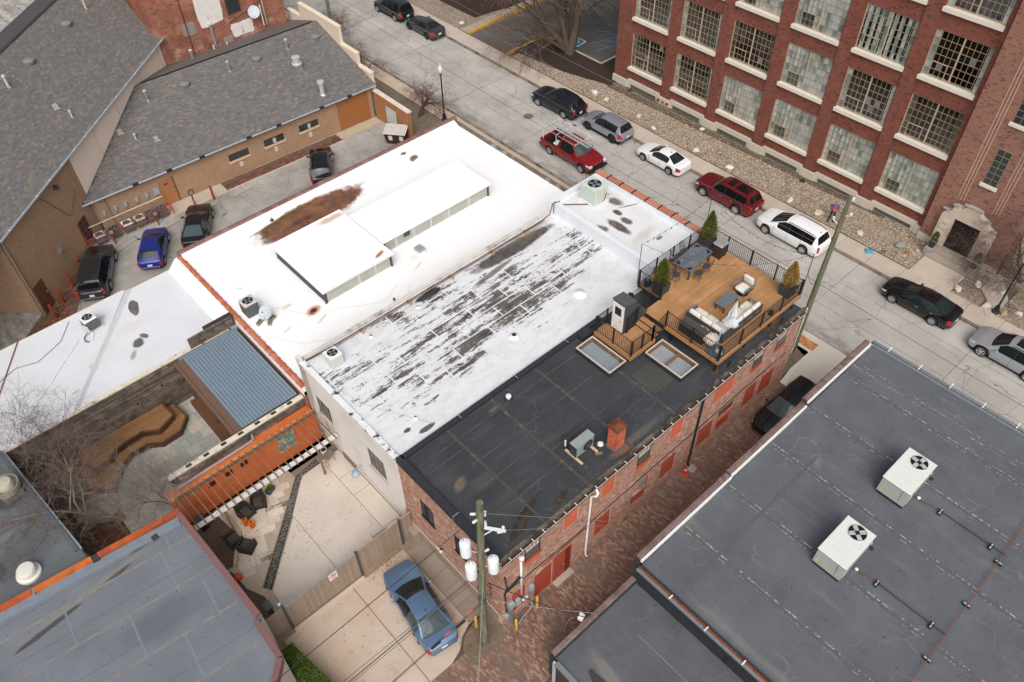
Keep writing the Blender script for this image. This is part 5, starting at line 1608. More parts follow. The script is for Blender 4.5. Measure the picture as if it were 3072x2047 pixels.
_df.inputs[0].default_value=(.33,.36,.35,1)
_m2=_b.t.nodes.new('ShaderNodeMixShader')
_b.t.links.new(_b.ramp(_rn,.985,.99,0,.5),_m2.inputs[0])
_b.t.links.new(_mx.outputs[0],_m2.inputs[1])
_b.t.links.new(_df.outputs[0],_m2.inputs[2])
_b.t.links.new(_m2.outputs[0],_b.out.inputs[0])
M_FGL=_b.m
def curtain_mat(name,c,c2):
 t=NT(name)
 w_=t.n('TexWave',wave_type='BANDS',bands_direction='Y')
 t.t.links.new(t.co,w_.inputs['Vector'])
 w_.inputs['Scale'].default_value=3.0
 w_.inputs['Distortion'].default_value=1.5
 return t.fin(t.mix(t.ramp(w_.outputs['Fac'],.2,.8),lin(c),lin(c2)),.9,0,.1)
CUR=[curtain_mat('white_curtain','fbfdfb','dfe5e3'),curtain_mat('lilac_curtain','dfe2ec','b9bfd0'),curtain_mat('sage_blind','eef5f0','d5dfd9')]
M_ROOM=[mat('room_%d'%i,lin(c),.9,.5,1.1,col2=lin(d),c2=(.5,.62))for i,(c,d)in enumerate((('2a2725','4a4038'),('1f2022','3a3836'),('332c28','5f5348'),('24282c','3f454a')))]
# kind per (storey, bay): d = dark room, w = white, l = lilac, s = strips, g = pale blinds
KIND=['ddwwwg','dddwdd','wdwwsd','wwlldd','dwdwld']
pane_count=0
rest_v,rest_f=[],[]
NR,NC=8,8
rgf=random.Random(77)
zc=[0]*9
for s in range(NST):
 z0=SH0+s*ST
 if z0+1>TOP:
  break
 zt=min(z0+WH,TOP)
 for i,b in enumerate(bays):
  zb=.75 if s==0 else z0-ST+WH
  MB().box(FX+.16,FX+.895,b-WW+.002,b-.002,zb,z0-.25).build('spandrel',M_FB,F)
  wn_=thing('tmp','x','x')
  bpy.data.objects.remove(wn_)
  fr=MB()
  x0,x1=FX+.22,FX+.30
  y0,y1=b-WW,b
  for yy in(y0+.001,y1-.061,(y0+y1)/2-.045):
   wd=.09 if abs(yy-(y0+y1)/2)<.1 else.06
   fr.box(x0,x1,yy,yy+wd,z0,zt)
  fr.box(x0-.004,x1,y0+.06,y1-.06,z0,z0+.05).box(x0-.004,x1,y0+.06,y1-.06,zt-.05,zt)
  fr.box(x0-.006,x1,y0+.06,y1-.06,z0+WH*.5-.02,z0+WH*.5+.02)if False else None
  win=fr.build('window',M_FRAME,F)
  MB().box(FX-.1,FX+.6,y0-.05,y1+.05,z0-.25,z0-.003).build('sill',M_SILL,win)
  mu=MB()
  half=(WW-.09-.12)/2
  cols,rows=5,6
  for h in range(2):
   ya=y0+.06+h*(half+.09)
   for c_ in range(1,cols):
    yy=ya+half*c_/cols
    mu.box(x0+.02,x0+.05,yy-.012,yy+.012,z0+.05,zt-.05)
   for r_ in range(1,rows):
    zz=z0+.05+(WH-.1)*r_/rows
    mu.box(x0+.018,x0+.052,ya,ya+half,zz-.013,zz+.013)
  mu.build('muntins',M_MUN,win)
  so_=(y1-.06-half*(4/5),y1-.06-half*(1/5),z0+.05,z0+.05+(WH-.1)*2/6)
  MB().box(x0-.012,x0+.055,so_[0],so_[0]+.035,so_[2],so_[3]).box(x0-.012,x0+.055,so_[1]-.035,so_[1],so_[2],so_[3]).box(x0-.012,x0+.055,so_[0]+.035,so_[1]-.035,so_[3]-.035,so_[3]).build('sash',M_FRAME,win)
  near=(s==0 and i>=2)or(s==1 and i>=4)
  for h in range(2):
   ya=y0+.06+h*(half+.09)
   for c_ in range(cols):
    for r_ in range(rows):
     pa,pb=ya+half*c_/cols+.012,ya+half*(c_+1)/cols-.012
     za,zb_=z0+.05+(WH-.1)*r_/rows+.013,z0+.05+(WH-.1)*(r_+1)/rows-.013
     if near and pane_count<300:
      if pane_count==0:
       pm=MB().quad((0,pa-(pa+pb)/2,za-(za+zb_)/2),(0,pb-(pa+pb)/2,za-(za+zb_)/2),(0,pb-(pa+pb)/2,zb_-(za+zb_)/2),(0,pa-(pa+pb)/2,zb_-(za+zb_)/2))
       pme=bpy.data.meshes.new('pane')
       pme.from_pydata(pm.v,[],[f[::-1]for f in pm.f])
       pme.materials.append(M_FGL)
      link_me('pane',pme,win,(x0+.034,(pa+pb)/2,(za+zb_)/2),(0,rgf.uniform(-.01,.01),rgf.uniform(-.01,.01)))
      pane_count+=1
     else:
      k=len(rest_v)
      e1,e2=rgf.uniform(-.004,.004),rgf.uniform(-.004,.004)
      rest_v+=[(x0+.034+e1,pa,za),(x0+.034+e2,pb,za),(x0+.034-e1,pb,zb_),(x0+.034-e2,pa,zb_)]
      rest_f.append((k+3,k+2,k+1,k))
  kd=KIND[s][i]
  xi=FX+.36
  if kd in 'wlg':
   m_=CUR['wlg'.index(kd)]
   zlo=z0 if kd!='l' else z0+.25
   n_=40
   V,Fc=[],[]
   for q in range(n_+1):
    yy=y0+WW*q/n_
    dx=.04*math.sin(q*1.7)+rgf.uniform(-.01,.01)
    V+=[(xi+dx,yy,zlo),(xi+dx,yy,zt)]
   for q in range(n_):
    Fc.append((q*2+2,q*2,q*2+1,q*2+3))
   mesh_obj('curtain',V,Fc,m_,win)
   MB().box(x0+.06,x0+.065,so_[0],so_[1],so_[2],so_[3]).build('vent_screen',mat('vent_screen_grey',lin('5a5c5e'),.7,.15,8),win)
  elif kd=='s':
   for q in range(8):
    yy=y0+.1+q*.45
    MB().box(xi,xi+.02,yy,yy+.26,z0,zt).build('curtain',CUR[2],win)
  else:
   for yy in(y0+.04,y1-.34):
    MB().box(xi,xi+.03,yy,yy+.3,z0,zt).build('curtain',CUR[2]if(i+s)%3 else mat('drab_curtain',lin('6d675c'),.9),win)
   rm=MB()
   rr=random.Random(s*10+i)
   rm.box(FX+.55,FX+.88,y0+.3,y1-.3,z0-.2,z0+.02)
   for q in range(6):
    yy=rr.uniform(y0+.3,y1-.8)
    h_=rr.uniform(.3,1.6)
    rm.box(FX+.6,FX+.8,yy,yy+rr.uniform(.25,.8),z0+.02,z0+h_)
   rm.build('room_furnishing',M_ROOM[(s+i)%4],win)
 if s:
  for i,b in enumerate(bays):
   if i%2==0:
    MB().cbox((FX+.13,b-WW/2-.1,z0-ST+WH+.35),(.06,.1,.1)).build('wall_box',mat('small_grey_box',lin('6b6560'),.7),F)
stuff(mesh_obj('panes',rest_v,rest_f,M_FGL,F))
# limestone base course with barred basement windows
for i,b in enumerate(bays):
 y0,y1=b-WW,b
 MB().box(FX-.05,FX+.895,y0+.062,y1-.062,.48,.85).build('base_course',M_FS,F)
 MB().box(FX-.05,FX+.895,y0+.062,y0+.35,-.5,.48).build('base_course',M_FS,F)
 MB().box(FX-.05,FX+.895,y1-.35,y1-.062,-.5,.48).build('base_course',M_FS,F)
 bw_=MB().box(FX+.15,FX+.2,y0+.35,y1-.35,-.3,.48).build('basement_window',mat('basement_dark',lin('3a3835'),.6,.3,6),F)
 for k in range(24):
  yy=y0+.42+k*(WW-.84)/23
  MB().box(FX+.02,FX+.04,yy-.02,yy+.02,-.3,.48).build('bar',mat('bar_grey',lin('8d8880'),.6),bw_)
MB().box(FX-.35,FX+26,8.75,14.3,-.5,TOP).build('tower_wall',M_FBT,F)
MB().box(FX-.42,FX-.351,8.7,14.35,-.5,.6).build('tower_base',M_FS,F)
for k,y in enumerate((12.95,12.75,12.55,10.6,10.4,10.2)):
 MB().box(FX-.37,FX-.352,y-.03,y+.03,4.2,TOP).build('tower_groove',mat('groove_light',lin('b39a88'),.9),F)
for z0,z1 in((6.0,8.6),(10.4,13.0),(14.8,17.4)):
 wn_=MB().box(FX-.37,FX-.351,11.1,12.0,z0,z1).build('window',mat('tower_frame',lin('8a7a66'),.7),F)
 for i in range(2):
  for j in range(6):
   dz=(z1-z0-.08)/6
   MB().box(FX-.376,FX-.371,11.15+i*.42,11.53+i*.42,z0+.05+j*dz,z0+j*dz+dz).build('pane',M_GLASS,wn_)
 MB().box(FX-.5,FX-.351,11.0,12.1,z0-.2,z0-.003).build('sill',M_SILL,wn_)
en=MB()
P=[(13.35,.5),(13.35,3.0),(13.1,3.35),(12.85,3.45),(12.75,3.9),(12.3,3.85),(12.0,4.2),(11.25,4.2),(10.95,3.85),(10.5,3.7),(10.3,3.35),(10.0,3.25),(9.75,2.9),(9.75,.5),(10.65,.5),(10.65,3.0),(12.45,3.0),(12.45,.5)]
n=len(P)
en.add([(FX-.75,y,z)for y,z in P]+[(FX-.352,y,z)for y,z in P],[tuple(range(n)),]+[(i,n+i,n+(i+1)%n,(i+1)%n)for i in range(n)])
M_ENT=mat('entrance_limestone',lin('c4b4a4'),.9,.14,1.5,.15,col2=lin('8d8378'),c2=(.58,.72))
en.build('entrance_surround',M_ENT,F)
MB().box(FX-.8,FX-.6,11.0,12.25,4.2,4.32).build('surround_cap',mat('cap_grey_stone',lin('9d9b97'),.85,.15,3),F)
for y0,y1,z in((12.5,12.9,3.9),(13.05,13.4,3.38),(10.3,10.7,3.72),(9.7,10.1,3.28)):
 MB().box(FX-.8,FX-.6,y0,y1,z,z+.08).build('surround_cap',mat('cap_grey_stone','9d9b97'),F)
for z in(.9,1.4,1.9,2.4):
 for y in(13.0,10.1):
  MB().box(FX-.77,FX-.749,y-.3,y+.15,z,z+.28).build('quoin_stone',mat('quoin_limestone',lin('cdbfb0'),.9,.1,2,rnd=.08),F)
dr_=MB().box(FX-.45,FX-.353,10.66,12.44,.45,2.99).build('door',mat('iron_door',lin('231f1e'),.5,.3,4),F)
for k in range(7):
 MB().box(FX-.48,FX-.451,10.75+k*.25,10.78+k*.25,.5,2.95).build('bar',M_BLACK,dr_)
st=MB().box(49.9,FX-.3,9.9,13.15,-.2,.42)
st.build('entrance_step',mat('step_concrete',lin('a3978a'),.9,.12,1.5),F)
MB().box(49.3,49.899,9.95,12.95,-.2,.26).build('entrance_step',mat('step_concrete','a3978a'),F)
for y in(12.95,9.85):
 MB().box(49.5,50.5,y-.25,y+.25,-.2,.62).build('entrance_block',mat('entrance_block_stone',lin('9a958c'),.9),F)
Cw=thing('cream_side_wall','cream wall behind the iron gate at the right edge','wall')
MB().box(53.2,62,-8,8.7,-.4,3.6).build('wall_panel',mat('cream_render',lin('cdb996'),.9,.1,1),Cw)
# ------------------------------------------------------------------ vehicles
def paint(name,c,metal=.3,rough=.28):
 if name in _mats:
  return _mats[name]
 t=NT(name)
 d=t.noise(2.5,5,.6)
 f=t.noise(14,4,.6)
 cc=t.mix(t.math('MULTIPLY',t.ramp(d,.45,.8),.012),lin(c),lin('9a9a9a'))
 m=t.fin(cc,rough,metal,.5)
 t.b.inputs['Coat Weight'].default_value=.6
 t.b.inputs['Coat Roughness'].default_value=.08
 _mats[name]=m
 return m
M_CGL=NT('car_glass').fin((.012,.018,.019),.04,0,.5)
M_CGL2=NT('car_privacy_glass').fin((.008,.008,.009),.06,0,.5)
M_CGL3=NT('car_pale_glass').fin((.06,.085,.088),.06,0,.6)
M_TYRE=mat('tyre_rubber',lin('2c2b2a'),.85,.15,8)
M_UND=mat('car_underbody',lin('161616'),.9,.1,3)
M_TRIM=mat('car_trim_black',lin('1f2022'),.6,.1,4)
M_TAIL=NT('tail_lamp_red').fin((.42,.012,.012),.15,0,.5)
M_HEAD=NT('head_lamp').fin((.62,.64,.66),.12,0,.6)
M_AMB=NT('amber_lamp').fin((.75,.25,.03),.2,0,.5)
M_PLATE=mat('licence_plate',lin('d6dade'),.5,.1,30)
M_CHROME=NT('chrome').fin((.75,.76,.78),.15,1.0,.5)
RIMS={'silver':mat('rim_silver',lin('b9bbbd'),.35,.08,6,metal=.5),'dark':mat('rim_dark',lin('3c3d40'),.4,.08,6,metal=.4),'bright':mat('rim_bright',lin('d4d5d6'),.25,.05,6,metal=.6)}
M_SEAMC=mat('panel_gap',lin('0d0d0e'),.8,.05,3)
_wheel={}
def wheel_mesh(r,wd,rim,spokes):
 key=(round(r,2),round(wd,2),rim,spokes)
 if key in _wheel:
  return _wheel[key]
 T=MB()
 n=24
 prof=[(r*.66,-wd/2+.005),(r*.93,-wd/2),(r,-wd/2+.03),(r,wd/2-.03),(r*.93,wd/2),(r*.66,wd/2-.005)]
 V=[]
 for rr,yy in prof:
  for i in range(n):
   a=2*PI*i/n
   V.append((rr*math.cos(a),yy,rr*math.sin(a)))
 Fc=[]
 for k in range(len(prof)-1):
  for i in range(n):
   j=(i+1)%n
   Fc.append((k*n+i,k*n+n+i,k*n+n+j,k*n+j))
 T.add(V,Fc)
 tm=bpy.data.meshes.new('tyre');tm.from_pydata(T.v,[],T.f);tm.materials.append(M_TYRE)
 tm.polygons.foreach_set('use_smooth',[True]*len(tm.polygons));tm.set_sharp_from_angle(angle=rad(40))
 R_=MB()
 rr=r*.67
 V=[(rr*math.cos(2*PI*i/n),wd*.18,rr*math.sin(2*PI*i/n))for i in range(n)]+[(rr*math.cos(2*PI*i/n),wd*.49,rr*math.sin(2*PI*i/n))for i in range(n)]+[(rr*.9*math.cos(2*PI*i/n),wd*.5,rr*.9*math.sin(2*PI*i/n))for i in range(n)]+[(rr*.88*math.cos(2*PI*i/n),wd*.2,rr*.88*math.sin(2*PI*i/n))for i in range(n)]
 R_.add(V,[(k*n+i,k*n+n+i,k*n+n+(i+1)%n,k*n+(i+1)%n)for k in range(3)for i in range(n)])
 for k in range(spokes):
  a=2*PI*k/spokes
  u=Vector((math.cos(a),0,math.sin(a)))
  v=Vector((-math.sin(a),0,math.cos(a)))
  y=Vector((0,wd*.44,0))
  w1,w2=r*.075*5/max(5,spokes*.8),r*.05*5/max(5,spokes*.8)
  p=[u*r*.12-v*w1*1.2,u*rr*.93-v*w2*1.3,u*rr*.93+v*w2*1.3,u*r*.12+v*w1*1.2]
  R_.hex([tuple(q+y*.6)for q in p[::-1]],[tuple(q+y)for q in p[::-1]])
 R_.cyl((0,wd*.25,0),r*.17,wd*.22,10,axis='y')
 rm=bpy.data.meshes.new('rim');rm.from_pydata(R_.v,[],R_.f);rm.materials.append(RIMS[rim])
 bk=MB().cyl((0,wd*.12,0),r*.66,.02,16,axis='y')
 bm_=bpy.data.meshes.new('brake_disc');bm_.from_pydata(bk.v,[],bk.f);bm_.materials.append(M_UND)
 _wheel[key]=(tm,rm,bm_)
 return _wheel[key]
def pl(x,pts):
 """piecewise-linear lookup, pts sorted by x"""
 if x<=pts[0][0]:
  return pts[0][1]
 for(a,va),(b,vb)in zip(pts[:-1],pts[1:]):
  if x<=b:
   t_=(x-a)/(b-a)if b>a else 0
   return va+(vb-va)*t_
 return pts[-1][1]
def smooth(x,pts,h=.09):
 return sum(pl(x+d*h,pts)*k for d,k in((-1,.2),(-.5,.2),(0,.2),(.5,.2),(1,.2)))
def car(name,label,cat,loc,rz,L=4.6,W=1.8,H=1.45,wb=2.7,fo=.88,top=None,belt=None,roofw=.60,r=.32,m=None,rim='silver',spokes=5,windows=(),ws=(0,0),rw=(0,0),glass=None,rear_glass=None,group='cars',sill=.24,rails=False,sunroof=(),tail='side',plate=True,tailz=None,clad=None,handles=(),seams=(),head=True,roofrear=None,flare=.0,amber=False,wsglass=None):
 """top: centreline (x from nose, z); ws / rw: windscreen and rear glass ranges (x from nose); windows: side glass ranges"""
 T=thing(name,label,cat,loc,rz,group)
 glass=glass or M_CGL
 top=sorted(top)
 fx,rx=fo,fo+wb
 NX=70
 xs=sorted(set([round(L*i/NX,4)for i in range(NX+1)]+[round(v,4)for p in windows for v in p]+[round(v,4)for v in ws+rw]+[.03,.1,L-.03,L-.1]))
 xs=[xs[0]]+[b for a,b in zip(xs[:-1],xs[1:])if b-a>.008]
 def halfw(x):
  hw=W/2
  if x<fx:
   s=(fx-x)/fx
   return hw*(1-.03*s)*(.66+.34*math.sqrt(max(0,1-s**4)))
  if x>rx:
   s=(x-rx)/(L-rx)
   return hw*(1-.03*s)*(.76+.24*math.sqrt(max(0,1-s**5)))
  return hw*(1+.0*x)
 x_c,x_rf=ws
 x_rr,x_rb=rw
 def sec(x):
  w_=halfw(x)
  zt=smooth(x,top,.05)
  zb=pl(x,belt)
  arch=sill
  for xw in(fx,rx):
   d=abs(x-xw)
   ra=r+.07
   if d<ra:
    arch=max(arch,r+math.sqrt(ra*ra-d*d))
  if x<.25:
   arch=max(arch,sill+.06*(1-x/.25))
  if x>L-.25:
   arch=max(arch,sill+.10*(1-(L-x)/.25))
  if x_c<x<x_rf:
   g=(x-x_c)/(x_rf-x_c)
  elif x_rf<=x<=x_rr:
   g=1.0
  elif x_rr<x<x_rb:
   g=1-(x-x_rr)/(x_rb-x_rr)
  else:
   g=0.0
  gg=g**.85
  zb_=min(zb,zt-.02)
  edge_w=w_*(.93+(roofw/.93*.93-.93)*gg)if True else 0
  edge_w=w_*(.92*(1-gg)+2*roofw/W*gg*(W/2)/(W/2))
  crown=.02+.045*gg
  ze=zt-crown
  ze=max(ze,zb_+.005)
  P=[]
  P.append((w_*.90,arch))
  lo=arch
  P.append((w_*.965,lo+.22*(zb_-lo)))
  P.append((w_*(1.0+flare*(arch>sill+.01)),lo+.5*(zb_-lo)))
  P.append((w_*.995,lo+.80*(zb_-lo)))
  P.append((w_*.955,zb_))
  for k in(.33,.66,1.0):
   q=k
   bw_=w_*.945
   P.append((bw_+(edge_w-bw_)*(q**1.25),zb_+(ze-zb_)*q))
  for k in(.13,.35,.65,1.0):
   P.append((edge_w*(1-k),ze+(zt-ze)*(1-(1-k)**2)))
  return P
 S_=[sec(x)for x in xs]
 nr=len(S_[0])
 V=[]
 idx={}
 for i,x in enumerate(xs):
  X0=L/2-x
  fr_=pl(x,[(.2,0.0),(x_c,1.0),(x_rf,.8),((x_rf+x_rr)/2,0.0)])
  re_=pl(x,[((x_rf+x_rr)/2,0.0),(x_rr,.7),(x_rb,.9),(L,.15)])
  for sgn in(1,-1):
   for j,(yy,zz)in enumerate(S_[i]):
    q_=(yy/(W/2))**2*min(1,max(0,(j-2)/3))
    X=X0-.17*q_*fr_+.10*q_*re_
    if sgn==-1 and j==nr-1:
     idx[(i,-1,j)]=idx[(i,1,j)]
     continue
    idx[(i,sgn,j)]=len(V)
    V.append((X,yy*sgn,zz))
 groups={}
 def put(key,f):
  groups.setdefault(key,[]).append(f)
 tz0,tz1=tailz if tailz else(2,4)
 for i in range(len(xs)-1):
  xm=(xs[i]+xs[i+1])/2
  for sgn in(1,-1):
   sd='l' if sgn>0 else 'r'
   for j in range(nr-1):
    f=(idx[(i,sgn,j)],idx[(i+1,sgn,j)],idx[(i+1,sgn,j+1)],idx[(i,sgn,j+1)])
    if sgn>0:
     f=f[::-1]
    f=tuple(f)
    if len(set(f))<3:
     continue
    key='body'
    if 4<=j<=6:
     for k,(a,b)in enumerate(windows):
      if a<=xm<=b and not(j==6 and False):
       key='side_window%d%s'%(k,sd)
     if key=='body' and windows[0][0]<xm<windows[-1][1]:
      key='pillar_trim'
    if j>=8 and x_c<xm<x_rf:
     key='windscreen'
    if j>=8 and x_rr<xm<x_rb:
     key='rear_window'
    if key=='body' and head and xm<.42 and j==3 and xm>.06:
     key='head_lamp'+sd
    if key=='body' and xm>L-.30 and tz0<=j<tz1 and tail=='side':
     key='tail_lamp'+sd
    if key=='body' and clad and j==0:
     key='cladding'
    put(key,f)
 for i,flip in((0,False),(len(xs)-1,True)):
  ring=[idx[(i,1,j)]for j in range(nr)]+[idx[(i,-1,j)]for j in range(nr-2,-1,-1)]
  for j in range(nr-1):
   a,b,c,d=idx[(i,1,j)],idx[(i,1,j+1)],idx[(i,-1,j+1)],idx[(i,-1,j)]
   f=(a,b,c,d)if not flip else(d,c,b,a)
   f=tuple(dict.fromkeys(f))
   if len(f)>=3:
    key='body'
    put(key,f)
 def emit(nm,fs,m_,parent=T,smooth_=True):
  used=sorted({q for f in fs for q in f})
  mp={q:k for k,q in enumerate(used)}
  return mesh_obj(nm,[V[q]for q in used],[tuple(mp[q]for q in f)for f in fs],m_,parent,smooth_,38)
 body=None
 for key,fs in groups.items():
  if key=='body':
   body=emit('body',fs,m)
  elif key.startswith('side_window'):
   emit('side_window',fs,(glass if key[11]=='0' or rear_glass is None else rear_glass))
  elif key=='windscreen':
   emit('windscreen',fs,wsglass or M_CGL)
  elif key=='rear_window':
   emit('rear_window',fs,rear_glass or glass)
  elif key.startswith('head_lamp'):
   emit('head_lamp',fs,M_HEAD)
  elif key.startswith('tail_lamp'):
   emit('tail_lamp',fs,M_TAIL)
  elif key=='cladding':
   emit('cladding',fs,M_TRIM)
  elif key=='pillar_trim':
   emit('pillar_trim',fs,M_TRIM)
 MB().box(-L/2+.25,L/2-.25,-W/2*.84,W/2*.84,.13,.62).build('underbody',M_UND,T)
 tm,rm,bm_=wheel_mesh(r,.21,rim,spokes)
 for xw in(fx,rx):
  for sgn in(1,-1):
   wh=link_me('wheel',tm,T,(L/2-xw,sgn*(W/2-.115),r),(0,0,0 if sgn>0 else PI))
   wh.rotation_euler=(0,random.Random(int(xw*100)+sgn).uniform(0,1),0)if sgn>0 else(0,.4,PI)
   link_me('rim',rm,wh)
   link_me('brake_disc',bm_,wh)
 def surf(x,j,sgn,off=.004):
  a=sec(x)[j]
  return Vector((L/2-x,sgn*(a[0]+off),a[1]))
 for xx in seams:
  for sgn in(1,-1):
   b=MB()
   for j in range(0,4):
    p,q=surf(xx,j,sgn),surf(xx,j+1,sgn)
    e=Vector((.009,0,0))
    b.quad(*[tuple(v)for v in((p-e,p+e,q+e,q-e)if sgn>0 else(p+e,p-e,q-e,q+e))])
   b.build('door_gap',M_SEAMC,T)
 for xx in handles:
  for sgn in(1,-1):
   p=surf(xx,3,sgn,.012)
   MB().cbox(tuple(p+Vector((0,0,.02))),(.19,.035,.032),0,.008).build('door_handle',M_CHROME if m.name in('paint_burgundy','paint_black_sedan')else m,T)
 mx=windows[0][0]+.10
 for sgn in(1,-1):
  p=surf(mx,4,sgn,.0)
  b=MB().cbox((p.x-.02,p.y+sgn*.12,p.z+.06),(.12,.2,.14),0,.03)
  b.build('mirror',m,T,True,40)
 zb=pl(L,belt)
 if plate:
  pz=sec(L-.01)[2][1]+.05
  MB().cbox((-L/2-.012,0,pz),(.02,.31,.16)).build('licence_plate',M_PLATE,T)
  MB().cbox((-L/2-.005,0,sill+.18),(.05,W*.72,.10),0,.02).build('rear_bumper',M_TRIM if clad else m,T)
 if tail=='vertical':
  for sgn in(1,-1):
   a=sec(L-.1)
   z0=a[2][1]
   b=MB().cbox((-L/2+.035,sgn*(a[3][0]-.06),(z0+a[4][1])/2+.05),(.10,.14,a[4][1]-z0+.12),0,.03)
   b.build('tail_lamp',M_TAIL,T)
   if amber:
    MB().cbox((-L/2+.03,sgn*(a[3][0]-.06),a[4][1]+.1),(.10,.13,.1),0,.02).build('indicator_lamp',M_AMB,T)
 if rails:
  for sgn in(1,-1):
   p0,p1=x_rf+.25,x_rr-.1
   pts=[]
   for k in range(7):
    x=p0+(p1-p0)*k/6
    s_=sec(x)
    lift=.045 if 0<k<6 else.0
    pts.append((L/2-x,sgn*(s_[7][0]-.05),s_[7][1]+.02+lift))
   MB().tube(pts,.022,6).build('roof_rail',M_TRIM,T)
 for a,b in sunroof:
  yw=sec((a+b)/2)[7][0]*.6
  V_,F_=[],[]
  for k in range(7):
   x=a+(b-a)*k/6
   zz=sec(x)[-1][1]
   for q in(-1,-.5,0,.5,1):
    V_.append((L/2-x,q*yw,zz+.012-.02*q*q))
  for k in range(6):
   for q in range(4):
    F_.append((k*5+q,k*5+q+1,k*5+q+6,k*5+q+5))
  mesh_obj('sunroof',V_,[f[::-1]for f in F_],M_CGL2,T,True)
 xa=x_rr-.25
 if not sunroof or True:
  s_=sec(xa)
  MB().hex([(L/2-xa-.09,-.025,s_[-1][1]-.02),(L/2-xa+.07,-.02,s_[-1][1]-.02),(L/2-xa+.07,.02,s_[-1][1]-.02),(L/2-xa-.09,.025,s_[-1][1]-.02)],[(L/2-xa-.09,-.008,s_[-1][1]+.06),(L/2-xa-.04,-.008,s_[-1][1]+.05),(L/2-xa-.04,.008,s_[-1][1]+.05),(L/2-xa-.09,.008,s_[-1][1]+.06)]).build('antenna',M_TRIM,T)
 MB().cbox((L/2+.0,0,.55*pl(0,belt)+.1),(.03,W*.5,.18),0,.01).build('grille',M_TRIM,T)
 return T
def sedan(label,loc,rz,m,L=4.65,W=1.8,H=1.45,wb=2.7,fo=.9,**k):
 d=dict(top=[(0,.62),(.06,.68),(.55,.82),(1.30,.97),(2.02,H-.06),(2.5,H),(3.05,H-.01),(3.35,H-.06),(4.05*L/4.65,1.06),(L-.12,1.02),(L,.93)],belt=[(0,.60),(.4,.72),(1.2,.90),(3.6,.96),(L-.1,.94),(L,.85)],ws=(1.22,2.06),rw=(3.28,4.08*L/4.65),windows=[(1.62,2.62),(2.68,3.55)],roofw=.56*W/1.8,seams=(1.5,2.62,3.55),handles=(2.45,3.35))
 d.update(k)
 return car('parked_car',label,'car',loc,rz,L,W,H,wb,fo,m=m,group=d.pop('group','cars parked along the street'),**d)
def suv(label,loc,rz,m,L=4.6,W=1.85,H=1.66,wb=2.7,fo=.92,**k):
 d=dict(top=[(0,.72),(.06,.80),(.5,.98),(1.22,1.10),(1.95,H-.08),(2.4,H),(3.6,H-.02),(L-.42,H-.07),(L-.10,1.12),(L-.03,.95),(L,.88)],belt=[(0,.70),(.4,.85),(1.2,1.0),(3.6,1.07),(L-.1,1.08),(L,.84)],ws=(1.15,2.0),rw=(L-.46,L-.12),windows=[(1.55,2.55),(2.62,3.5),(3.56,4.0)],roofw=.60*W/1.8,seams=(1.45,2.58,3.53),handles=(2.38,3.3),clad=True,r=.36,sill=.28)
 d.update(k)
 return car('parked_car',label,'car',loc,rz,L,W,H,wb,fo,m=m,group=d.pop('group','cars parked along the street'),**d)
NP=PI/2
PB=paint('paint_bluegrey_black','23272c',.3)
suv('dark SUV parked furthest up the street near the yellow kerb',(44.8,67.95,0),NP,PB,L=4.82,W=1.94,H=1.76,wb=2.92,fo=.88,windows=[(1.6,2.6),(2.68,3.6),(3.68,4.25)],rear_glass=M_CGL2,rails=True,rim='silver')
sedan('charcoal sedan parked behind the dark SUV up the street',(44.72,62.75,0),NP,paint('paint_charcoal','3d3c42',.35),L=4.63,W=1.8,H=1.41,wb=2.7,fo=.88,rim='dark')
car('parked_car','navy wagon with orange and red tail lamps parked by the gravel bed','car',(44.45,43.95,0),NP+rad(3),L=5.05,W=2.0,H=1.68,wb=2.95,fo=.98,m=paint('paint_navy','161b29',.3),rim='silver',spokes=7,r=.36,top=[(0,.75),(.06,.83),(.6,.98),(1.3,1.08),(2.15,1.60),(2.6,1.68),(3.9,1.65),(4.5,1.58),(4.95,1.05),(5.02,.9),(5.05,.85)],belt=[(0,.72),(.4,.86),(1.2,1.0),(3.6,1.08),(4.9,1.06),(5.05,.82)],ws=(1.25,2.2),rw=(4.48,4.92),windows=[(1.7,2.68),(2.76,3.62),(3.70,4.45)],roofw=.64,rails=True,seams=(1.55,2.72,3.66),handles=(2.5,3.45),rear_glass=M_CGL2,tail='vertical',amber=True,group='cars parked along the street')
suv('silver crossover parked behind the navy wagon',(44.72,38.55,0),NP,paint('paint_silver','a3aab2',.55,.3),L=4.55,W=1.85,H=1.66,wb=2.7,fo=.92,rim='dark',rear_glass=M_CGL2)
sedan('white compact sedan parked between the silver crossover and the red wagon',(44.66,32.5,0),NP,paint('paint_white','eef0f0',.0,.3),L=4.45,W=1.71,H=1.40,wb=2.62,fo=.85,rim='silver',top=[(0,.60),(.06,.68),(.55,.83),(1.30,.97),(1.95,1.34),(2.4,1.4),(2.9,1.39),(3.2,1.34),(3.85,1.02),(4.35,1.0),(4.45,.9)],rw=(3.12,3.86),windows=[(1.6,2.5),(2.56,3.35)],seams=(1.45,2.52,3.4),handles=(2.3,3.15),wsglass=M_CGL,rear_glass=M_CGL)
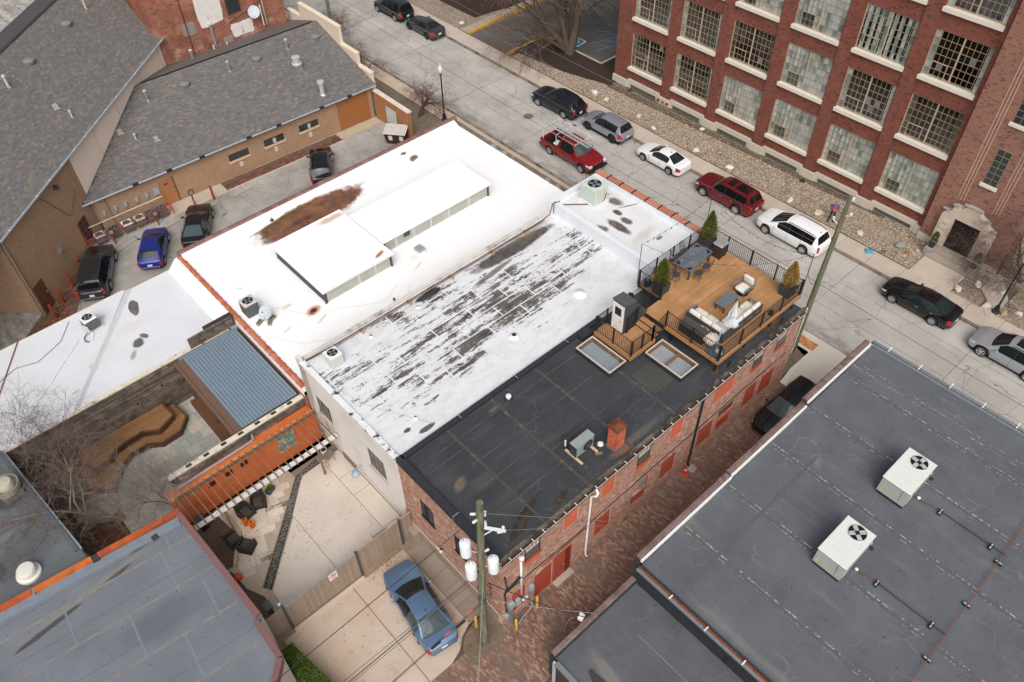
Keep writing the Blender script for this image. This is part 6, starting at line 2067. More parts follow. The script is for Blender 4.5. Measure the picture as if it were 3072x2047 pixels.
car('parked_car','burgundy wagon with dark glass roof panels parked on the street','car',(44.6,26.15,0),NP,L=5.13,W=1.93,H=1.72,wb=2.995,fo=.95,m=paint('paint_burgundy','741620',.35),rim='bright',spokes=10,r=.38,top=[(0,.78),(.06,.88),(.6,1.02),(1.4,1.1),(2.0,1.62),(2.4,1.72),(4.0,1.71),(4.7,1.66),(5.0,1.14),(5.08,1.0),(5.13,.9)],belt=[(0,.74),(.4,.92),(1.2,1.03),(4.9,1.08),(5.13,.84)],ws=(1.34,2.05),rw=(4.7,4.98),windows=[(1.72,2.68),(2.74,3.7),(3.74,4.6)],roofw=.70,seams=(1.6,2.71,3.72),handles=(2.5,3.5),sunroof=((2.55,3.05),(3.3,4.35)),rear_glass=M_CGL2,glass=M_CGL2,tail='vertical',group='cars parked along the street')
car('parked_car','white minivan with roof rails parked near the person','car',(44.4,20.35,0),NP,L=5.14,W=2.0,H=1.73,wb=3.08,fo=.95,m=paint('paint_white','eef0f0'),rim='bright',spokes=9,r=.35,top=[(0,.74),(.06,.84),(.5,.98),(1.15,1.12),(2.1,1.64),(2.6,1.73),(4.2,1.71),(4.75,1.64),(5.02,1.1),(5.1,.95),(5.14,.88)],belt=[(0,.72),(.4,.88),(1.2,1.02),(3.9,1.08),(5.0,1.08),(5.14,.84)],ws=(1.05,2.15),rw=(4.74,5.0),windows=[(1.65,2.62),(2.7,3.72),(3.8,4.65)],roofw=.68,rails=True,seams=(1.55,2.66,3.76),handles=(2.45,2.85),rear_glass=M_CGL2,tail='vertical',group='cars parked along the street')
sedan('black sedan parked before the stone entrance',(44.48,10.65,0),NP,paint('paint_black_sedan','0b0d12',.2,.2),L=4.86,W=1.85,H=1.46,wb=2.775,fo=.96,rim='silver',spokes=10,r=.34,windows=[(1.7,2.72),(2.78,3.75)],seams=(1.55,2.74,3.7),handles=(2.55,3.5),ws=(1.28,2.15),rw=(3.42,4.3),top=[(0,.64),(.06,.72),(.55,.86),(1.35,1.0),(2.12,1.40),(2.6,1.46),(3.2,1.45),(3.5,1.40),(4.25,1.08),(4.74,1.03),(4.86,.93)])
suv('silver SUV with sunroof cut by the right picture edge',(44.25,4.55,0),NP,paint('paint_pale_silver','b3b8bd',.5,.3),L=4.8,W=1.93,H=1.7,wb=2.86,fo=.96,rim='bright',spokes=5,windows=[(1.6,2.6),(2.68,3.55),(3.62,4.2)],sunroof=((2.35,2.95),),rails=True,clad=None,r=.38)
# lot behind the church
zl=-.25
car('parked_car','dark grey minivan parked by the red bollards','car',(6.55,50.65,zl),rad(60),L=5.15,W=1.99,H=1.77,wb=3.0,fo=.96,m=paint('paint_dark_grey','2f3035',.35),rim='silver',r=.36,top=[(0,.74),(.06,.84),(.5,.98),(1.1,1.12),(2.05,1.68),(2.6,1.77),(4.2,1.75),(4.8,1.68),(5.05,1.12),(5.1,.95),(5.15,.88)],belt=[(0,.72),(.4,.88),(1.2,1.02),(3.9,1.08),(5.0,1.08),(5.15,.84)],ws=(1.05,2.1),rw=(4.78,5.03),windows=[(1.65,2.62),(2.7,3.72),(3.8,4.7)],roofw=.70,seams=(1.55,2.66,3.76),handles=(2.45,2.85),rear_glass=M_CGL2,tail='vertical',group='cars parked in the church lot')
car('parked_car','bright blue hatchback parked in the church lot','car',(10.55,50.35,zl),rad(58),L=4.05,W=1.72,H=1.47,wb=2.49,fo=.82,m=paint('paint_blue','1b2c86',.35),rim='silver',r=.31,top=[(0,.68),(.06,.76),(.45,.9),(1.0,1.02),(1.8,1.42),(2.2,1.47),(3.0,1.42),(3.35,1.38),(3.85,1.0),(3.98,.92),(4.05,.84)],belt=[(0,.66),(.4,.8),(1.1,.94),(3.0,1.06),(3.8,1.0),(4.05,.8)],ws=(.98,1.85),rw=(3.28,3.8),windows=[(1.35,2.2),(2.26,2.98)],roofw=.58,seams=(1.25,2.23),handles=(2.05,2.85),tail='vertical',rear_glass=M_CGL,group='cars parked in the church lot')
sedan('black sedan half hidden behind the white roof edge',(14.0,50.45,zl),rad(57),paint('paint_black','0e1116',.25,.25),L=4.85,W=1.85,H=1.46,wb=2.75,group='cars parked in the church lot',rear_glass=M_CGL3,windows=[(1.7,2.72),(2.78,3.75)],ws=(1.28,2.15),rw=(3.42,4.3),top=[(0,.64),(.06,.72),(.55,.86),(1.35,1.0),(2.12,1.40),(2.6,1.46),(3.2,1.45),(3.5,1.40),(4.25,1.08),(4.74,1.03),(4.85,.93)],handles=(2.55,3.5),seams=(1.55,2.74,3.7))
suv('black SUV parked alone near the garage door of the church',(24.75,50.5,zl),rad(58),paint('paint_black','0e1116'),L=4.6,W=1.8,H=1.68,wb=2.67,group='cars parked in the church lot',sunroof=((2.3,3.1),),wsglass=M_CGL3,rear_glass=M_CGL2,rails=True)
# driveway and alley
sedan('steel blue sedan parked on the driveway below the wires',(7.97,16.3,.012),rad(81),paint('paint_steel_blue','6480a0',.45,.28),L=4.87,W=1.83,H=1.47,wb=2.776,group='cars beside the brick building',rim='silver',spokes=8,windows=[(1.7,2.72),(2.78,3.75)],ws=(1.25,2.2),rw=(3.42,4.3),top=[(0,.64),(.06,.74),(.55,.9),(1.32,1.02),(2.15,1.41),(2.6,1.47),(3.2,1.46),(3.5,1.41),(4.25,1.1),(4.75,1.05),(4.87,.93)],handles=(2.55,3.5),seams=(1.55,2.74,3.7),rear_glass=M_CGL3)
suv('black SUV in the brick alley half hidden by the roof',(30.8,11.35,.0),PI,paint('paint_black','0e1116'),L=4.7,W=1.85,H=1.7,wb=2.8,group='cars beside the brick building',rear_glass=M_CGL2,wsglass=M_CGL3)
# red pickup with ladder rack, driving down the street
def pickup(loc,rz):
 m=paint('paint_red','8f1620',.25)
 L=5.4
 T=car('pickup_truck','red pickup truck with aluminium ladder rack driving down the street','truck',loc,rz,L=3.62,W=1.98,H=1.86,wb=5,fo=.95,m=m,rim='silver',spokes=6,r=.38,sill=.36,top=[(0,.86),(.06,.96),(.6,1.12),(1.35,1.20),(2.05,1.80),(2.3,1.86),(3.2,1.86),(3.5,1.82),(3.58,1.3),(3.62,1.2)],belt=[(0,.84),(.4,1.0),(1.3,1.12),(3.62,1.14)],ws=(1.3,2.08),rw=(3.48,3.58),windows=[(1.75,2.75),(2.85,3.3)],roofw=.68,seams=(1.6,2.8),handles=(2.6,),tail='none',plate=False,group=None,wsglass=M_CGL3)
 for o in list(T.children):
  if o.name.startswith(('wheel','antenna','underbody')):
   for g in list(o.children):
    bpy.data.objects.remove(g)
   bpy.data.objects.remove(o)
 x0=3.62/2
 xr=x0-L
 xc=x0-3.62
 MB().box(xr+.1,x0-.2,-.85,.85,.3,.7).build('underbody',M_UND,T)
 tm,rm,bm_=wheel_mesh(.38,.23,'silver',6)
 for xw in(x0-.95,x0-.95-3.45):
  for s in(1,-1):
   wh=link_me('wheel',tm,T,(xw,s*.87,.38),(0,.3,0 if s>0 else PI))
   link_me('rim',rm,wh)
   link_me('brake_disc',bm_,wh)
 ax=x0-.95-3.45
 for s in(1,-1):
  P=[(xr,.42),(ax-.46,.42)]+[(ax+.46*math.cos(a),.38+.46*math.sin(a))for a in[PI-PI*k/10 for k in range(11)]]+[(xc-.03,.38),(xc-.03,1.1),(xr,1.08)]
  n=len(P)
  y0,y1=s*.98,s*.86
  MB().add([(x,y0,z)for x,z in P]+[(x,y1,z)for x,z in P],[tuple(range(n))if s<0 else tuple(range(n-1,-1,-1)),tuple(range(2*n-1,n-1,-1))if s<0 else tuple(range(n,2*n))]+[((i,n+i,n+(i+1)%n,(i+1)%n)if s<0 else(i,(i+1)%n,n+(i+1)%n,n+i))for i in range(n)]).build('bed_side',m,T)
  MB().box(xr,xc-.03,min(s*.84,s*.99),max(s*.84,s*.99),1.101,1.13).build('bed_rail',M_TRIM,T)
  MB().cbox((xr-.01,s*.88,.92),(.05,.14,.3),0,.02).build('tail_lamp',M_TAIL,T)
 MB().box(xr-.02,xr+.06,-.85,.85,.5,1.1).build('tailgate',m,T)
 MB().box(xc-.08,xc-.04,-.85,.85,.5,1.12).build('bed_front',M_TRIM,T)
 MB().box(xr+.06,xc-.08,-.85,.85,.5,.56).build('bed_floor',M_UND,T)
 MB().box(xr-.18,xr-.03,-.95,.95,.45,.62).build('rear_bumper',M_TRIM,T)
 MB().box(x0-.02,x0+.12,-.95,.95,.42,.62).build('front_bumper',M_TRIM,T)
 MB().box(x0-.03,x0+.03,-.6,.6,.66,.88).build('grille',M_TRIM,T)
 for s in(1,-1):
  MB().cbox((x0-.06,s*.78,.86),(.18,.32,.2),0,.04).build('head_lamp',M_HEAD,T)
 rk=M_WHITE
 for s in(1,-1):
  MB().tube([(xr+.1,s*.9,2.12),(x0-1.55,s*.9,2.12)],.025,6).build('rack_rail',mat('rack_white',lin('d8d8d4'),.5),T)
  for x in(xr+.25,xc-.1):
   MB().tube([(x,s*.9,1.12),(x,s*.9,2.12)],.025,6).build('rack_post',mat('rack_white','d8d8d4'),T)
 for x in(xr+.25,xc-.1,x0-1.7):
  MB().tube([(x,-.9,2.12),(x,.9,2.12)],.022,6).build('rack_bar',mat('rack_white','d8d8d4'),T)
 return T
PX,PY=40.05,36.95
tk=pickup((PX,PY,0),-PI/2)
# load of the truck: a ladder on the rack, boards and sacks in the bed
ld=thing('ladder','aluminium extension ladder lying on the rack of the red pickup','ladder',(PX,PY,2.15),-PI/2)
M_ALU=mat('ladder_aluminium',lin('c9cccf'),.4,.1,5,metal=.4)
for y in(-.05,-.42,-.14,-.5):
 MB().box(-3.3,1.2,y-.025,y+.025,.0 if y>-.45 else.05,.09).build('stile',M_ALU,ld)
for k in range(15):
 MB().tube([(-3.15+k*.3,-.05,.045),(-3.15+k*.3,-.42,.045)],.018,6).build('rung',M_ALU,ld)
MB().box(1.12,1.22,-.1,.0,-.01,.1).build('foot',mat('ladder_blue',lin('2f5fa0'),.5),ld)
MB().box(1.12,1.22,-.47,-.37,-.01,.1).build('foot',mat('ladder_blue','2f5fa0'),ld)
bd_=MB().cbox((PX+.15,PY+2.9,.62),(1.2,1.0,.12),.1,.01).build('plywood_sheet',mat('plywood',lin('b98d5f'),.8,.12,4))
tag(bd_,'tan plywood sheets lying in the bed of the red pickup','plywood')
sk=MB().cbox((PX-.25,PY+2.25,.78),(.7,.8,.42),.2,.1)
tag(sk.build('sack',mat('white_sack',lin('e4dfe2'),.7,.2,3,col2=lin('c97ba0'),c2=(.55,.62)),None,True,50),'white and pink sacks behind the cab of the red pickup','sack')
gs=MB().cbox((PX+.25,PY+1.95,1.22),(1.1,.3,.2),.05,.05)
tag(gs.build('green_crate',mat('green_plastic',lin('3f9a72'),.6)),'green plastic bundle across the bed behind the pickup cab','bundle')
# ================================================================== ROOF DECK
DZ=7.15
Dk=thing('roof_deck','timber roof deck with steps, landing and black railing','deck')
M_DECK=piece_mat('deck_board',['b38459','ba8b60','ad7e54','c09167','b0815a','b98c64'],sc=1.3,var=.12,dirt=(lin('9a7754'),.55,.45,.7),bump=.1)
DX0,DX1,DY0,DY1=25.4,32.45,13.4,19.95
y=DY0
while y<DY1-.02:
 x0=DX0 if y<18.3 else 26.75
 segs=[x0,random.Random(int(y*100)).uniform(x0+1.5,DX1-1.5),DX1]
 for a,b in zip(segs[:-1],segs[1:]):
  MB().box(a+.002,b-.002,y,y+.128,DZ-.03,DZ).build('board',M_DECK,Dk)
 y+=.134
M_JOIST=mat('joist_dark',lin('3a2c22'),.9)
MB().box(DX0+.02,DX1-.02,DY0+.02,18.28,DZ-.2,DZ-.035).box(26.77,DX1-.02,18.28,DY1-.02,DZ-.2,DZ-.035).build('joist_frame',M_JOIST,Dk)
M_FAS=mat('deck_fascia',lin('a6784f'),.75,.12,3)
MB().box(DX0-.03,DX1+.03,DY0-.04,DY0-.003,DZ-.2,DZ+.004).box(DX0-.04,DX0-.003,DY0-.04,16.85,DZ-.2,DZ+.004).build('fascia',M_FAS,Dk)
for x in(25.6,28.0,30.2,32.2):
 for yy in(13.6,16.5,19.6):
  if x<26 and yy>18:
   continue
  MB().box(x-.06,x+.06,yy-.06,yy+.06,6.2,DZ-.2).build('support_post',M_BLACK,Dk)
LZ=6.78
y=16.82
while y<19.3:
 MB().box(22.75,23.62,y,y+.128,LZ-.03,LZ).build('board',M_DECK,Dk)
 if y<18.1:
  MB().box(23.625,24.6,y,y+.128,LZ-.03,LZ).build('board',M_DECK,Dk)
 y+=.134
MB().box(22.78,24.58,16.84,18.1,6.45,LZ-.035).box(22.78,23.6,18.1,19.3,6.45,LZ-.035).build('joist_frame',M_JOIST,Dk)
MB().box(22.7,24.6,16.77,16.815,6.5,LZ+.004).box(22.7,22.745,16.815,19.35,6.5,LZ+.004).build('fascia',M_FAS,Dk)
for k,(xa,z)in enumerate(((24.6,6.9),(24.9,7.03))):
 MB().box(xa,xa+.31,16.85,18.2,z-.035,z).build('tread',M_DECK,Dk)
 MB().box(xa+.02,25.35,16.87,18.18,z-.2,z-.036).build('riser',M_JOIST,Dk)
M_RAIL=mat('rail_black',lin('25262a'),.45,.08,3,spec=.4)
_bal=MB().box(-.009,.009,-.009,.009,.08,.94)
_balm=bpy.data.meshes.new('baluster');_balm.from_pydata(_bal.v,[],_bal.f);_balm.materials.append(M_RAIL)
def rail(a,b,za,zb,label,posts=2,h=1.05,sp=.115):
 T=thing('deck_railing',label,'railing',(0,0,0),0,'black railings of the roof deck')
 a,b=Vector((a[0],a[1],za)),Vector((b[0],b[1],zb))
 L_=(b-a).length
 up=Vector((0,0,1))
 for hz in(h,.10):
  MB().tube([a+up*hz,b+up*hz],.024 if hz==h else.018,6).build('top_rail' if hz==h else 'bottom_rail',M_RAIL,T)
 for k in range(posts):
  p=a+(b-a)*(k/(posts-1))
  MB().box(p.x-.035,p.x+.035,p.y-.035,p.y+.035,p.z-.15,p.z+h+.05).build('post',M_RAIL,T)
 n=int(L_/sp)
 for k in range(1,n):
  p=a+(b-a)*(k/n)
  link_me('baluster',_balm,T,p+up*.03)
 return T
rail((26.72,19.9),(32.4,19.9),DZ,DZ,'long black railing on the dining side of the deck',5)
rail((32.4,19.9),(32.4,13.5),DZ,DZ,'black railing along the street side of the deck',5)
rail((32.4,13.45),(25.45,13.45),DZ,DZ,'black railing along the alley side of the deck',5)
rail((25.42,13.5),(25.42,16.85),DZ,DZ,'black railing beside the wicker box',3)
rail((26.72,19.85),(26.72,18.35),DZ,DZ,'short black railing behind the corner planter',2)
rail((26.7,18.3),(25.5,18.3),DZ,DZ,'short black railing beside the stair hut roof',2)
rail((25.42,18.28),(23.85,18.1),DZ-.05,LZ,'sloping black railing along the stair hut',3)
rail((25.4,16.83),(24.4,16.83),DZ,LZ,'short sloping black railing down the steps',2)
rail((24.4,16.83),(22.78,16.83),LZ,LZ,'black railing on the alley side of the landing',3)
rail((22.76,16.85),(22.76,19.3),LZ,LZ,'black railing along the skylight side of the landing',3)
rail((22.8,19.3),(23.6,19.3),LZ,LZ,'short black railing at the far end of the landing',2)
# stair hut with white door
Hu=thing('stair_hut','wedge-shaped black stair hut with a white door','hut')
hx0,hx1,hy0,hy1=23.68,25.55,18.22,19.05
M_HUT=mat('hut_felt',lin('4a4b4d'),.85,.12,3)
P=[(hx0,6.25),(hx1,6.25),(hx1,7.2),(hx0+.75,8.62),(hx0,8.72)]
n=5
MB().add([(x,hy0,z)for x,z in P]+[(x,hy1,z)for x,z in P],[tuple(range(n)),tuple(range(2*n-1,n-1,-1))]+[(i,n+i,n+(i+1)%n,(i+1)%n)for i in range(n)]).build('hut_shell',M_HUT,Hu)
MB().hex([(hx0-.05,hy0-.05,8.72),(hx0+.8,hy0-.05,8.6),(hx0+.8,hy1+.05,8.6),(hx0-.05,hy1+.05,8.72)],[(hx0-.05,hy0-.05,8.78),(hx0+.8,hy0-.05,8.66),(hx0+.8,hy1+.05,8.66),(hx0-.05,hy1+.05,8.78)]).build('hut_roof',mat('hut_roof_felt',lin('55575a'),.85,.12,3),Hu)
dd=MB().box(hx0-.05,hx0-.004,hy0+.04,hy1-.04,6.8,8.6).build('door',M_WHITE,Hu)
MB().box(hx0-.056,hx0-.051,hy0+.2,hy1-.2,7.85,8.4).build('pane',M_GLASS,dd)
MB().box(hx0-.056,hx0-.051,hy0+.17,hy1-.17,6.95,7.0).box(hx0-.056,hx0-.051,hy0+.17,hy1-.17,7.6,7.63).build('door_moulding',mat('moulding_grey',lin('cfcfcd'),.6),dd)
MB().tube([(hx0-.05,hy0+.14,7.55),(hx0-.1,hy0+.14,7.55),(hx0-.1,hy0+.24,7.55)],.014,5).build('handle',M_BLACK,dd)
# skylights with real wells
def skylight(label,x0,x1,y0,y1,bar):
 T=thing('skylight',label,'skylight',(0,0,0),0,'roof skylights')
 z0,z1=6.2,6.52
 fr=MB()
 for a,b,c,d in((x0,x1,y0,y0+.07),(x0,x1,y1-.07,y1),(x0,x0+.07,y0+.07,y1-.07),(x1-.07,x1,y0+.07,y1-.07)):
  fr.box(a,b,c,d,z1,z1+.06)
 fr.build('frame',mat('skylight_frame',lin('c9bdb2'),.5,.08,4),T)
 kb=MB()
 for a,b,c,d in((x0+.02,x1-.02,y0+.02,y0+.06),(x0+.02,x1-.02,y1-.06,y1-.02),(x0+.02,x0+.06,y0+.06,y1-.06),(x1-.06,x1-.02,y0+.06,y1-.06)):
  kb.box(a,b,c,d,z0,z1)
 kb.build('curb',M_BLKMEM,T)
 wl=MB()
 for a,b,c,d in((x0+.061,x1-.061,y0+.061,y0+.08),(x0+.061,x1-.061,y1-.08,y1-.061),(x0+.061,x0+.08,y0+.08,y1-.08),(x1-.08,x1-.061,y0+.08,y1-.08)):
  wl.box(a,b,c,d,z0+.003,z1-.02)
 wl.build('well_wall',mat('well_timber',lin('a5785a'),.8,.12,4),T)
 MB().box(x0+.08,x1-.08,y0+.08,y1-.08,z0+.003,z0+.02).build('well_base',mat('diffuser_pale',lin('c3cad4'),.7,.12,1.5),T)
 if bar:
  yy=(y0+y1)/2
  MB().box(x0+.08,x1-.08,yy-.06,yy+.06,z1-.2,z1-.1).build('cross_bar',mat('well_timber','a5785a'),T)
 MB().quad((x0+.07,y0+.07,z1+.03),(x1-.07,y0+.07,z1+.03),(x1-.07,y1-.07,z1+.03),(x0+.07,y1-.07,z1+.03)).build('pane',M_FGL,T)
skylight('skylight with plain pane below the stair landing',21.3,22.55,16.9,19.3,False)
skylight('skylight with a timber cross bar beside the wicker box',23.68,25.05,14.25,16.65,True)
# chimney
Cm=thing('brick_chimney','short orange brick chimney with rusty metal cap','chimney')
cx0,cx1,cy0,cy1=18.16,18.76,13.58,14.12
MB().box(cx0+.012,cx1-.012,cy0+.012,cy1-.012,6.2,7.8).build('stack_core',mat('chimney_mortar',lin('b58a74'),.95),Cm)
CHB=piece_mat('chimney_brick',['bd6648','cb7758','b25c42','c46f52'],var=.12,dirt=(lin('8a4632'),2,.55,.75))
pieces(Cm,'bricks',(cx0,cy0+.012,6.32),(1,0,0),(0,0,1),(0,-1,0),cx1-cx0,1.48,.205,.074,.008,.012,CHB,nsingle=45)
pieces(Cm,'bricks',(cx0+.012,cy1,6.32),(0,-1,0),(0,0,1),(-1,0,0),cy1-cy0,1.48,.205,.074,.008,.012,CHB,nsingle=40,seed=4)
MB().box(cx0-.06,cx1+.06,cy0-.06,cy1+.06,6.2,6.3).build('base_flashing',mat('grey_flashing',lin('5a5d60'),.7),Cm)
MB().box(cx0-.03,cx1+.03,cy0-.03,cy1+.03,7.66,7.8).build('rust_band',M_RUST,Cm)
MB().hex([(cx0-.05,cy0-.05,7.8),(cx1+.05,cy0-.05,7.8),(cx1+.05,cy1+.05,7.8),(cx0-.05,cy1+.05,7.8)],[(cx0-.05,cy0-.05,7.84),(cx1+.05,cy0-.05,7.84),(cx1+.05,cy1+.05,7.84),(cx0-.05,cy1+.05,7.84)]).add([(cx0-.05,cy0-.05,7.84),(cx1+.05,cy0-.05,7.84),(cx1+.05,cy1+.05,7.84),(cx0-.05,cy1+.05,7.84),((cx0+cx1)/2,(cy0+cy1)/2,7.93)],[(0,1,4),(1,2,4),(2,3,4),(3,0,4)]).build('rusty_cap',mat('cap_rust',lin('7a4531'),.85,.2,4,.1,col2=lin('5a3226'),c2=(.45,.65)),Cm)
# mini split condenser
Ms=thing('split_condenser','slim grey split air conditioner on timber feet near the chimney','air conditioner')
M_ACG=mat('condenser_grey',lin('8f9a98'),.5,.06,3)
MB().cbox((17.02,14.68,6.86),(1.15,.42,.76),0,.02).build('case',mat('condenser_dark',lin('41464a'),.5),Ms)
MB().cbox((17.02,14.68,7.255),(1.19,.46,.05),0,.015).build('lid',M_ACG,Ms)
MB().cbox((17.02,14.462,6.86),(1.1,.02,.7)).build('front_panel',M_ACG,Ms)
MB().cyl((17.2,14.455,6.86),.31,.02,20,axis='y').build('fan_guard',M_BLACK,Ms).location=(0,-.02,0)
for k in range(5):
 a=2*PI*k/5
 MB().cbox((17.2+.13*math.cos(a),14.42,6.86+.13*math.sin(a)),(.22,.008,.07),0,0,Matrix.Rotation(-a,3,'Y')).build('fan_blade',mat('blade_grey',lin('55595c'),.5),Ms)
for x in(16.5,17.5):
 MB().cbox((x,14.65,6.36),(.1,1.1,.1)).build('timber_foot',mat('timber_foot',lin('cdb594'),.85,.1,6),Ms)
def vent_pipe(label,x,y,z,h,r,m,cap=None,base=None):
 T=thing('vent_pipe',label,'vent pipe',(x,y,z),0)
 MB().cyl((0,0,0),r,h,10).build('pipe',m,T,True,40)
 if cap is not None:
  MB().lathe([(r*1.5,h),(r*1.7,h+.03),(r*1.5,h+.12),(r*.6,h+.15),(.001,h+.155)],n=10).build('cap',cap,T,True,40)
 MB().lathe([(r*2.4,0),(r*1.8,.03),(r*1.2,.10)],n=10).build('boot',base or M_BLKMEM,T,True)
 return T
M_PVC=mat('white_pvc',lin('e2e2e0'),.5,.04,5)
vent_pipe('white plastic vent pipe beside the split condenser',16.68,15.4,6.2,.5,.05,M_PVC)
vent_pipe('short white vent pipe on the black roof near the party wall',16.65,19.35,6.2,.2,.09,M_PVC,M_PVC)
tag(MB().lathe([(.14,6.2),(.16,6.22),(.12,6.34),(.10,6.36),(.001,6.36)],(18.0,14.38,0),12).build('drain_bucket',M_PVC,None,True,40),'small white bucket with hose left of the chimney','bucket')
tag(MB().tube([(18.1,14.4,6.36),(17.9,14.55,6.42),(17.75,14.62,6.3),(17.9,14.75,6.24),(17.65,14.9,6.22)],.03,6).build('roof_hose',M_BLACK),'black hose curled beside the white bucket','hose')
tag(MB().cbox((17.55,14.05,6.25),(.35,.14,.09),-.5,.02).build('timber_offcut',mat('timber_offcut',lin('8d6a48'),.9,.2,5)),'timber offcut lying in front of the split condenser','timber')
tag(MB().cbox((26.3,20.02,6.5),(.35,.3,.22),.3,.03).build('junction_box',M_BLACK),'black junction box below the deck corner','box')
tag(MB().cbox((25.7,20.25,6.44),(.3,.22,.1),.4,.02).build('white_vent_box',M_WHITE),'small white box on the party wall by the deck','box')
for x in(26.3,30.8):
 vent_pipe('black vent stub at the alley edge below the deck corner' if x<28 else 'black vent stub at the alley edge below the deck railing',x,13.25,6.2,.45,.05,M_BLACK)
tag(MB().box(22.1,22.9,19.55,20.05,6.2,6.48).build('membrane_block',M_BLKMEM),'black membrane-wrapped block by the skylight','block')
# ------------------------------------------------------------------ deck furniture
M_CHAR=mat('charcoal_frame',lin('45484c'),.5,.08,4)
M_SLAT=mat('slate_slat',lin('6d7379'),.55,.08,4,rnd=.06)
Tb=thing('dining_table','slate grey outdoor dining table with chevron slat top','table',(29.93,18.82,DZ),rad(5))
TL,TW,TH=2.2,1.08,.76
MB().box(-TL/2,TL/2,-TW/2,TW/2,TH-.045,TH-.02).build('table_bed',mat('table_gap',lin('1f2124'),.7),Tb)
for a,b,c,d in((-TL/2,TL/2,-TW/2,-TW/2+.06),(-TL/2,TL/2,TW/2-.06,TW/2),(-TL/2,-TL/2+.06,-TW/2+.06,TW/2-.06),(TL/2-.06,TL/2,-TW/2+.06,TW/2-.06),(-.04,.04,-TW/2+.06,TW/2-.06)):
 MB().box(a,b,c,d,TH-.044,TH).build('table_edge',M_SLAT,Tb)
for sx in(1,-1):
 for sy in(1,-1):
  for k in range(12):
   o=.06+k*.092
   p0=Vector((sx*(.05+o),sy*.0,0))
   x_a,y_a=.05+o,0.0
   x_b,y_b=x_a-(TW/2-.06),TW/2-.06
   if x_a>TL/2-.07:
    y_a+=x_a-(TL/2-.07);x_a=TL/2-.07
   if x_b<.05:
    y_b-=(.05-x_b);x_b=.05
   if y_b-y_a<.05:
    continue
   c=Vector((sx*(x_a+x_b)/2,sy*(y_a+y_b)/2,TH-.012))
   ln=math.hypot(x_a-x_b,y_a-y_b)
   an=math.atan2(sy*(y_b-y_a),sx*(x_b-x_a))
   MB().cbox(tuple(c),(ln,.05,.016),an).build('slat',M_SLAT,Tb)
for sx in(1,-1):
 for sy in(1,-1):
  MB().box(sx*(TL/2-.12)-.04,sx*(TL/2-.12)+.04,sy*(TW/2-.1)-.04,sy*(TW/2-.1)+.04,0,TH-.045).build('leg',M_CHAR,Tb)
MB().cyl((0,0,TH),.035,.01,10).build('parasol_hole',M_BLACK,Tb)
def dining_chair(label,loc,rz):
 T=thing('dining_chair',label,'chair',loc,rz,'chairs around the dining table')
 MB().cyl((0,0,.46),.22,.035,14).build('seat',M_CHAR,T)
 for s in(1,-1):
  MB().tube([(-.2,s*.17,.46),(-.24,s*.19,.75),(-.29,s*.19,1.02)],.015,5).build('back_post',M_CHAR,T)
 for k in range(5):
  z=.56+k*.10
  x=-.215-.075*(z-.46)/.5
  MB().tube([(x+.0,-.185,z),(x-.05,0,z+.01),(x+.0,.185,z)],.016,5).build('back_slat',M_CHAR,T)
 for k in range(4):
  a=PI/4+k*PI/2
  MB().tube([(.12*math.cos(a),.12*math.sin(a),.45),(.25*math.cos(a),.25*math.sin(a),0)],.014,5).build('leg',M_CHAR,T)
 MB().tube([(.21*math.cos(2*PI*k/12),.21*math.sin(2*PI*k/12),.16)for k in range(13)],.01,5).build('foot_ring',M_CHAR,T)
 return T
ch0=dining_chair('dark slat-back chair at the near end of the dining table',(28.45,18.72,DZ),rad(0))
for lab,x,y,a in(('dark slat-back chair on the deck side, nearest the planter end',29.4,17.98,95),('dark slat-back chair on the deck side, nearest the grill',30.2,18.05,88),('dark slat-back chair pushed between table and railing, nearest the corner planter',29.4,19.62,-85),('dark slat-back chair pushed between table and railing, near the street planter',30.25,19.66,-92),('dark slat-back chair at the street end of the dining table',31.25,18.98,180)):
 c=copy_tree(ch0)
 place(c,(x,y,DZ),rad(a),lab)
Gr=thing('gas_grill','gas grill with steel lid and dark wicker cabinet','grill',(31.8,18.42,DZ),rad(2))
MB().cbox((0,0,.45),(.62,.56,.82),0,.015).build('cabinet',mat('wicker_dark',lin('3a3029'),.8,.25,25,.3),Gr)
for sx in(1,-1):
 for sy in(1,-1):
  MB().box(sx*.28-.03,sx*.28+.03,sy*.25-.03,sy*.25+.03,0,.06).build('foot',M_BLACK,Gr)
MB().cbox((0,0,.93),(.68,.62,.12),0,.04).build('lid',mat('steel_lid',lin('c3c4c4'),.3,.08,3,metal=.6),Gr)
MB().tube([(-.25,-.36,.92),(.25,-.36,.92)],.016,6).build('handle',M_CHROME,Gr)
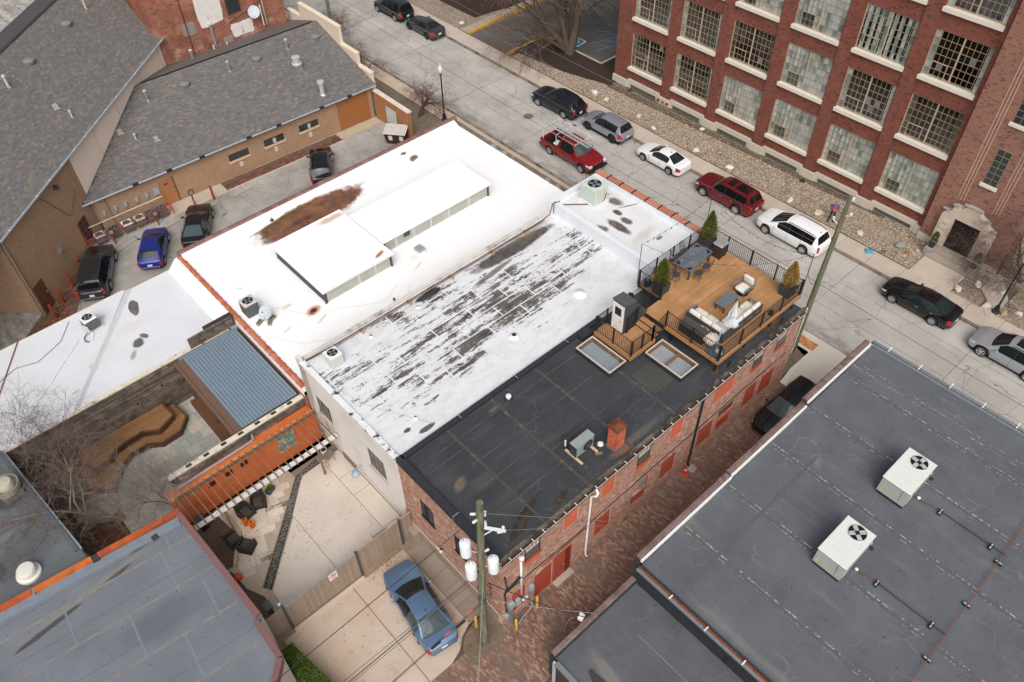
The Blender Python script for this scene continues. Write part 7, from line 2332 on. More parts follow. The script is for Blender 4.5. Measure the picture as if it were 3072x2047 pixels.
# planters with conifers
M_PLNT=mat('planter_slate',lin('3d444b'),.6,.08,3)
def foliage(name,parent,h,r,n,seed,cols,taper=.75,z0=0.0,sq=1.0,leaf=.05):
 """upright evergreen sprays: small leaf faces through a column with uneven outline"""
 rg=random.Random(seed)
 vs,fc=[],[]
 lumps=[(rg.uniform(0,2*PI),rg.uniform(0,1),rg.uniform(.6,1.3))for _ in range(46)]
 for _ in range(n):
  t_=rg.random()**.85
  prof=min(1,(1-t_)*1.55)**taper*(min(1,t_*6+.5))
  a=rg.uniform(0,2*PI)
  k=1.0
  for la,lt,lk in lumps:
   d=abs((a-la+PI)%(2*PI)-PI)/.42+abs(t_-lt)/.09
   if d<1:
    k=lk
  rr=r*prof*k*(rg.random()**.35)
  p=Vector((rr*math.cos(a),rr*math.sin(a)*sq,z0+t_*h+rg.uniform(-.03,.03)))
  out=Vector((math.cos(a),math.sin(a),0))
  d=(out*rg.uniform(.2,.9)+Vector((rg.uniform(-.3,.3),rg.uniform(-.3,.3),rg.uniform(.6,1.3)))).normalized()
  s=d.cross(Vector((rg.uniform(-1,1),rg.uniform(-1,1),.2))).normalized()
  L_=leaf*rg.uniform(.8,1.8)
  w_=leaf*rg.uniform(.25,.5)
  i0=len(vs)
  vs+=[tuple(p-s*w_),tuple(p+d*L_*.6-s*w_*.8),tuple(p+d*L_),tuple(p+d*L_*.5+s*w_)]
  fc.append((i0,i0+1,i0+2,i0+3))
 return mesh_obj(name,vs,fc,piece_mat('leaf_'+cols[0],cols,var=.25,sc=5,bump=0),parent)
GREEN=['4d5a22','5f6a2a','6f7830','3f4c1e','7d8038']
GOLD=['a3823c','b8954a','8a7034','c9a55c','98853f']
def planter(label,loc,sz,h,hh,r,cols,seed,rz=0):
 T=thing('planter',label,'planter',loc,rz,'planters with conifers on the deck')
 a,b=sz
 bx_=MB()
 bx_.hex([(-a*.44,-b*.44,0),(a*.44,-b*.44,0),(a*.44,b*.44,0),(-a*.44,b*.44,0)],[(-a/2,-b/2,h),(a/2,-b/2,h),(a/2,b/2,h),(-a/2,b/2,h)])
 bx_.build('pot',M_PLNT,T)
 rm_=MB()
 for q in((-a/2,a/2,-b/2,-b/2+.03),(-a/2,a/2,b/2-.03,b/2),(-a/2,-a/2+.03,-b/2+.03,b/2-.03),(a/2-.03,a/2,-b/2+.03,b/2-.03)):
  rm_.box(*q,h+.001,h+.05)
 rm_.build('rim',M_PLNT,T)
 MB().box(-a/2+.03,a/2-.03,-b/2+.03,b/2-.03,h,h+.02).build('soil',M_MULCH,T)
 MB().cyl((0,0,h),.03,hh*.5,6,.01).build('stem',mat('bark_brown',lin('5a4636'),.9),T)
 foliage('foliage',T,hh,r*.88,4600,seed,cols,z0=h+.02,leaf=.06)
 return T
planter('square slate planter with green conifer at the inner deck corner',(27.2,18.75,DZ),(.72,.72),.6,1.65,.47,GREEN,3)
planter('square slate planter with green conifer beside the grill',(31.9,19.35,DZ),(.72,.72),.6,1.9,.46,GREEN,5)
planter('square slate planter with yellowed conifer at the street corner',(31.98,13.98,DZ),(.72,.72),.6,1.65,.45,GOLD,8)
pt=thing('round_pot','round dark teal pot in the deck corner','pot',(27.0,19.5,DZ))
MB().lathe([(.14,0),(.21,.12),(.22,.25),(.17,.38),(.19,.40),(.16,.40),(.14,.3)],n=16).build('pot',mat('teal_glaze',lin('1d3540'),.25,.1,3,spec=.5),pt,True)
MB().cyl((0,0,.27),.14,.02,14).build('soil',M_MULCH,pt)
# lounge chair
M_CUSH=mat('cream_cushion',lin('ded8cf'),.9,.05,3,.1)
def cushion(par,c,d,rz=0,tilt=None,m=None):
 M_=Matrix.Rotation(rz,3,'Z')
 if tilt:
  M_=M_@Matrix.Rotation(tilt,3,'Y')
 hx,hy,hz=d[0]/2,d[1]/2,d[2]/2
 V,Fc=[],[]
 n=8
 for k,(s,z)in enumerate(((.86,-1),(.985,-.55),(1,0),(.985,.5),(.9,.9),(.6,1.12),(.25,1.2))):
  for i in range(4*n):
   q=i/n
   e=int(q)
   f=q-e
   x,y=((-1+2*f,-1),(1,-1+2*f),(1-2*f,1),(-1,1-2*f))[e]
   rr=(abs(x)**8+abs(y)**8)**(1/8)
   V.append((x/rr*s*hx,y/rr*s*hy,z*hz))
 m_=4*n
 for k in range(6):
  for i in range(m_):
   j=(i+1)%m_
   Fc.append((k*m_+i,k*m_+j,k*m_+m_+j,k*m_+m_+i))
 Fc+=[tuple(range(m_-1,-1,-1)),tuple(range(6*m_,7*m_))]
 V=[tuple(Vector(c)+M_@Vector(p))for p in V]
 return mesh_obj('cushion',V,Fc,m or M_CUSH,par,True,60)
Lc=thing('lounge_chair','swivel lounge chair with cream cushions and slate arms','armchair',(30.35,15.66,DZ),rad(178))
MB().cyl((0,0,0),.34,.03,20).build('swivel_base',M_BLACK,Lc)
MB().cyl((0,0,.03),.06,.2,10).build('swivel_post',M_BLACK,Lc)
MB().box(-.36,.4,-.36,.36,.23,.29).build('seat_frame',M_CHAR,Lc)
for s in(1,-1):
 MB().hex([(-.42,s*.38-.05,.57),(.42,s*.38-.05,.53),(.42,s*.38+.05,.53),(-.42,s*.38+.05,.57)],[(-.42,s*.38-.05,.60),(.42,s*.38-.05,.56),(.42,s*.38+.05,.56),(-.42,s*.38+.05,.60)]).build('arm_rest',M_SLAT,Lc)
 MB().tube([(.38,s*.38,.54),(.34,s*.37,.26)],.02,5).build('arm_post',M_CHAR,Lc)
 MB().tube([(-.36,s*.37,.26),(-.46,s*.37,.95)],.02,5).build('back_post',M_CHAR,Lc)
cushion(Lc,(.05,0,.36),(.68,.64,.14))
cushion(Lc,(-.36,0,.68),(.62,.64,.16),0,rad(-76))
# coffee table
Ct=thing('coffee_table','low slate slatted coffee table','table',(28.9,15.66,DZ),rad(1))
for k in range(6):
 MB().cbox((0,-.275+k*.11,.415),(1.28,.098,.025)).build('slat',M_SLAT,Ct)
MB().box(-.6,.6,-.3,.3,.36,.4).build('apron',M_CHAR,Ct)
for sx in(1,-1):
 for sy in(1,-1):
  MB().box(sx*.56-.035,sx*.56+.035,sy*.26-.035,sy*.26+.035,0,.4).build('leg',M_CHAR,Ct)
Sf=thing('sectional_sofa','L-shaped outdoor sectional sofa with cream cushions','sofa',(0,0,DZ))
M_CUSH2=mat('stained_cushion',lin('dfd7cb'),.9,.06,2,.1,col2=lin('b5a795'),c2=(.6,.75))
MB().box(26.5,27.45,14.05,16.4,.16,.26).box(27.45,29.7,14.05,14.95,.16,.26).build('seat_frame',M_CHAR,Sf)
for x,y in((26.55,16.3),(27.4,16.3),(26.55,14.1),(29.6,14.1),(29.6,14.85),(28.2,14.1),(27.5,14.9)):
 MB().box(x-.03,x+.03,y-.03,y+.03,0,.16).build('leg',M_CHAR,Sf)
for x0,x1,y0,y1 in((26.75,27.45,15.65,16.38),(26.75,27.45,14.95,15.65),(26.75,27.45,14.25,14.95),(27.47,28.2,14.25,14.95),(28.22,28.95,14.25,14.95),(28.97,29.66,14.25,14.95)):
 cushion(Sf,((x0+x1)/2,(y0+y1)/2,.34),(x1-x0-.01,y1-y0-.01,.15),m=M_CUSH2)
for yy in(16.0,15.28,14.58):
 cushion(Sf,(26.6,yy,.62),(.46,.68,.17),0,rad(-70))
for xx in(27.85,28.6,29.32):
 cushion(Sf,(xx,14.14,.62),(.46,.68,.17),rad(90),rad(-70))
MB().box(26.42,26.46,14.0,16.4,.16,.72).box(26.46,29.7,14.0,14.04,.16,.72).build('back_frame',M_CHAR,Sf)
MB().box(26.6,27.42,16.4,16.5,.5,.54).build('arm_rest',M_SLAT,Sf)
MB().box(29.71,29.81,14.1,14.92,.5,.54).build('arm_rest',M_SLAT,Sf)
for p in((26.62,16.45),(27.38,16.45),(29.76,14.14),(29.76,14.88)):
 MB().box(p[0]-.03,p[0]+.03,p[1]-.03,p[1]+.03,0,.5).build('arm_post',M_CHAR,Sf)
Wk=thing('wicker_box','dark wicker storage box behind the sofa','storage box',(25.95,15.45,DZ),rad(91))
M_WICK=mat('wicker_black',lin('34322f'),.75,.35,30,.5)
MB().cbox((0,0,.29),(1.5,.62,.56),0,.02).build('box',M_WICK,Wk)
MB().cbox((0,0,.61),(1.56,.68,.07),0,.02).build('lid',mat('wicker_grey',lin('4a4845'),.75,.3,22,.5),Wk)
Um=thing('cantilever_umbrella','closed cantilever umbrella with white canopy and curved pale mast','umbrella',(25.85,13.95,DZ))
M_MAST=mat('mast_grey',lin('b3babd'),.4,.06,4,metal=.3)
MB().cyl((0,0,0),.46,.09,24).build('base',mat('base_slate',lin('5d6a73'),.6,.1,4),Um)
MB().tube([(0,0,.09),(.05,.02,.8),(.25,.06,1.6),(.7,.12,2.25),(1.25,.16,2.62)],.04,8).build('mast',M_MAST,Um,True)
rg=random.Random(4)
V,Fc=[],[]
nn_,kk=28,12
for k in range(kk+1):
 t_=k/kk
 z=2.6-1.62*t_
 base_r=.05+.14*t_**.8+(.05 if.55<t_<.62 else 0)-(.07 if.66<t_<.74 else 0)+(.08 if t_>.9 else 0)
 for i in range(nn_):
  a=2*PI*i/nn_
  f=1+.28*t_*(1 if i%2 else-1)+rg.uniform(-.08,.08)
  V.append((1.22+base_r*f*math.cos(a),.16+base_r*f*math.sin(a),z))
for k in range(kk):
 for i in range(nn_):
  j=(i+1)%nn_
  Fc.append((k*nn_+i,k*nn_+nn_+i,k*nn_+nn_+j,k*nn_+j))
mesh_obj('canopy',V,Fc,mat('canopy_white',lin('dcdde0'),.85,.06,4),Um,True,80)
MB().tube([(1.22,.16,.95),(1.22,.16,2.66)],.025,6).build('inner_pole',M_MAST,Um)
Sd=thing('side_table','round slate side table in the deck corner under crumpled covers','table',(25.95,14.35,DZ))
MB().cyl((0,0,.30),.33,.03,20).build('table_top',mat('base_slate','5d6a73'),Sd)
MB().cyl((0,0,0),.1,.3,10).build('pedestal',M_CHAR,Sd)
rg=random.Random(9)
def crumple(c,d,seed):
 return MB().blob(c,d,seed,14,9,.22)
tag(crumple((25.98,14.45,DZ+.48),(.40,.38,.2),2).build('crumpled_cover',mat('cover_beige',lin('cfc3b8'),.9,.2,6,.2),None,True,25),'crumpled beige furniture cover on the side table','cover')
tag(crumple((26.22,15.0,DZ+.50),(.16,.55,.14),6).build('crumpled_cover',mat('cover_beige','cfc3b8'),None,True,25),'strip of beige cover hanging over the end of the wicker box','cover')
tag(crumple((25.85,13.75,DZ+.16),(.14,.2,.1),7).build('crumpled_cover',mat('cover_white',lin('e2ddd6'),.9,.1,5),None,True,25),'small white cloth by the umbrella base','cloth')
tag(MB().cyl((30.05,13.62,DZ),.12,.26,12).build('small_black_pot',M_BLACK),'small black pot at the alley railing','pot')
# string lights on three poles
LP=[(26.72,20.0,10.0),(32.5,20.0,10.0),(32.5,13.42,10.0)]
for lab,p in zip(('thin black light pole at the inner deck corner','thin black light pole behind the street planter','thin black light pole at the street corner of the deck'),LP):
 tag(MB().cyl((p[0],p[1],DZ),.02,p[2]-DZ,6).build('light_pole',M_BLACK),lab,'pole','light poles of the deck')
def sag(a,b,s,n=16):
 a,b=Vector(a),Vector(b)
 return[a.lerp(b,k/n)-Vector((0,0,s*4*(k/n)*(1-k/n)))for k in range(n+1)]
def string_light(label,a,b,s,nb):
 T=thing('string_light',label,'string lights',(0,0,0),0,'string lights above the deck')
 MB().tube(sag(a,b,s),.010,4).build('cable',M_BLACK,T)
 pp=sag(a,b,s,nb)
 for q in pp[1:-1]:
  MB().cyl((q.x,q.y,q.z-.09),.022,.09,6,.016).build('socket',M_BLACK,T)
  MB().blob((q.x,q.y,q.z-.12),(.032,.032,.045),1,6,4,0).build('bulb',mat('bulb_glass',lin('d8d2c4'),.2,.05,3),T,True)
string_light('string of bulbs from the inner corner pole to the street planter pole',LP[0],LP[1],.25,12)
string_light('string of bulbs from the inner corner pole across the deck to the street corner',LP[0],LP[2],1.1,16)
string_light('string of bulbs hanging along the street side of the deck',LP[1],LP[2],.9,12)
# ================================================================== ROOF PLANT ELSEWHERE
def cube_ac(label,loc,sz,top,side,rz=0,fan=True,name='air_conditioner',guard=None,group='air conditioning units'):
 T=thing(name,label,'air conditioner',loc,rz,group)
 a,b,h=sz
 MB().cbox((0,0,h*.5-.02),(a*.95,b*.95,h-.06),0,.04).build('coil',side,T)
 for k in range(9):
  z=.08+k*(h-.18)/8
  MB().cbox((0,0,z),(a*.965,b*.965,.012),0,.003).build('louvre',side,T)
 MB().cbox((0,0,h-.03),(a,b,.07),0,.03).build('top_pan',top,T)
 r=min(a,b)*.37
 MB().lathe([(r*1.12,h+.003),(r*1.1,h+.03),(r,h+.03),(r,h+.005)],n=22).build('fan_ring',top,T,True,30)
 MB().cyl((0,0,h+.004),r,.004,22).build('fan_well',M_UND,T)
 for k in range(4):
  an=k*PI/2+.5
  MB().cbox((r*.45*math.cos(an),r*.45*math.sin(an),h+.012),(r*.8,r*.42,.006),an).build('fan_blade',mat('fan_steel',lin('7d8488'),.4),T)
 MB().cyl((0,0,h+.01),r*.18,.02,10).build('fan_hub',M_BLACK,T)
 for k in range(6):
  an=k*PI/6
  MB().tube([(-r*math.cos(an),-r*math.sin(an),h+.032),(r*math.cos(an),r*math.sin(an),h+.032)],.004,3).build('guard_wire',M_BLACK,T)
 return T
M_ACW=mat('ac_white',lin('dfe2df'),.5,.05,3)
M_ACL=mat('ac_pale_green',lin('c3ccc6'),.5,.05,3)
M_ACD=mat('ac_coil_grey',lin('5c6062'),.6,.15,12)
M_ACT=mat('ac_top_grey',lin('c6c4bd'),.5,.08,4)
hv=cube_ac('tall pale green rooftop unit on the raised street front',(30.78,27.15,6.85),(1.15,1.3,1.1),M_ACL,M_ACL)
MB().box(-.62,.62,-.7,.7,-.12,.02).build('base_rail',mat('base_white',lin('dfe3e4'),.7),hv)
for q in(-.3,.0,.3):
 MB().box(q-.08,q+.08,-.66,-.632,.4,.85).build('vent_panel',mat('ac_cream_panel',lin('cfcab2'),.6),hv)
MB().tube([(.1,-.67,.1),(.1,-.8,.3),(.15,-.82,.7),(.25,-.8,.75)],.025,5).build('pipe',mat('pipe_brown','5b4033'),hv)
cube_ac('white air conditioner at the stucco corner with pipes',(11.7,27.35,6.16),(.75,.75,.78),M_ACW,M_ACL)
ca_=cube_ac('grey condenser beside the satellite dish on the bright white roof',(11.1,35.85,4.05),(.85,.85,.95),M_ACT,M_ACD)
MB().cbox((.3,0,-.0),(.1,1.5,.09),.3).build('timber_foot',mat('timber_grey',lin('8a7a66'),.9),ca_)
ce_=cube_ac('white and grey condenser on the low white roof',(3.75,41.85,3.55),(.8,.8,.75),M_ACW,M_ACD,.1)
MB().cbox((-.45,-.35,.3),(.2,.3,.4),.1).build('control_box',mat('box_pale',lin('c9cfd3'),.5),ce_)
MB().tube([(-.5,-.5,.15),(-.8,-.6,.05),(-.9,-.9,.03),(-.75,-1.1,.03)],.03,5).build('pipe',M_BLACK,ce_)
MB().tube([(-.3,-.5,.2),(-.35,-.8,.05),(-.6,-1.2,.03)],.02,5).build('pipe',M_WHITE,ce_)
MB().cbox((.45,.1,.0),(.1,1.1,.08),.1).build('timber_foot',mat('timber_foot','cdb594'),ce_)
# satellite dish on blocks
def dish(label,loc,rz,r=.36,m=None):
 T=thing('satellite_dish',label,'satellite dish',loc,rz,None)
 V,Fc=[(0,0,0)],[]
 n=20
 for k in range(1,5):
  for i in range(n):
   a=2*PI*i/n
   rr=r*k/4
   V.append((.25*rr*rr/r,rr*math.cos(a),rr*1.1*math.sin(a)))
 for i in range(n):
  Fc.append((0,1+i,1+(i+1)%n))
 for k in range(3):
  for i in range(n):
   j=(i+1)%n
   Fc.append((1+k*n+i,1+k*n+n+i,1+k*n+n+j,1+k*n+j))
 R_=Matrix.Rotation(rad(-42),3,'Y')
 V=[tuple(R_@Vector(p)+Vector((0,0,.55)))for p in V]
 mesh_obj('reflector',V,Fc,m or mat('dish_grey',lin('b9c1c6'),.5,.06,4),T,True)
 MB().tube([(-.02,0,.5),(-.05,0,.25),(0,0,0)],.025,6).build('mast',M_GALV,T)
 MB().tube([(-.02,0,.25),(.38,0,.42)],.012,5).build('feed_arm',M_GALV,T)
 MB().cbox((.4,0,.44),(.08,.08,.1)).build('feed_horn',M_WHITE,T)
 return T
ds=dish('grey satellite dish on concrete blocks on the bright white roof',(11.55,34.75,4.0),rad(-150),.40)
MB().cbox((.315,.02,.86),(.02,.12,.06),0,0,Matrix.Rotation(rad(-42),3,'Y')).build('logo_mark',M_BLACK,ds)
def cinder(label,loc,rz):
 T=thing('concrete_block',label,'concrete block',loc,rz,'concrete blocks around the dish')
 b=MB().box(-.2,.2,-.1,-.07,0,.19).box(-.2,.2,.07,.1,0,.19)
 for x in(-.185,0,.185):
  b.box(x-.015,x+.015,-.07,.07,0,.19)
 b.build('block',mat('cinder_grey',lin('8d8274'),.95,.15,6,.2),T)
 return T
cinder('concrete block nearest the orange coping, left of the dish',(11.0,34.75,4.0),.5)
cinder('concrete block under the right of the dish',(11.75,34.55,4.0),.3)
cinder('concrete block in front of the dish',(11.45,34.35,4.0),.9)
# box vent, pipes and caps on the white roofs
bv=thing('box_vent','square metal box vent on the bright white roof','vent',(21.62,33.25,4.0),rad(3))
MB().cbox((0,0,.12),(.46,.5,.3)).build('curb',M_WPAR,bv)
MB().cbox((0,0,.37),(.5,.54,.2),0,.01).build('hood',mat('vent_zinc',lin('a9acac'),.45,.1,4,metal=.3),bv)
vent_pipe('rusty capped pipe beside the party wall on the white roof',17.75,30.7,4.0,.3,.05,M_GALV,M_RUST,M_WPAR)
vent_pipe('small rusty capped pipe in the brown puddle',17.9,40.6,4.0,.25,.05,M_GALV,M_RUST,M_RUST)
vent_pipe('small brown capped vent in a dark spot near the street',27.45,42.75,4.0,.12,.07,mat('cap_cream','d6cbb8'),None,M_RUST)
vent_pipe('galvanised drain pipe at the brown puddle edge',16.5,42.6,4.0,.2,.06,M_GALV)
tag(MB().lathe([(.20,0),(.21,.03),(.15,.06),(.001,.07)],(11.5,38.1,4.0),14).build('vent_cover',M_WPAR,None,True),'small round white roof cap left of the condenser','vent')
for x,y,r,lab in((24.65,22.25,.42,'wide white domed drain on the peeling roof'),(19.75,22.35,.3,'white ringed drain with dark centre on the peeling roof'),(17.35,27.6,.12,'small white cap beside the roof pipes'),(14.15,27.55,.14,'white collar with rusty top near the roof pipes'),(12.55,21.6,.13,'white and rust roof cap near the grey wall')):
 T=thing('roof_drain',lab,'roof drain',(x,y,6.16),0)
 MB().lathe([(r,0),(r*.95,.03),(r*.45,.08),(r*.4,.13),(.001,.14)],n=18).build('collar',M_WPAR,T,True)
 if r<.35:
  MB().lathe([(r*.38,.12),(r*.42,.16),(.001,.2)],n=10).build('cap',M_RUST if r<.2 else M_BLKMEM,T)
def roof_pt(u,v,wing):
 if wing=='R':
  return R0+dR*u+s2*v
 return EL+dL*u+sl*v
def find_R(x,y):
 d=Vector((x,y,0))-Vector((R0.x,R0.y,0))
 return Vector((x,y,R0.z+d.dot(nR)*RR/RU))
def find_L(x,y):
 d=Vector((x,y,0))-Vector((EL.x,EL.y,0))
 return Vector((x,y,EL.z+d.dot(nL)*rise/run))
def grow(mbs,p,d,L,r,lev,maxlev,rg,spread,droop,nkids,thin=.72,wob=.25):
 """one limb as a bent tube, then its children; mbs = (thick, twigs)"""
 n=4 if lev<2 else 3
 pts,rr=[p.copy()],[r]
 q,e=p.copy(),d.copy()
 for k in range(n):
  e=(e+Vector((rg.gauss(0,wob),rg.gauss(0,wob),rg.gauss(0,wob*.6)-droop*lev*.06))).normalized()
  q=q+e*(L/n)
  pts.append(q.copy())
  rr.append(r*(1-(1-thin*.6)*(k+1)/n))
 mbs[0 if lev<2 else 1].tube(pts,rr,(7,5,4,3)[min(lev,3)],False)
 if lev>=maxlev:
  return
 kids=nkids[min(lev,len(nkids)-1)]
 for k in range(kids):
  t_=(k+.6+rg.uniform(-.3,.3))/kids
  t_=.25+.75*min(1,max(0,t_))if lev else.45+.55*min(1,max(0,t_))
  i=min(n-1,int(t_*n))
  f=t_*n-i
  b=pts[i].lerp(pts[i+1],min(1,f))
  ax=(pts[i+1]-pts[i]).normalized()
  o=ax.orthogonal().normalized()
  o=Matrix.Rotation(rg.uniform(0,2*PI),3,ax)@o
  nd=(ax*rg.uniform(.55,1.0)+o*spread*rg.uniform(.6,1.2)).normalized()
  grow(mbs,b,nd,L*rg.uniform(.5,.78),max(.006,rr[i]*rg.uniform(.4,.62)),lev+1,maxlev,rg,spread,droop,nkids,thin,wob)
M_BARK=mat('bark_grey',lin('6b5f54'),.95,.25,4,.3)
M_BARKD=mat('bark_dark',lin('4b4038'),.95,.25,4,.3)
M_TWIG=mat('twig_brown',lin('6e5f58'),.95,.2,3)
M_TWIGR=mat('twig_reddish',lin('6b4f49'),.95,.2,3)
def tree(name,label,loc,stems,lev,seed,nkids,spread=.75,droop=.3,bark=None,twig=None,wob=.22,cat='tree',group=None):
 """stems: (direction, length, radius)"""
 T=thing(name,label,cat,loc,0,group)
 rg=random.Random(seed)
 a,b=MB(),MB()
 for d,L_,r in stems:
  grow((a,b),Vector((rg.uniform(-.05,.05),rg.uniform(-.05,.05),-.05)),Vector(d).normalized(),L_,r,0,lev,rg,spread,droop,nkids,.75,wob)
 a.build('trunk',bark or M_BARK,T,True)
 b.build('crown',twig or M_TWIG,T)
 return T
big=tree('bare_tree','large bare tree in the mulch bed beside the factory',(51.7,49.9,.1),[((.1,.05,1),6.0,.52),((-.45,.5,1),6.0,.32),((-.2,.1,1),6.5,.3),((.3,-.05,1),6.2,.34),((-.85,.35,.75),4.6,.2),((.05,.4,1),5.5,.22)],4,11,(6,6,5,5),.8,.25,mat('bark_olive',lin('564c40'),.95,.25,3,.35),M_TWIG,.16)
hang=MB()
rg=random.Random(3)
for k in range(90):
 a=rg.uniform(0,2*PI)
 x,y=49.9+rg.gauss(0,.55),51.6+rg.gauss(0,.45)
 hang.tube([(x-51.7,y-49.9,2.6),(x-51.7+rg.gauss(0,.3),y-49.9+rg.gauss(0,.3),1.3),(x-51.7+rg.gauss(0,.6),y-49.9+rg.gauss(0,.5),rg.uniform(.1,.6))],[.012,.008,.004],3,False)
hang.build('hanging_twigs',M_TWIG,big)
tree('bare_tree','pale-barked leaning bare tree with dense twigs over the patio',(-.5,31.0,0),[((-.55,.45,.9),4.2,.13),((-.75,.2,.8),3.8,.11),((-.25,.75,.9),3.6,.10),((-.8,.7,.6),3.4,.08)],4,5,(7,6,5,4),.9,.12,mat('bark_lichen',lin('8a7f6a'),.95,.25,3,.3),M_TWIG,.22)
tree('bare_tree','slender bare tree in front of the weathered board wall',(-1.6,33.6,0),[((-.2,.25,1),3.8,.07),((-.5,.1,1),3.6,.06),((.15,.35,1),3.3,.05)],4,8,(6,6,5,4),.85,.1,M_BARK,M_TWIG)
tree('bare_tree','fine-twigged bare tree beside the bluestone flags',(1.7,30.2,0),[((0,.1,1),2.6,.05),((.25,-.1,1),2.4,.045),((-.3,.15,1),2.4,.045),((.1,.35,1),2.2,.04)],4,15,(7,6,5,4),.85,.1,M_BARK,mat('twig_grey',lin('8a7f78'),.95))
tree('bare_tree','bare tree with white twigs against the white roof edge',(-3.1,34.9,0),[((-.1,.25,1),4.4,.06),((-.35,.35,1),4.2,.05)],4,19,(6,5,5,4),.8,.05,M_BARK,M_TWIG)
tree('street_tree','crooked small bare tree by the black lamp post',(34.85,51.1,.05),[((-.45,.35,1),1.9,.10),((.35,.3,1),2.4,.11),((.55,-.25,.8),2.3,.09)],4,22,(5,5,4,4),.85,.1,M_BARKD,M_TWIGR,.3,group='small trees in the planting strip')
tree('street_tree','crooked small bare tree beside the stepped church parapet',(36.0,59.9,.05),[((-.5,.3,.9),1.8,.08),((.4,.5,.9),2.0,.08),((.2,-.4,.8),1.9,.07)],4,25,(5,5,4,4),.9,.1,M_BARKD,M_TWIGR,.3,group='small trees in the planting strip')
tree('street_tree','thin bare tree behind the church parapet near the street pole',(36.6,66.0,.05),[((.1,.1,1),2.4,.05),((.4,-.3,1),2.3,.05),((-.2,-.3,1),2.2,.04)],4,28,(5,5,5,4),.9,.1,M_BARKD,M_TWIGR,.25,group='small trees in the planting strip')
tree('twiggy_shrub','twiggy bare shrub on the kerb beside the red pickup',(36.0,32.6,.05),[((.5,.3,1),1.5,.03),((.6,-.3,.9),1.5,.03),((.8,.0,.8),1.7,.03),((.3,.6,1),1.3,.025),((.1,-.2,1),1.4,.025)],3,33,(7,6,6),.8,.05,M_TWIGR,M_TWIGR,.25,'shrub')
tree('bare_tree','bare tree spreading before the stone entrance at the right edge',(51.6,7.2,.1),[((-.35,.5,1),3.4,.11),((-.4,.8,.9),3.2,.09),((-.6,.1,1),3.6,.09),((-.6,.9,.8),2.8,.07),((-.5,-.6,.9),3.0,.07)],4,40,(6,6,5,5),.85,.3,M_BARKD,M_TWIG)
for k,(x,y,lab)in enumerate(((50.6,4.3,'dark bare shrub under the tree at the right edge'),(49.9,2.6,'dark bare shrub behind the silver SUV'),(51.4,3.0,'dark bare shrub against the cream wall'))):
 tree('twiggy_shrub',lab,(x,y,.08),[((math.cos(a),math.sin(a),1.1),1.0,.02)for a in(0,1.3,2.5,3.7,5.0)],3,50+k,(7,6,5),.9,.1,M_BARKD,M_BARKD,.3,'shrub')
for k,(x,y,lab)in enumerate(((53.5,63.2,'tangled bare shrub nearest the verge at the top edge'),(56.5,62.6,'tangled bare shrub beside the yellow kerb at the top edge'),(59.5,63.4,'tangled bare shrub furthest from the street at the top edge'),(52.6,66.5,'tangled bare shrub behind the verge gravel'))):
 tree('twiggy_shrub',lab,(x,y,.1),[((math.cos(a)*1.1,math.sin(a)*1.1,.9),1.8,.03)for a in(0,.9,1.9,2.8,3.8,4.7,5.6)],3,60+k,(7,6,6),.9,.25,M_BARKD,M_TWIGR,.3,'shrub')
t=NT('weathered_pole')
_g=t.noise(1.0,6,.7,co=t.mapped((9,9,.9)))
_h=t.noise(1.0,4,.6,co=t.mapped((2.5,2.5,.8)))
_c=t.mix(t.ramp(_g,.35,.65),lin('4f4a3c'),lin('8d8a78'))
_c=t.mix(t.ramp(_h,.45,.62),_c,lin('6c7458'))
t.bump(_g,.5,.02)
M_WOODP=t.fin(_c,.95,0,.15)
M_PORC=mat('porcelain_white',lin('e3e4e3'),.35,.05,4)
M_WIRE=mat('wire_black',lin('2a2a2c'),.6)
M_WIREG=mat('wire_grey',lin('9a9b9c'),.5,metal=.2)
def insul(par,p,d=(0,0,1),n=3,s=1.0):
 M_=Vector((0,0,1)).rotation_difference(Vector(d).normalized()).to_matrix()
 prof=[(.02,0)]
 for k in range(n):
  prof+=[(.055,.03+k*.06),(.03,.06+k*.06)]
 b=MB().lathe([(r*s,z*s)for r,z in prof],n=8)
 b.v=[tuple(Vector(p)+M_@Vector(v))for v in b.v]
 return b.build('insulator',M_PORC,par,True)
Ur=thing('utility_pole','tall leaning wooden utility pole at the alley mouth','utility pole',(35.3,13.95,0))
MB().tube([(0,0,-.3),(.0,-.1,6),(.05,-.22,12.0)],[.18,.155,.125],12).build('shaft',M_WOODP,Ur,True,50)
for z,y,s in((11.9,-.4,1),(11.0,-.55,1),(10.3,.25,1)):
 MB().tube([(0,-.2,z-.25),(.02,y,z-.05)],.035,5).build('bracket',M_PORC,Ur)
 insul(Ur,(.02,y,z-.05),(0,0,1),2,1.6)
MB().tube([(-.18,-.05,0),(-.17,-.08,4.0)],.04,6).build('conduit',M_PVC,Ur)
Ul=thing('utility_pole','wooden utility pole with three white transformers at the brick corner','utility pole',(9.2,12.97,0))
MB().tube([(0,0,-.3),(.12,-.05,6),(.32,-.12,12.2)],[.19,.165,.14],12).build('shaft',M_WOODP,Ul,True,50)
for x,y,z in((-.18,.40,8.3),(-.32,-.02,7.2),(.52,-.42,7.2)):
 t_=MB().lathe([(.20,0),(.23,.03),(.23,.82),(.21,.86),(.235,.88),(.22,.93),(.08,.97),(.001,.98)],(x,y,z),18).build('transformer',mat('transformer_grey',lin('dfe3e6'),.45,.05,3),Ul,True,40)
 for a in(.6,2.2):
  insul(t_,(x+.09*math.cos(a),y+.09*math.sin(a),z+.95),(0,0,1),2)
 MB().tube([(x,y,z+.3),(.2,-.08,z+.3)],.035,5).build('bracket',M_GALV,Ul)
 MB().tube([(x+.2,y,z+.5),(x+.3,y-.1,z+.1),(.2,-.05,z-.3),(.25,-.2,z-.9)],.014,4).build('lead_wire',M_WIRE,Ul)
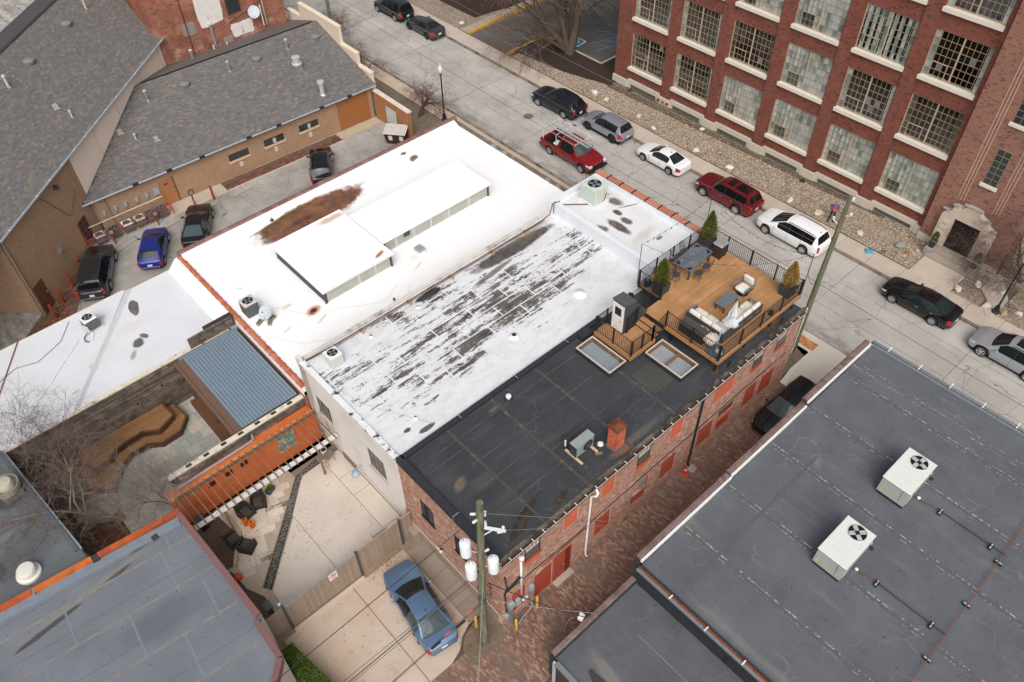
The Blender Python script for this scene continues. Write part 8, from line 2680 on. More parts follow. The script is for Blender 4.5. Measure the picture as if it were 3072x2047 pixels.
MB().cbox((.62,-.45,10.4),(.09,.95,.11),.65).build('crossarm',M_PORC,Ul)
MB().tube([(.28,-.1,9.8),(.62,-.45,10.38)],.03,5).build('brace',M_PORC,Ul)
for p,d in(((.45,-.2,10.5),(.3,.6,.8)),((.85,-.75,10.48),(0,0,1)),((.2,.02,11.4),(-.8,.5,.2)),((.15,-.1,11.2),(-1,0,.1)),((.55,-.05,10.9),(.5,.5,.6)),((.7,-.55,10.2),(.6,-.3,-.2)),((.3,.0,9.3),(.4,.6,.4)),((.32,-.18,8.7),(.5,-.4,.6))):
 insul(Ul,p,d,3,1.25)
for k in range(5):
 a=k*1.3
 MB().tube([(.2+.3*math.cos(a+s_*.6)*(1 if s_ else.4),-.1+.3*math.sin(a+s_*.6),4.6+k*.28+.16*math.sin(s_*2.1))for s_ in range(8)],.013,4).build('cable_loop',M_WIRE,Ul)
Un=thing('utility_pole','wooden street pole rising behind the stepped church parapet','utility pole',(35.5,64.3,0))
MB().tube([(0,0,-.3),(0,0,12)],[.17,.12],10).build('shaft',mat('green_pole',lin('6b6f56'),.95,.25,2.5,.3),Un,True,50)
MB().tube([(-.2,.1,0),(-.2,.1,9)],.05,6).tube([(-.3,.25,0),(-.3,.25,9)],.04,6).build('conduit',mat('conduit_steel',lin('9aa3aa'),.5),Un)
insul(Un,(.1,-.2,6.1),(.2,-1,0),2)
def wire(label,a,b,s=.3,r=.010,m=None,n=14):
 return tag(MB().tube(sag(a,b,s,n),r,4,False).build('wire',m or M_WIRE),label,'wire','overhead wires')
wire('topmost overhead wire along the street over the gravel bed',(35.35,13.4,11.9),(35.5,64.3,11.9),.35,.007,M_WIREG)
wire('second overhead wire along the street over the parked cars',(35.33,13.4,10.9),(35.4,64.3,10.9),.35,.007,M_WIREG)
wire('third overhead wire along the street over the truck',(35.35,14.2,8.3),(35.5,64.3,8.3),.35,.006,M_WIREG)
wire('lowest dark cable along the street above the near kerb',(35.3,13.9,5.9),(35.45,64.2,6.1),.4,.014)
wire('topmost wire running right from the alley-mouth pole',(35.35,13.4,11.9),(36.2,-35,11.9),.4,.007,M_WIREG)
wire('second wire running right from the alley-mouth pole',(35.33,13.4,10.9),(36.0,-35,10.9),.4,.007,M_WIREG)
wire('third wire running right past the black sedan',(35.4,14.2,9.8),(36.3,-35,9.7),.4,.006,M_WIREG)
wire('dark cable running right from the alley-mouth pole',(35.3,13.9,5.9),(35.1,-35,5.9),.3,.016)
wire('thin dark cable from the deck corner to the alley-mouth pole',(32.5,13.5,9.0),(35.3,13.9,5.9),.5,.012)
wire('high wire leaving the transformer pole to the left',(9.4,12.9,11.4),(-30,12.7,11.2),.4,.016)
wire('bundled cable leaving the transformer pole to the left',(9.3,12.95,7.0),(-30,13.2,6.8),.3,.026,mat('wire_bundle',lin('55565a'),.5))
wire('thin cable below the bundled one',(9.3,12.95,6.7),(-30,13.5,6.4),.35,.01)
wire('thin cable beside the bundled one',(9.3,13.05,6.9),(-30,14.0,6.7),.35,.01)
wire('lowest pair of cables crossing the blue sedan',(9.25,12.6,5.3),(-30,12.0,5.0),.3,.018,mat('wire_bundle','55565a'))
wire('second low cable crossing the blue sedan',(9.25,12.6,5.15),(-30,12.1,4.8),.3,.012)
wire('upper guy wire from the transformer pole to the alley wall',(9.5,12.85,11.5),(18.2,12.75,.9),.0,.012,M_WIREG)
wire('lower guy wire from the transformer pole to the alley wall',(9.9,12.5,10.2),(18.1,12.7,.8),.0,.012,M_WIREG)
wire('black service cable crossing the brick alley',(9.5,12.7,6.2),(12.6,9.8,2.9),.25,.02)
wire('grey stay wire crossing the brick alley',(9.4,12.8,4.6),(12.9,9.75,3.0),.1,.01,M_WIREG)
wire('pole stay running down to the lower picture edge',(9.4,12.8,7.5),(5.9,9.8,-.2),.05,.018,M_WIREG)
wire('thin stay from the alley bollard to the lower picture edge',(10.7,12.6,1.0),(8.6,8.3,.1),.05,.008)
tag(MB().tube([(18.1,12.72,.85),(18.9,12.9,.05)],.035,6).build('guy_guard',mat('yellow_plastic',lin('d9b020'),.5)),'yellow plastic guard on the guy wire','guy guard')
for x,y,z,lab in((7.1,12.55,5.2,'orange marker on the low cable above the blue sedan tail'),(8.35,12.58,5.26,'orange marker on the low cable near the pole')):
 tag(MB().cbox((x,y,z),(.36,.05,.06),.0,.015).build('cable_marker',mat('marker_orange',lin('e0602c'),.5)),lab,'marker')
for x,lab in((7.75,'black splice box on the low cable near the pole'),(6.45,'black splice box on the low cable above the trunk lid')):
 tag(MB().cbox((x,12.5,5.16),(.5,.09,.1),.0,.02).build('splice_box',M_BLACK),lab,'splice box')
def lamp(label,loc):
 T=thing('street_lamp',label,'street lamp',loc,0,'black street lamps')
 MB().lathe([(.24,0),(.24,.1),(.17,.16),(.15,.5),(.09,.6),(.065,.7),(.055,4.1),(.09,4.15),(.11,4.2),(.14,4.25)],n=12).build('post',mat('lamp_black',lin('1d2224'),.5,.08,4),T,True,40)
 MB().lathe([(.12,4.25),(.19,4.45),(.20,4.65),(.15,4.85),(.09,4.95),(.03,5.02),(.02,5.1),(.035,5.14),(.001,5.2)],n=14).build('globe',mat('lamp_globe',lin('d9dadc'),.25,.1,6,spec=.5),T,True)
lamp('black street lamp with white acorn globe on the near sidewalk',(36.15,49.2,.06))
lamp('black street lamp in the gravel at the right edge',(47.6,7.05,.08))
# ------------------------------------------------------------------ stones, bag, manholes
rg=random.Random(14)
STN=[(48.34,43.39,'white stone nearest the mulch bed',.32),(48.22,41.9,'flat pale stone beside the navy wagon',.32),(48.32,38.23,'cream stone behind the silver crossover',.3),(47.78,36.13,'tan stone at the gravel edge before the white sedan',.26),(47.8,31.69,'white stone beside the white compact sedan',.3),(47.87,28.46,'white stone beside the burgundy wagon',.3),(48.05,51.51,'small white stone by the yellow kerb',.2),(47.84,22.85,'white stone beside the white minivan',.28),(47.97,20.51,'cream stone left of the person',.36),(48.22,17.22,'pale stone right of the leaning pole',.3),(49.05,14.57,'large grey boulder near the entrance',.42),(47.66,15.01,'brown stone at the corner of the gravel',.2),(48.37,14.34,'orange stone below the grey boulder',.2),(48.76,13.86,'rusty stone beside the entrance walk',.22),(49.45,13.56,'buff stone next to the entrance planter',.2),(48.26,61.45,'white stone on the verge at the top',.26),(50.59,33.33,'white stone at the factory wall',.22),(47.84,9.73,'cream stone left of the entrance bed',.3),(49.2,9.03,'white stone in the small entrance bed',.3),(47.75,7.64,'white stone beside the right lamp post',.28),(49.69,7.57,'white stone under the right-hand tree',.28),(47.84,6.61,'tan stone right of the lamp post',.28),(48.48,5.95,'pale stone at the far right of the gravel',.24)]
SC_={'white':'d9d4cc','cream':'cdbda6','pale':'d3c3ba','tan':'a5937c','grey':'8f8d82','brown':'7a5f4a','orange':'b98358','rusty':'9a6644','buff':'b39b84','flat':'d0c9c0'}
for k,(x,y,lab,r)in enumerate(STN):
 c=next((v for q,v in SC_.items()if q in lab),'cdbda6')
 b=MB().blob((0,0,r*.25),(r*.75,r,r*.5),100+k,8,5,.28)
 o=b.build('garden_stone',mat('stone_'+c,lin(c),.9,.15,5,.2))
 place(o,(x,y,.09),rg.uniform(0,3))
 tag(o,lab,'stone','stones in the gravel')
bg=MB().cbox((46.9,15.73,.2),(.42,.5,.16),.7,.05)
tag(bg.build('blue_bag',mat('bag_blue',lin('3d9fc0'),.6,.1,6),None,True,50),'bright blue folded bag left on the sidewalk','bag')
for x,y,r,lab in((41.7,44.78,.36,'large round manhole cover in the street'),(43.43,42.2,.16,'small round valve cover beside the navy wagon'),(43.5,41.11,.18,'small round valve cover before the silver crossover')):
 T=thing('manhole_cover',lab,'manhole cover',(x,y,0))
 MB().lathe([(r*1.15,.004),(r*1.1,.008),(r,.008)],n=24).build('ring',mat('iron_brown',lin('5b5048'),.7,.2,8),T)
 for q in(1.0,.72,.44,.2):
  MB().lathe([(r*q,.006),(r*q,.012),(r*q-r*.12,.012),(r*q-r*.12,.006)],n=20).build('cast_ring',mat('iron_grey',lin('7d756d'),.6,.2,8),T)
for x,y,lab in((49.9,12.9,'dark pot with clipped shrub left of the entrance'),(49.95,9.9,'dark pot with clipped shrub right of the entrance')):
 T=thing('entrance_pot',lab,'planter',(x,y,.62),0,'entrance pots')
 MB().hex([(-.15,-.15,0),(.15,-.15,0),(.15,.15,0),(-.15,.15,0)],[(-.22,-.22,.5),(.22,-.22,.5),(.22,.22,.5),(-.22,.22,.5)]).build('pot',mat('pot_charcoal',lin('3a3b3c'),.6),T)
 foliage('foliage',T,.75,.24,900,int(x*10+y),['3f4f22','55632c','6a7434','4a5826','7a7d3e'],.6,.48,1,.06)
Gt=thing('iron_gate','black iron gate beside the factory tower','gate',(51.0,8.6,.1),rad(-48))
for z in(.2,1.5):
 MB().box(0,1.9,-.02,.02,z,z+.04).build('gate_rail',M_BLACK,Gt)
for k in range(15):
 MB().box(.02+k*.132,.045+k*.132,-.01,.01,.1,1.75).build('gate_bar',M_BLACK,Gt)
for x in(-.05,1.95):
 MB().box(x-.04,x+.04,-.04,.04,0,1.85).build('gate_post',M_BLACK,Gt)
for k,(y,c,lab)in enumerate(((38.45,'8a3a2c','brown fire hose valve on the factory plinth'),(37.95,'b5604c','faded red fire hose valve on the factory plinth'),(37.5,'c02a2c','bright red alarm bell on the factory plinth'))):
 T=thing('fire_valve',lab,'fire valve',(51.02,y,.45))
 MB().cyl((-.1,0,0),.13,.1,12,axis='x').build('body',mat('valve_%d'%k,lin(c),.5),T)
 MB().tube([(-.1,0,0),(.1,0,0)],.05,6).build('stub',M_GALV,T)
for x,y,lab in((50.73,41.47,'black floodlight at the base of the first factory bay'),(50.5,23.58,'black floodlight in the soil below the factory windows')):
 tag(MB().cbox((x,y,.18),(.24,.34,.18),.2,.04).build('floodlight',M_BLACK),lab,'floodlight','floodlights at the factory base')
Pn=thing('person','person in blue jacket and red shirt with dark trousers, looking down at a phone','person',(47.95,19.45,.09),rad(-145))
def skin_body(name,joints,edges,m,parent,sub=2):
 me=bpy.data.meshes.new(name)
 names=list(joints)
 me.from_pydata([joints[k][0]for k in names],[(names.index(a),names.index(b))for a,b in edges],[])
 o=bpy.data.objects.new(name,me)
 COL.objects.link(o)
 o.parent=parent
 o.modifiers.new('skin','SKIN')
 for i,k in enumerate(names):
  r=joints[k][1]
  me.skin_vertices[0].data[i].radius=r if isinstance(r,tuple)else(r,r)
 me.skin_vertices[0].data[0].use_root=True
 s=o.modifiers.new('sub','SUBSURF')
 s.levels=s.render_levels=sub
 me.materials.append(m)
 return o
J={'pelvis':((0,0,.95),(.17,.13)),'waist':((.0,0,1.08),(.17,.13)),'chest':((.01,0,1.30),(.20,.14)),'neckb':((.02,0,1.46),(.10,.09)),'neck':((.04,0,1.54),.055),'headb':((.07,0,1.62),(.075,.085)),'headt':((.07,0,1.73),(.075,.09))}
E_=[('pelvis','waist'),('waist','chest'),('chest','neckb'),('neckb','neck'),('neck','headb'),('headb','headt')]
for s,q in((1,'l'),(-1,'r')):
 J.update({'sh'+q:((.0,s*.20,1.42),.075),'el'+q:((.01,s*.25,1.12),.055),'wr'+q:((.24,s*.09,1.10),.035),'hip'+q:((0,s*.10,.90),.095),'kn'+q:((.03,s*.13,.50),.068),'an'+q:((-.0,s*.16,.10),.045),'toe'+q:((.16,s*.18,.04),.04)})
 E_+=[('chest','sh'+q),('sh'+q,'el'+q),('el'+q,'wr'+q),('pelvis','hip'+q),('hip'+q,'kn'+q),('kn'+q,'an'+q),('an'+q,'toe'+q)]
M_SKIN=mat('skin_tone',lin('c2937c'),.7,.06,6)
t=NT('clothed_body')
sp=t.n('SeparateXYZ');t.t.links.new(t.co,sp.inputs[0])
c=t.mix(t.ramp(sp.outputs[2],1.50,1.505),lin('c23a22'),lin('c2937c'))
c=t.mix(t.ramp(sp.outputs[2],.955,.96),lin('1d2430'),c)
c=t.mix(t.ramp(sp.outputs[2],.11,.115),lin('33343a'),c)
skin_body('body',J,E_,t.fin(c,.8,0,.2),Pn)
JJ={'hem':((-.01,0,.93),(.20,.155)),'mid':((-.015,0,1.12),(.205,.155)),'ch':((-.01,0,1.32),(.225,.16)),'co':((.0,0,1.45),(.12,.11))}
EE=[('hem','mid'),('mid','ch'),('ch','co')]
for s,q in((1,'l'),(-1,'r')):
 JJ.update({'s'+q:((.0,s*.215,1.42),.095),'e'+q:((.01,s*.255,1.12),.075),'w'+q:((.20,s*.125,1.10),.055)})
 EE+=[('ch','s'+q),('s'+q,'e'+q),('e'+q,'w'+q)]
skin_body('jacket',JJ,EE,mat('jacket_blue',lin('2f5f94'),.8,.12,7),Pn)
MB().hex([(.14,-.055,.96),(.165,-.055,.96),(.165,.055,.96),(.14,.055,.96)],[(.12,-.06,1.46),(.16,-.05,1.46),(.16,.05,1.46),(.12,.06,1.46)]).build('shirt_front',mat('shirt_red',lin('d9401f'),.8),Pn)
for s in(1,-1):
 MB().blob((.27,s*.055,1.10),(.06,.04,.03),3,8,5,.05).build('hand',M_SKIN,Pn,True)
 for k in range(4):
  MB().tube([(.29,s*(.03+k*.018),1.11),(.325,s*(.02+k*.016),1.105),(.33,s*(.005+k*.014),1.09)],.009,5).build('finger',M_SKIN,Pn,True)
 MB().tube([(.26,s*.03,1.115),(.29,s*.008,1.125)],.010,5).build('thumb',M_SKIN,Pn,True)
 MB().blob((.07,s*.083,1.67),(.022,.012,.03),2,6,4,0).build('ear',M_SKIN,Pn,True)
 MB().blob((.148,s*.03,1.69),(.008,.012,.006),2,6,4,0).build('eye',M_BLACK,Pn,True)
 MB().cbox((.06,s*.175,.04),(.29,.105,.09),s*.15,.03).build('shoe',mat('shoe_grey',lin('3f4045'),.7),Pn)
MB().blob((.16,0,1.655),(.018,.014,.02),2,6,4,0).build('nose',M_SKIN,Pn,True)
MB().tube([(.143,-.025,1.61),(.152,0,1.607),(.143,.025,1.61)],.006,4).build('mouth',mat('lip',lin('a06a5c'),.6),Pn)
MB().blob((.05,0,1.725),(.088,.082,.07),7,10,6,.03).build('hair',mat('hair_short',lin('7a6656'),.9,.15,20),Pn,True)
ph=MB().cbox((0,0,0),(.14,.075,.012),0,.004)
po=ph.build('phone',M_BLACK)
po.location=Pn.matrix_world@Vector((0,0,0))
a_=rad(-145)
place(po,(47.95+.315*math.cos(a_),19.45+.315*math.sin(a_),.09+1.105),a_)
tag(po,'black phone held by the person in the blue jacket','phone')
# ------------------------------------------------------------------ rooftop units and gas line on the grey roof
def rtu(label,x0,y0):
 z=sz(x0+1.2)-.03
 T=thing('rooftop_unit',label,'rooftop unit',(x0,y0,z),0,'rooftop units on the grey roof')
 MB().box(.02,2.3,.02,1.33,0,.22).build('curb',mat('curb_black',lin('2c2f33'),.7),T)
 MB().hex([(-.02,0,.22),(2.35,0,.22),(2.35,1.36,.22),(-.02,1.36,.22)],[(.02,.02,1.22),(2.33,.02,1.22),(2.33,1.34,1.22),(.02,1.34,1.22)]).build('case',mat('rtu_grey',lin('a9ada5'),.55,.05,2),T)
 MB().cbox((1.18,.68,1.245),(2.4,1.42,.05),0,.02).build('top_panel',mat('rtu_top',lin('d9dcd6'),.5,.03,2),T)
 for q in(.5,.9,1.25):
  MB().box(q,q+.012,.03,1.33,1.27,1.276).build('top_rib',mat('rtu_rib',lin('c6c9c3'),.5),T)
 MB().cyl((1.88,.62,1.271),.40,.004,26).build('fan_well',M_UND,T)
 MB().lathe([(.44,1.27),(.43,1.285),(.40,1.285),(.40,1.272)],(1.88,.62,0),26).build('fan_ring',mat('rtu_rib','c6c9c3'),T)
 for k in range(4):
  a=k*PI/2+x0
  MB().cbox((1.88+.19*math.cos(a),.62+.19*math.sin(a),1.282),(.36,.2,.006),a).build('fan_blade',mat('blade_white',lin('b5b9ba'),.4),T)
 MB().cyl((1.88,.62,1.276),.075,.03,10).build('fan_hub',M_BLACK,T)
 for k in range(3):
  a=k*PI/3+.2
  MB().tube([(1.88-.46*math.cos(a),.62-.46*math.sin(a),1.292),(1.88+.46*math.cos(a),.62+.46*math.sin(a),1.292)],.006,3).build('guard_wire',M_BLACK,T)
 MB().box(-.03,-.005,1.18,1.26,.32,.46).build('yellow_label',mat('label_yellow',lin('e3c52a'),.5),T)
 MB().box(-.024,-.005,.3,.31,.25,1.18).build('panel_gap',mat('gap_grey',lin('6d706b'),.6),T)
 MB().box(.1,.4,-.03,-.005,.35,.8).build('data_plate',mat('plate_silver',lin('c9ccce'),.4),T)
 MB().tube([(2.38,.3,.6),(2.55,.25,.75),(2.65,.1,.6),(2.6,.0,.2)],.02,5).build('flex_conduit',M_WHITE,T)
 MB().cyl((2.5,-.1,.0),.14,.12,12,.08).build('roof_jack',M_BLKMEM,T)
rtu('white rooftop unit nearer the street',26.5,3.1)
rtu('white rooftop unit nearer the low wing',21.28,3.06)
gp_=thing('gas_pipe','thin rusty gas pipe crossing the grey roof','pipe')
MB().tube([(18.6,-1.3,sz(18.6)+.16),(26,-1.2,sz(26)+.16),(34,-1.0,sz(34)+.16)],.018,5).build('main_run',M_RUST,gp_)
for x,y1 in((22.42,3.0),(27.6,3.0)):
 z=sz(x)+.16
 MB().tube([(x,-1.25,z),(x,2.0,z)],.022,5).build('branch_run',M_BLACK,gp_)
 MB().tube([(x,2.0,z),(x,2.35,z),(x-.12,2.45,z),(x-.12,2.9,z),(x-.2,3.1,z+.1)],.022,5).build('rusty_elbow',M_RUST,gp_)
 MB().blob((x-.12,2.85,z+.05),(.09,.09,.07),2,8,5,0).build('regulator',M_PVC,gp_,True)
k=0
for x,y,a,lab in((22.42,1.9,0,'pipe block near the low-wing unit'),(22.42,-.65,0,'pipe block before the tee of the low-wing branch'),(21.0,-1.25,90,'pipe block left of the low-wing tee'),(24.3,-1.2,90,'pipe block between the two tees'),(27.1,-1.2,90,'pipe block left of the street tee'),(27.6,-.6,0,'pipe block before the street tee'),(27.6,1.8,0,'pipe block near the street unit')):
 T=thing('pipe_block','black rubber '+lab,'pipe support',(x,y,sz(x)+.01),rad(a),'rubber pipe blocks')
 MB().cbox((0,0,.06),(.34,.16,.12),0,.02).build('block',M_BLACK,T)
 MB().box(-.15,.15,-.03,.03,.121,.13).build('strap',mat('strap_pale',lin('b3babd'),.5),T)
ef=thing('exhaust_fan','large upblast exhaust fan at the left edge','exhaust fan',(-3.95,33.3,3.55))
MB().cbox((0,0,.2),(.95,.95,.4),.15).build('curb',mat('fan_curb',lin('7d7468'),.7,.3,4),ef)
M_SPUN=mat('spun_aluminium',lin('b5b2a8'),.4,.12,3,metal=.4)
MB().lathe([(.40,.4),(.62,.48),(.64,.82),(.60,.82),(.55,.55),(.40,.5)],n=26).build('windband',M_SPUN,ef,True,40)
MB().lathe([(.40,.5),(.42,.9),(.36,1.02),(.1,1.06),(.001,1.08)],n=22).build('motor_dome',mat('dome_beige',lin('b9b0a0'),.5,.12,3),ef,True,50)
wd_=thing('exhaust_fan','white domed roof fan behind the orange coping','exhaust fan',(-4.9,28.35,3.55))
MB().lathe([(.55,0),(.55,.12),(.42,.2),(.42,.42),(.36,.5),(.001,.53)],n=24).build('dome',mat('dome_white',lin('d6d3cb'),.5,.06,3),wd_,True,40)
mb=MB().tube([(-8,31.9,3.62),(-4.4,31.6,3.66)],.02,5)
tag(mb.build('rusty_rod',M_RUST),'rusty rod lying on the dark roof at the left edge','rod')
def dome_vent(x,y,z,lab):
 T=thing('dome_vent',lab,'roof vent',(x,y,z-.06),0,'dome vents on the church roof')
 MB().lathe([(.38,0),(.40,.12),(.42,.2),(.3,.3),(.001,.36)],n=18).build('hood',mat('vent_olive',lin('7d7c74'),.6,.1,3),T,True,50)
 return T
for v in((14.93,67.64,9.19,'dome vent on the diagonal wing nearer the top'),(10.69,63.8,9.2,'dome vent on the diagonal wing nearer the left edge'),(31.56,60.28,4.97,'dome vent beside the stepped parapet'),(26.04,60.49,4.97,'middle dome vent below the black ridge'),(19.86,60.82,4.99,'dome vent nearest the diagonal wing')):
 dome_vent(*v)
M_ZN=mat('zinc_pipe',lin('8d97a3'),.5,.1,4,metal=.2)
M_TANP=mat('tan_pipe',lin('c9bfb0'),.7,.15,6)
for x,y,z,h,r,mm,lab in((17.15,69.41,9.1,.7,.08,M_TANP,'tan flue pipe at the top edge of the diagonal wing'),(8.38,61.48,9.11,.8,.09,M_TANP,'tan flue pipe at the left edge of the diagonal wing'),(10.75,58.36,7.11,.5,.06,M_TANP,'short tan pipe low on the diagonal wing'),(16.73,60.76,4.93,.8,.08,M_ZN,'blue-grey flue pipe nearest the peach wall'),(23.53,60.41,4.9,.8,.08,M_ZN,'blue-grey flue pipe between two dome vents'),(28.83,60.28,4.93,.8,.08,M_ZN,'blue-grey flue pipe behind the silver fan'),(22.63,65.2,4.5,.7,.09,M_ZN,'blue-grey flue pipe behind the ridge'),(25.2,66.0,4.1,2.2,.09,M_ZN,'tall blue-grey flue pipe against the red brick'),(24.84,65.7,4.25,.35,.06,M_PVC,'small white pipe beside the tall flue'),(25.9,65.3,4.4,.25,.05,M_TANP,'tiny tan pipe behind the ridge'),(14.13,58.02,3.97,.4,.06,M_TANP,'short tan pipe between two slant vents')):
 vent_pipe(lab,x,y,z-.05,h,r,mm,mat('cowl_pale',lin('c3bcb0'),.6),M_ZN)
for x,y,z,lab in((13.5,59.07,4.31,'tan slant vent nearer the diagonal wing'),(15.33,57.27,3.73,'tan slant vent nearer the eave'),(10.22,59.35,7.67,'tan slant vent on the diagonal wing')):
 T=thing('slant_vent',lab,'roof vent',(x,y,z-.03),rad(-2),'slant vents on the church roof')
 MB().hex([(-.2,-.2,0),(.2,-.2,0),(.2,.25,.1),(-.2,.25,.1)],[(-.16,-.16,.16),(.16,-.16,.16),(.16,.2,.26),(-.16,.2,.26)]).build('hood',mat('vent_tan',lin('9b958a'),.7,.1,4),T)
 MB().box(-.24,.24,-.28,-.2,0,.03).build('flange',mat('flange_tan',lin('b0a896'),.7),T)
sf=thing('exhaust_fan','silver mushroom exhaust fan on the shingled roof','exhaust fan',(28.23,57.95,4.05))
MB().cbox((0,0,.25),(.62,.62,.7)).build('curb',M_GALV,sf)
MB().lathe([(.3,.6),(.42,.66),(.42,.76),(.3,.82),(.3,1.2),(.36,1.22),(.36,1.3),(.001,1.38)],n=20).build('fan_drum',mat('fan_bright',lin('d2d4d4'),.3,.08,4,metal=.4),sf,True,40)
st_=thing('vent_stack','fat silver vent stack near the church eave','vent stack',(28.44,55.0,3.0))
MB().lathe([(.26,0),(.24,.15),(.19,.2),(.19,1.05),(.28,1.1),(.3,1.2),(.28,1.32),(.001,1.36)],n=18).build('stack',mat('fan_bright','d2d4d4'),st_,True,40)
dish('grey satellite dish on the old red brick wall',(29.1,65.6,5.6),rad(-120),.5)
# ------------------------------------------------------------------ things in the church lot
M_BOLR=mat('bollard_red',lin('8f3a28'),.7,.2,4)
for k,(x,y,lab)in enumerate(((6.0,52.13,'red bollard nearest the dark grey minivan'),(4.77,50.93,'second red bollard along the church wall'),(3.69,49.83,'third red bollard beside the brown door'),(2.74,48.82,'red bollard nearest the low white roof'),(16.67,53.19,'lone red bollard right of the sign post'),(32.3,49.5,'red bollard behind the dumpster'))):
 T=thing('bollard',lab,'bollard',(x,y,-.25),0,'red bollards in the church lot')
 MB().lathe([(.09,0),(.09,1.2),(.07,1.25),(.001,1.27)],n=12).build('post',M_BOLR,T,True,40)
def sign_post(label,x,y,z,h,par=None):
 T=thing('sign_post',label,'sign',(x,y,z),0,'reserved parking signs')
 MB().cyl((0,0,0),.06,h,8).build('post',M_BOLR,T)
 s=MB().box(-.22,.22,-.09,-.065,h-.45,h-.05).build('sign_plate',M_BLACK,T)
 for k in range(5):
  MB().box(-.17+(k%2)*.03,.17-(k%2)*.04,-.094,-.09,h-.40+k*.065,h-.375+k*.065).build('sign_text',mat('sign_letter',lin('c9c6bd'),.6),s)
sign_post('red post with black parking sign before the black sedan',15.25,53.53,-.25,1.5)
sign_post('red post with black sign in front of the second condenser',8.9,53.42,-.25,1.35)
sign_post('red post with black sign in front of the fifth condenser',12.17,53.25,-.25,1.35)
gr_=thing('guard_rail','rusty red guard rail with pale top bar before the condensers','guard rail')
M_RR=mat('rail_red',lin('a8452e'),.7,.2,4)
for z,y in((.75,53.55),(.25,53.55)):
 MB().tube([(7.3,y+.15,z),(13.6,y,z)],.035,6).build('rail',M_RR,gr_)
MB().tube([(7.1,54.5,1.15),(13.4,54.3,1.15)],.035,6).build('top_bar',mat('rail_cream',lin('d6cdb8'),.7,.2,6),gr_)
for x in(7.3,13.6):
 MB().tube([(x,53.6,.75),(x-.1,54.5,1.15)],.03,5).tube([(x,53.6,.25),(x-.1,54.7,.25)],.03,5).tube([(x,53.6,-.25),(x,53.6,.75)],.035,5).build('end_frame',M_RR,gr_)
for k,(x,tm_,lab)in enumerate(((8.25,M_ACT,'condenser at the left end of the row, pale top'),(9.3,M_ACD,'second condenser in the row, dark'),(10.3,M_ACW,'third condenser in the row, cream top'),(11.25,M_ACT,'fourth condenser in the row, large fan'),(12.1,M_ACD,'fifth condenser behind the black sign'),(12.95,M_ACD,'sixth condenser by the tan door'))):
 cube_ac(lab,(x,54.25-.04*(x-8),-.25),(.72,.72,.72),tm_,M_ACD,-.04,group='condensers behind the guard rail')
def on_R(u,z,o):
 return on_wall(aR0,dR,nR,u,z,o)
for k,(u,h,w_)in enumerate(((1.15,.34,.2),(2.0,.34,.2),(2.75,.34,.2),(3.6,.34,.2),(4.35,.34,.2),(5.1,.5,.42))):
 T=thing('electrical_box',('first','second','third','fourth','fifth','large')[k]+' grey electrical box from the left on the church wall','electrical box',(0,0,0),0,'electrical boxes on the church wall')
 p=on_R(u,1.35,.08)
 MB().cbox(tuple(p),(w_,.14,h),math.atan2(dR.y,dR.x),.01).build('box',mat('box_bluegrey',lin('9ba6ae'),.5,.08,4),T)
 MB().tube([on_R(u,1.2,.06),on_R(u,.6,.06),on_R(u+.1,.4,.2)],.018,5).build('conduit',M_GALV,T)
du=thing('dumpster','brown dumpster with ribbed white lid','dumpster',(31.55,49.75,-.25),rad(-52))
M_DUM=mat('dumpster_brown',lin('432a24'),.65,.15,3)
MB().hex([(-.75,-.45,.12),(.75,-.45,.12),(.75,.45,.12),(-.75,.45,.12)],[(-.9,-.62,1.05),(.9,-.62,1.05),(.9,.55,1.25),(-.9,.55,1.25)]).build('bin',M_DUM,du)
MB().hex([(-.93,-.66,1.06),(.93,-.66,1.06),(.93,.58,1.26),(-.93,.58,1.26)],[(-.93,-.66,1.11),(.93,-.66,1.11),(.93,.58,1.31),(-.93,.58,1.31)]).build('lid',mat('lid_pale',lin('cfcac2'),.6,.1,3),du)
for k in range(9):
 x=-.8+k*.2
 MB().hex([(x-.03,-.6,1.12),(x+.03,-.6,1.12),(x+.03,.52,1.30),(x-.03,.52,1.30)],[(x-.02,-.6,1.15),(x+.02,-.6,1.15),(x+.02,.52,1.33),(x-.02,.52,1.33)]).build('lid_rib',mat('lid_rib_grey',lin('a8a49c'),.6),du)
for x in(-.35,.55):
 MB().hex([(x-.16,-.535,.45),(x+.16,-.535,.45),(x+.16,-.5,.45),(x-.16,-.5,.45)],[(x-.16,-.625,.9),(x+.16,-.625,.9),(x+.16,-.6,.9),(x-.16,-.6,.9)]).build('paper_notice',M_PLATE,du)
for sx in(-.6,.6):
 for sy in(-.35,.35):
  MB().cyl((sx,sy-.03,.07),.07,.06,10,axis='y').build('caster',M_BLACK,du)
for x,y,a,lab in((9.3,52.6,12,'wheel stop in front of the dark grey minivan'),(12.7,52.55,10,'wheel stop in front of the blue hatchback'),(15.7,52.5,6,'wheel stop in front of the black sedan'),(18.75,52.5,4,'wheel stop in the empty bay')):
 tag(MB().cbox((x,y,-.18),(1.7,.2,.14),rad(a),.03).build('wheel_stop',mat('stop_concrete',lin('a9a093'),.9,.15,3)),lab,'wheel stop','concrete wheel stops')
Fn=thing('board_fence','brown vertical board fence with sliding gate and no-parking sign','fence')
FBM=mat('fence_board',lin('9a8878'),.85,.1,4,rnd=.1)
x=2.0
while x<10.2:
 if not(2.88<x+.07<2.98 or 6.92<x+.07<7.02):
  gate=2.98<x<6.9
  MB().box(x,x+.142,19.74 if gate else 19.80,19.77 if gate else 19.83,.1 if gate else.02,2.18).build('board',FBM,Fn)
 x+=.15
for x in(2.93,6.97,9.55):
 MB().box(x-.05,x+.05,19.68,19.8,0,2.4).build('post',mat('post_steel',lin('4a4d50'),.5),Fn)
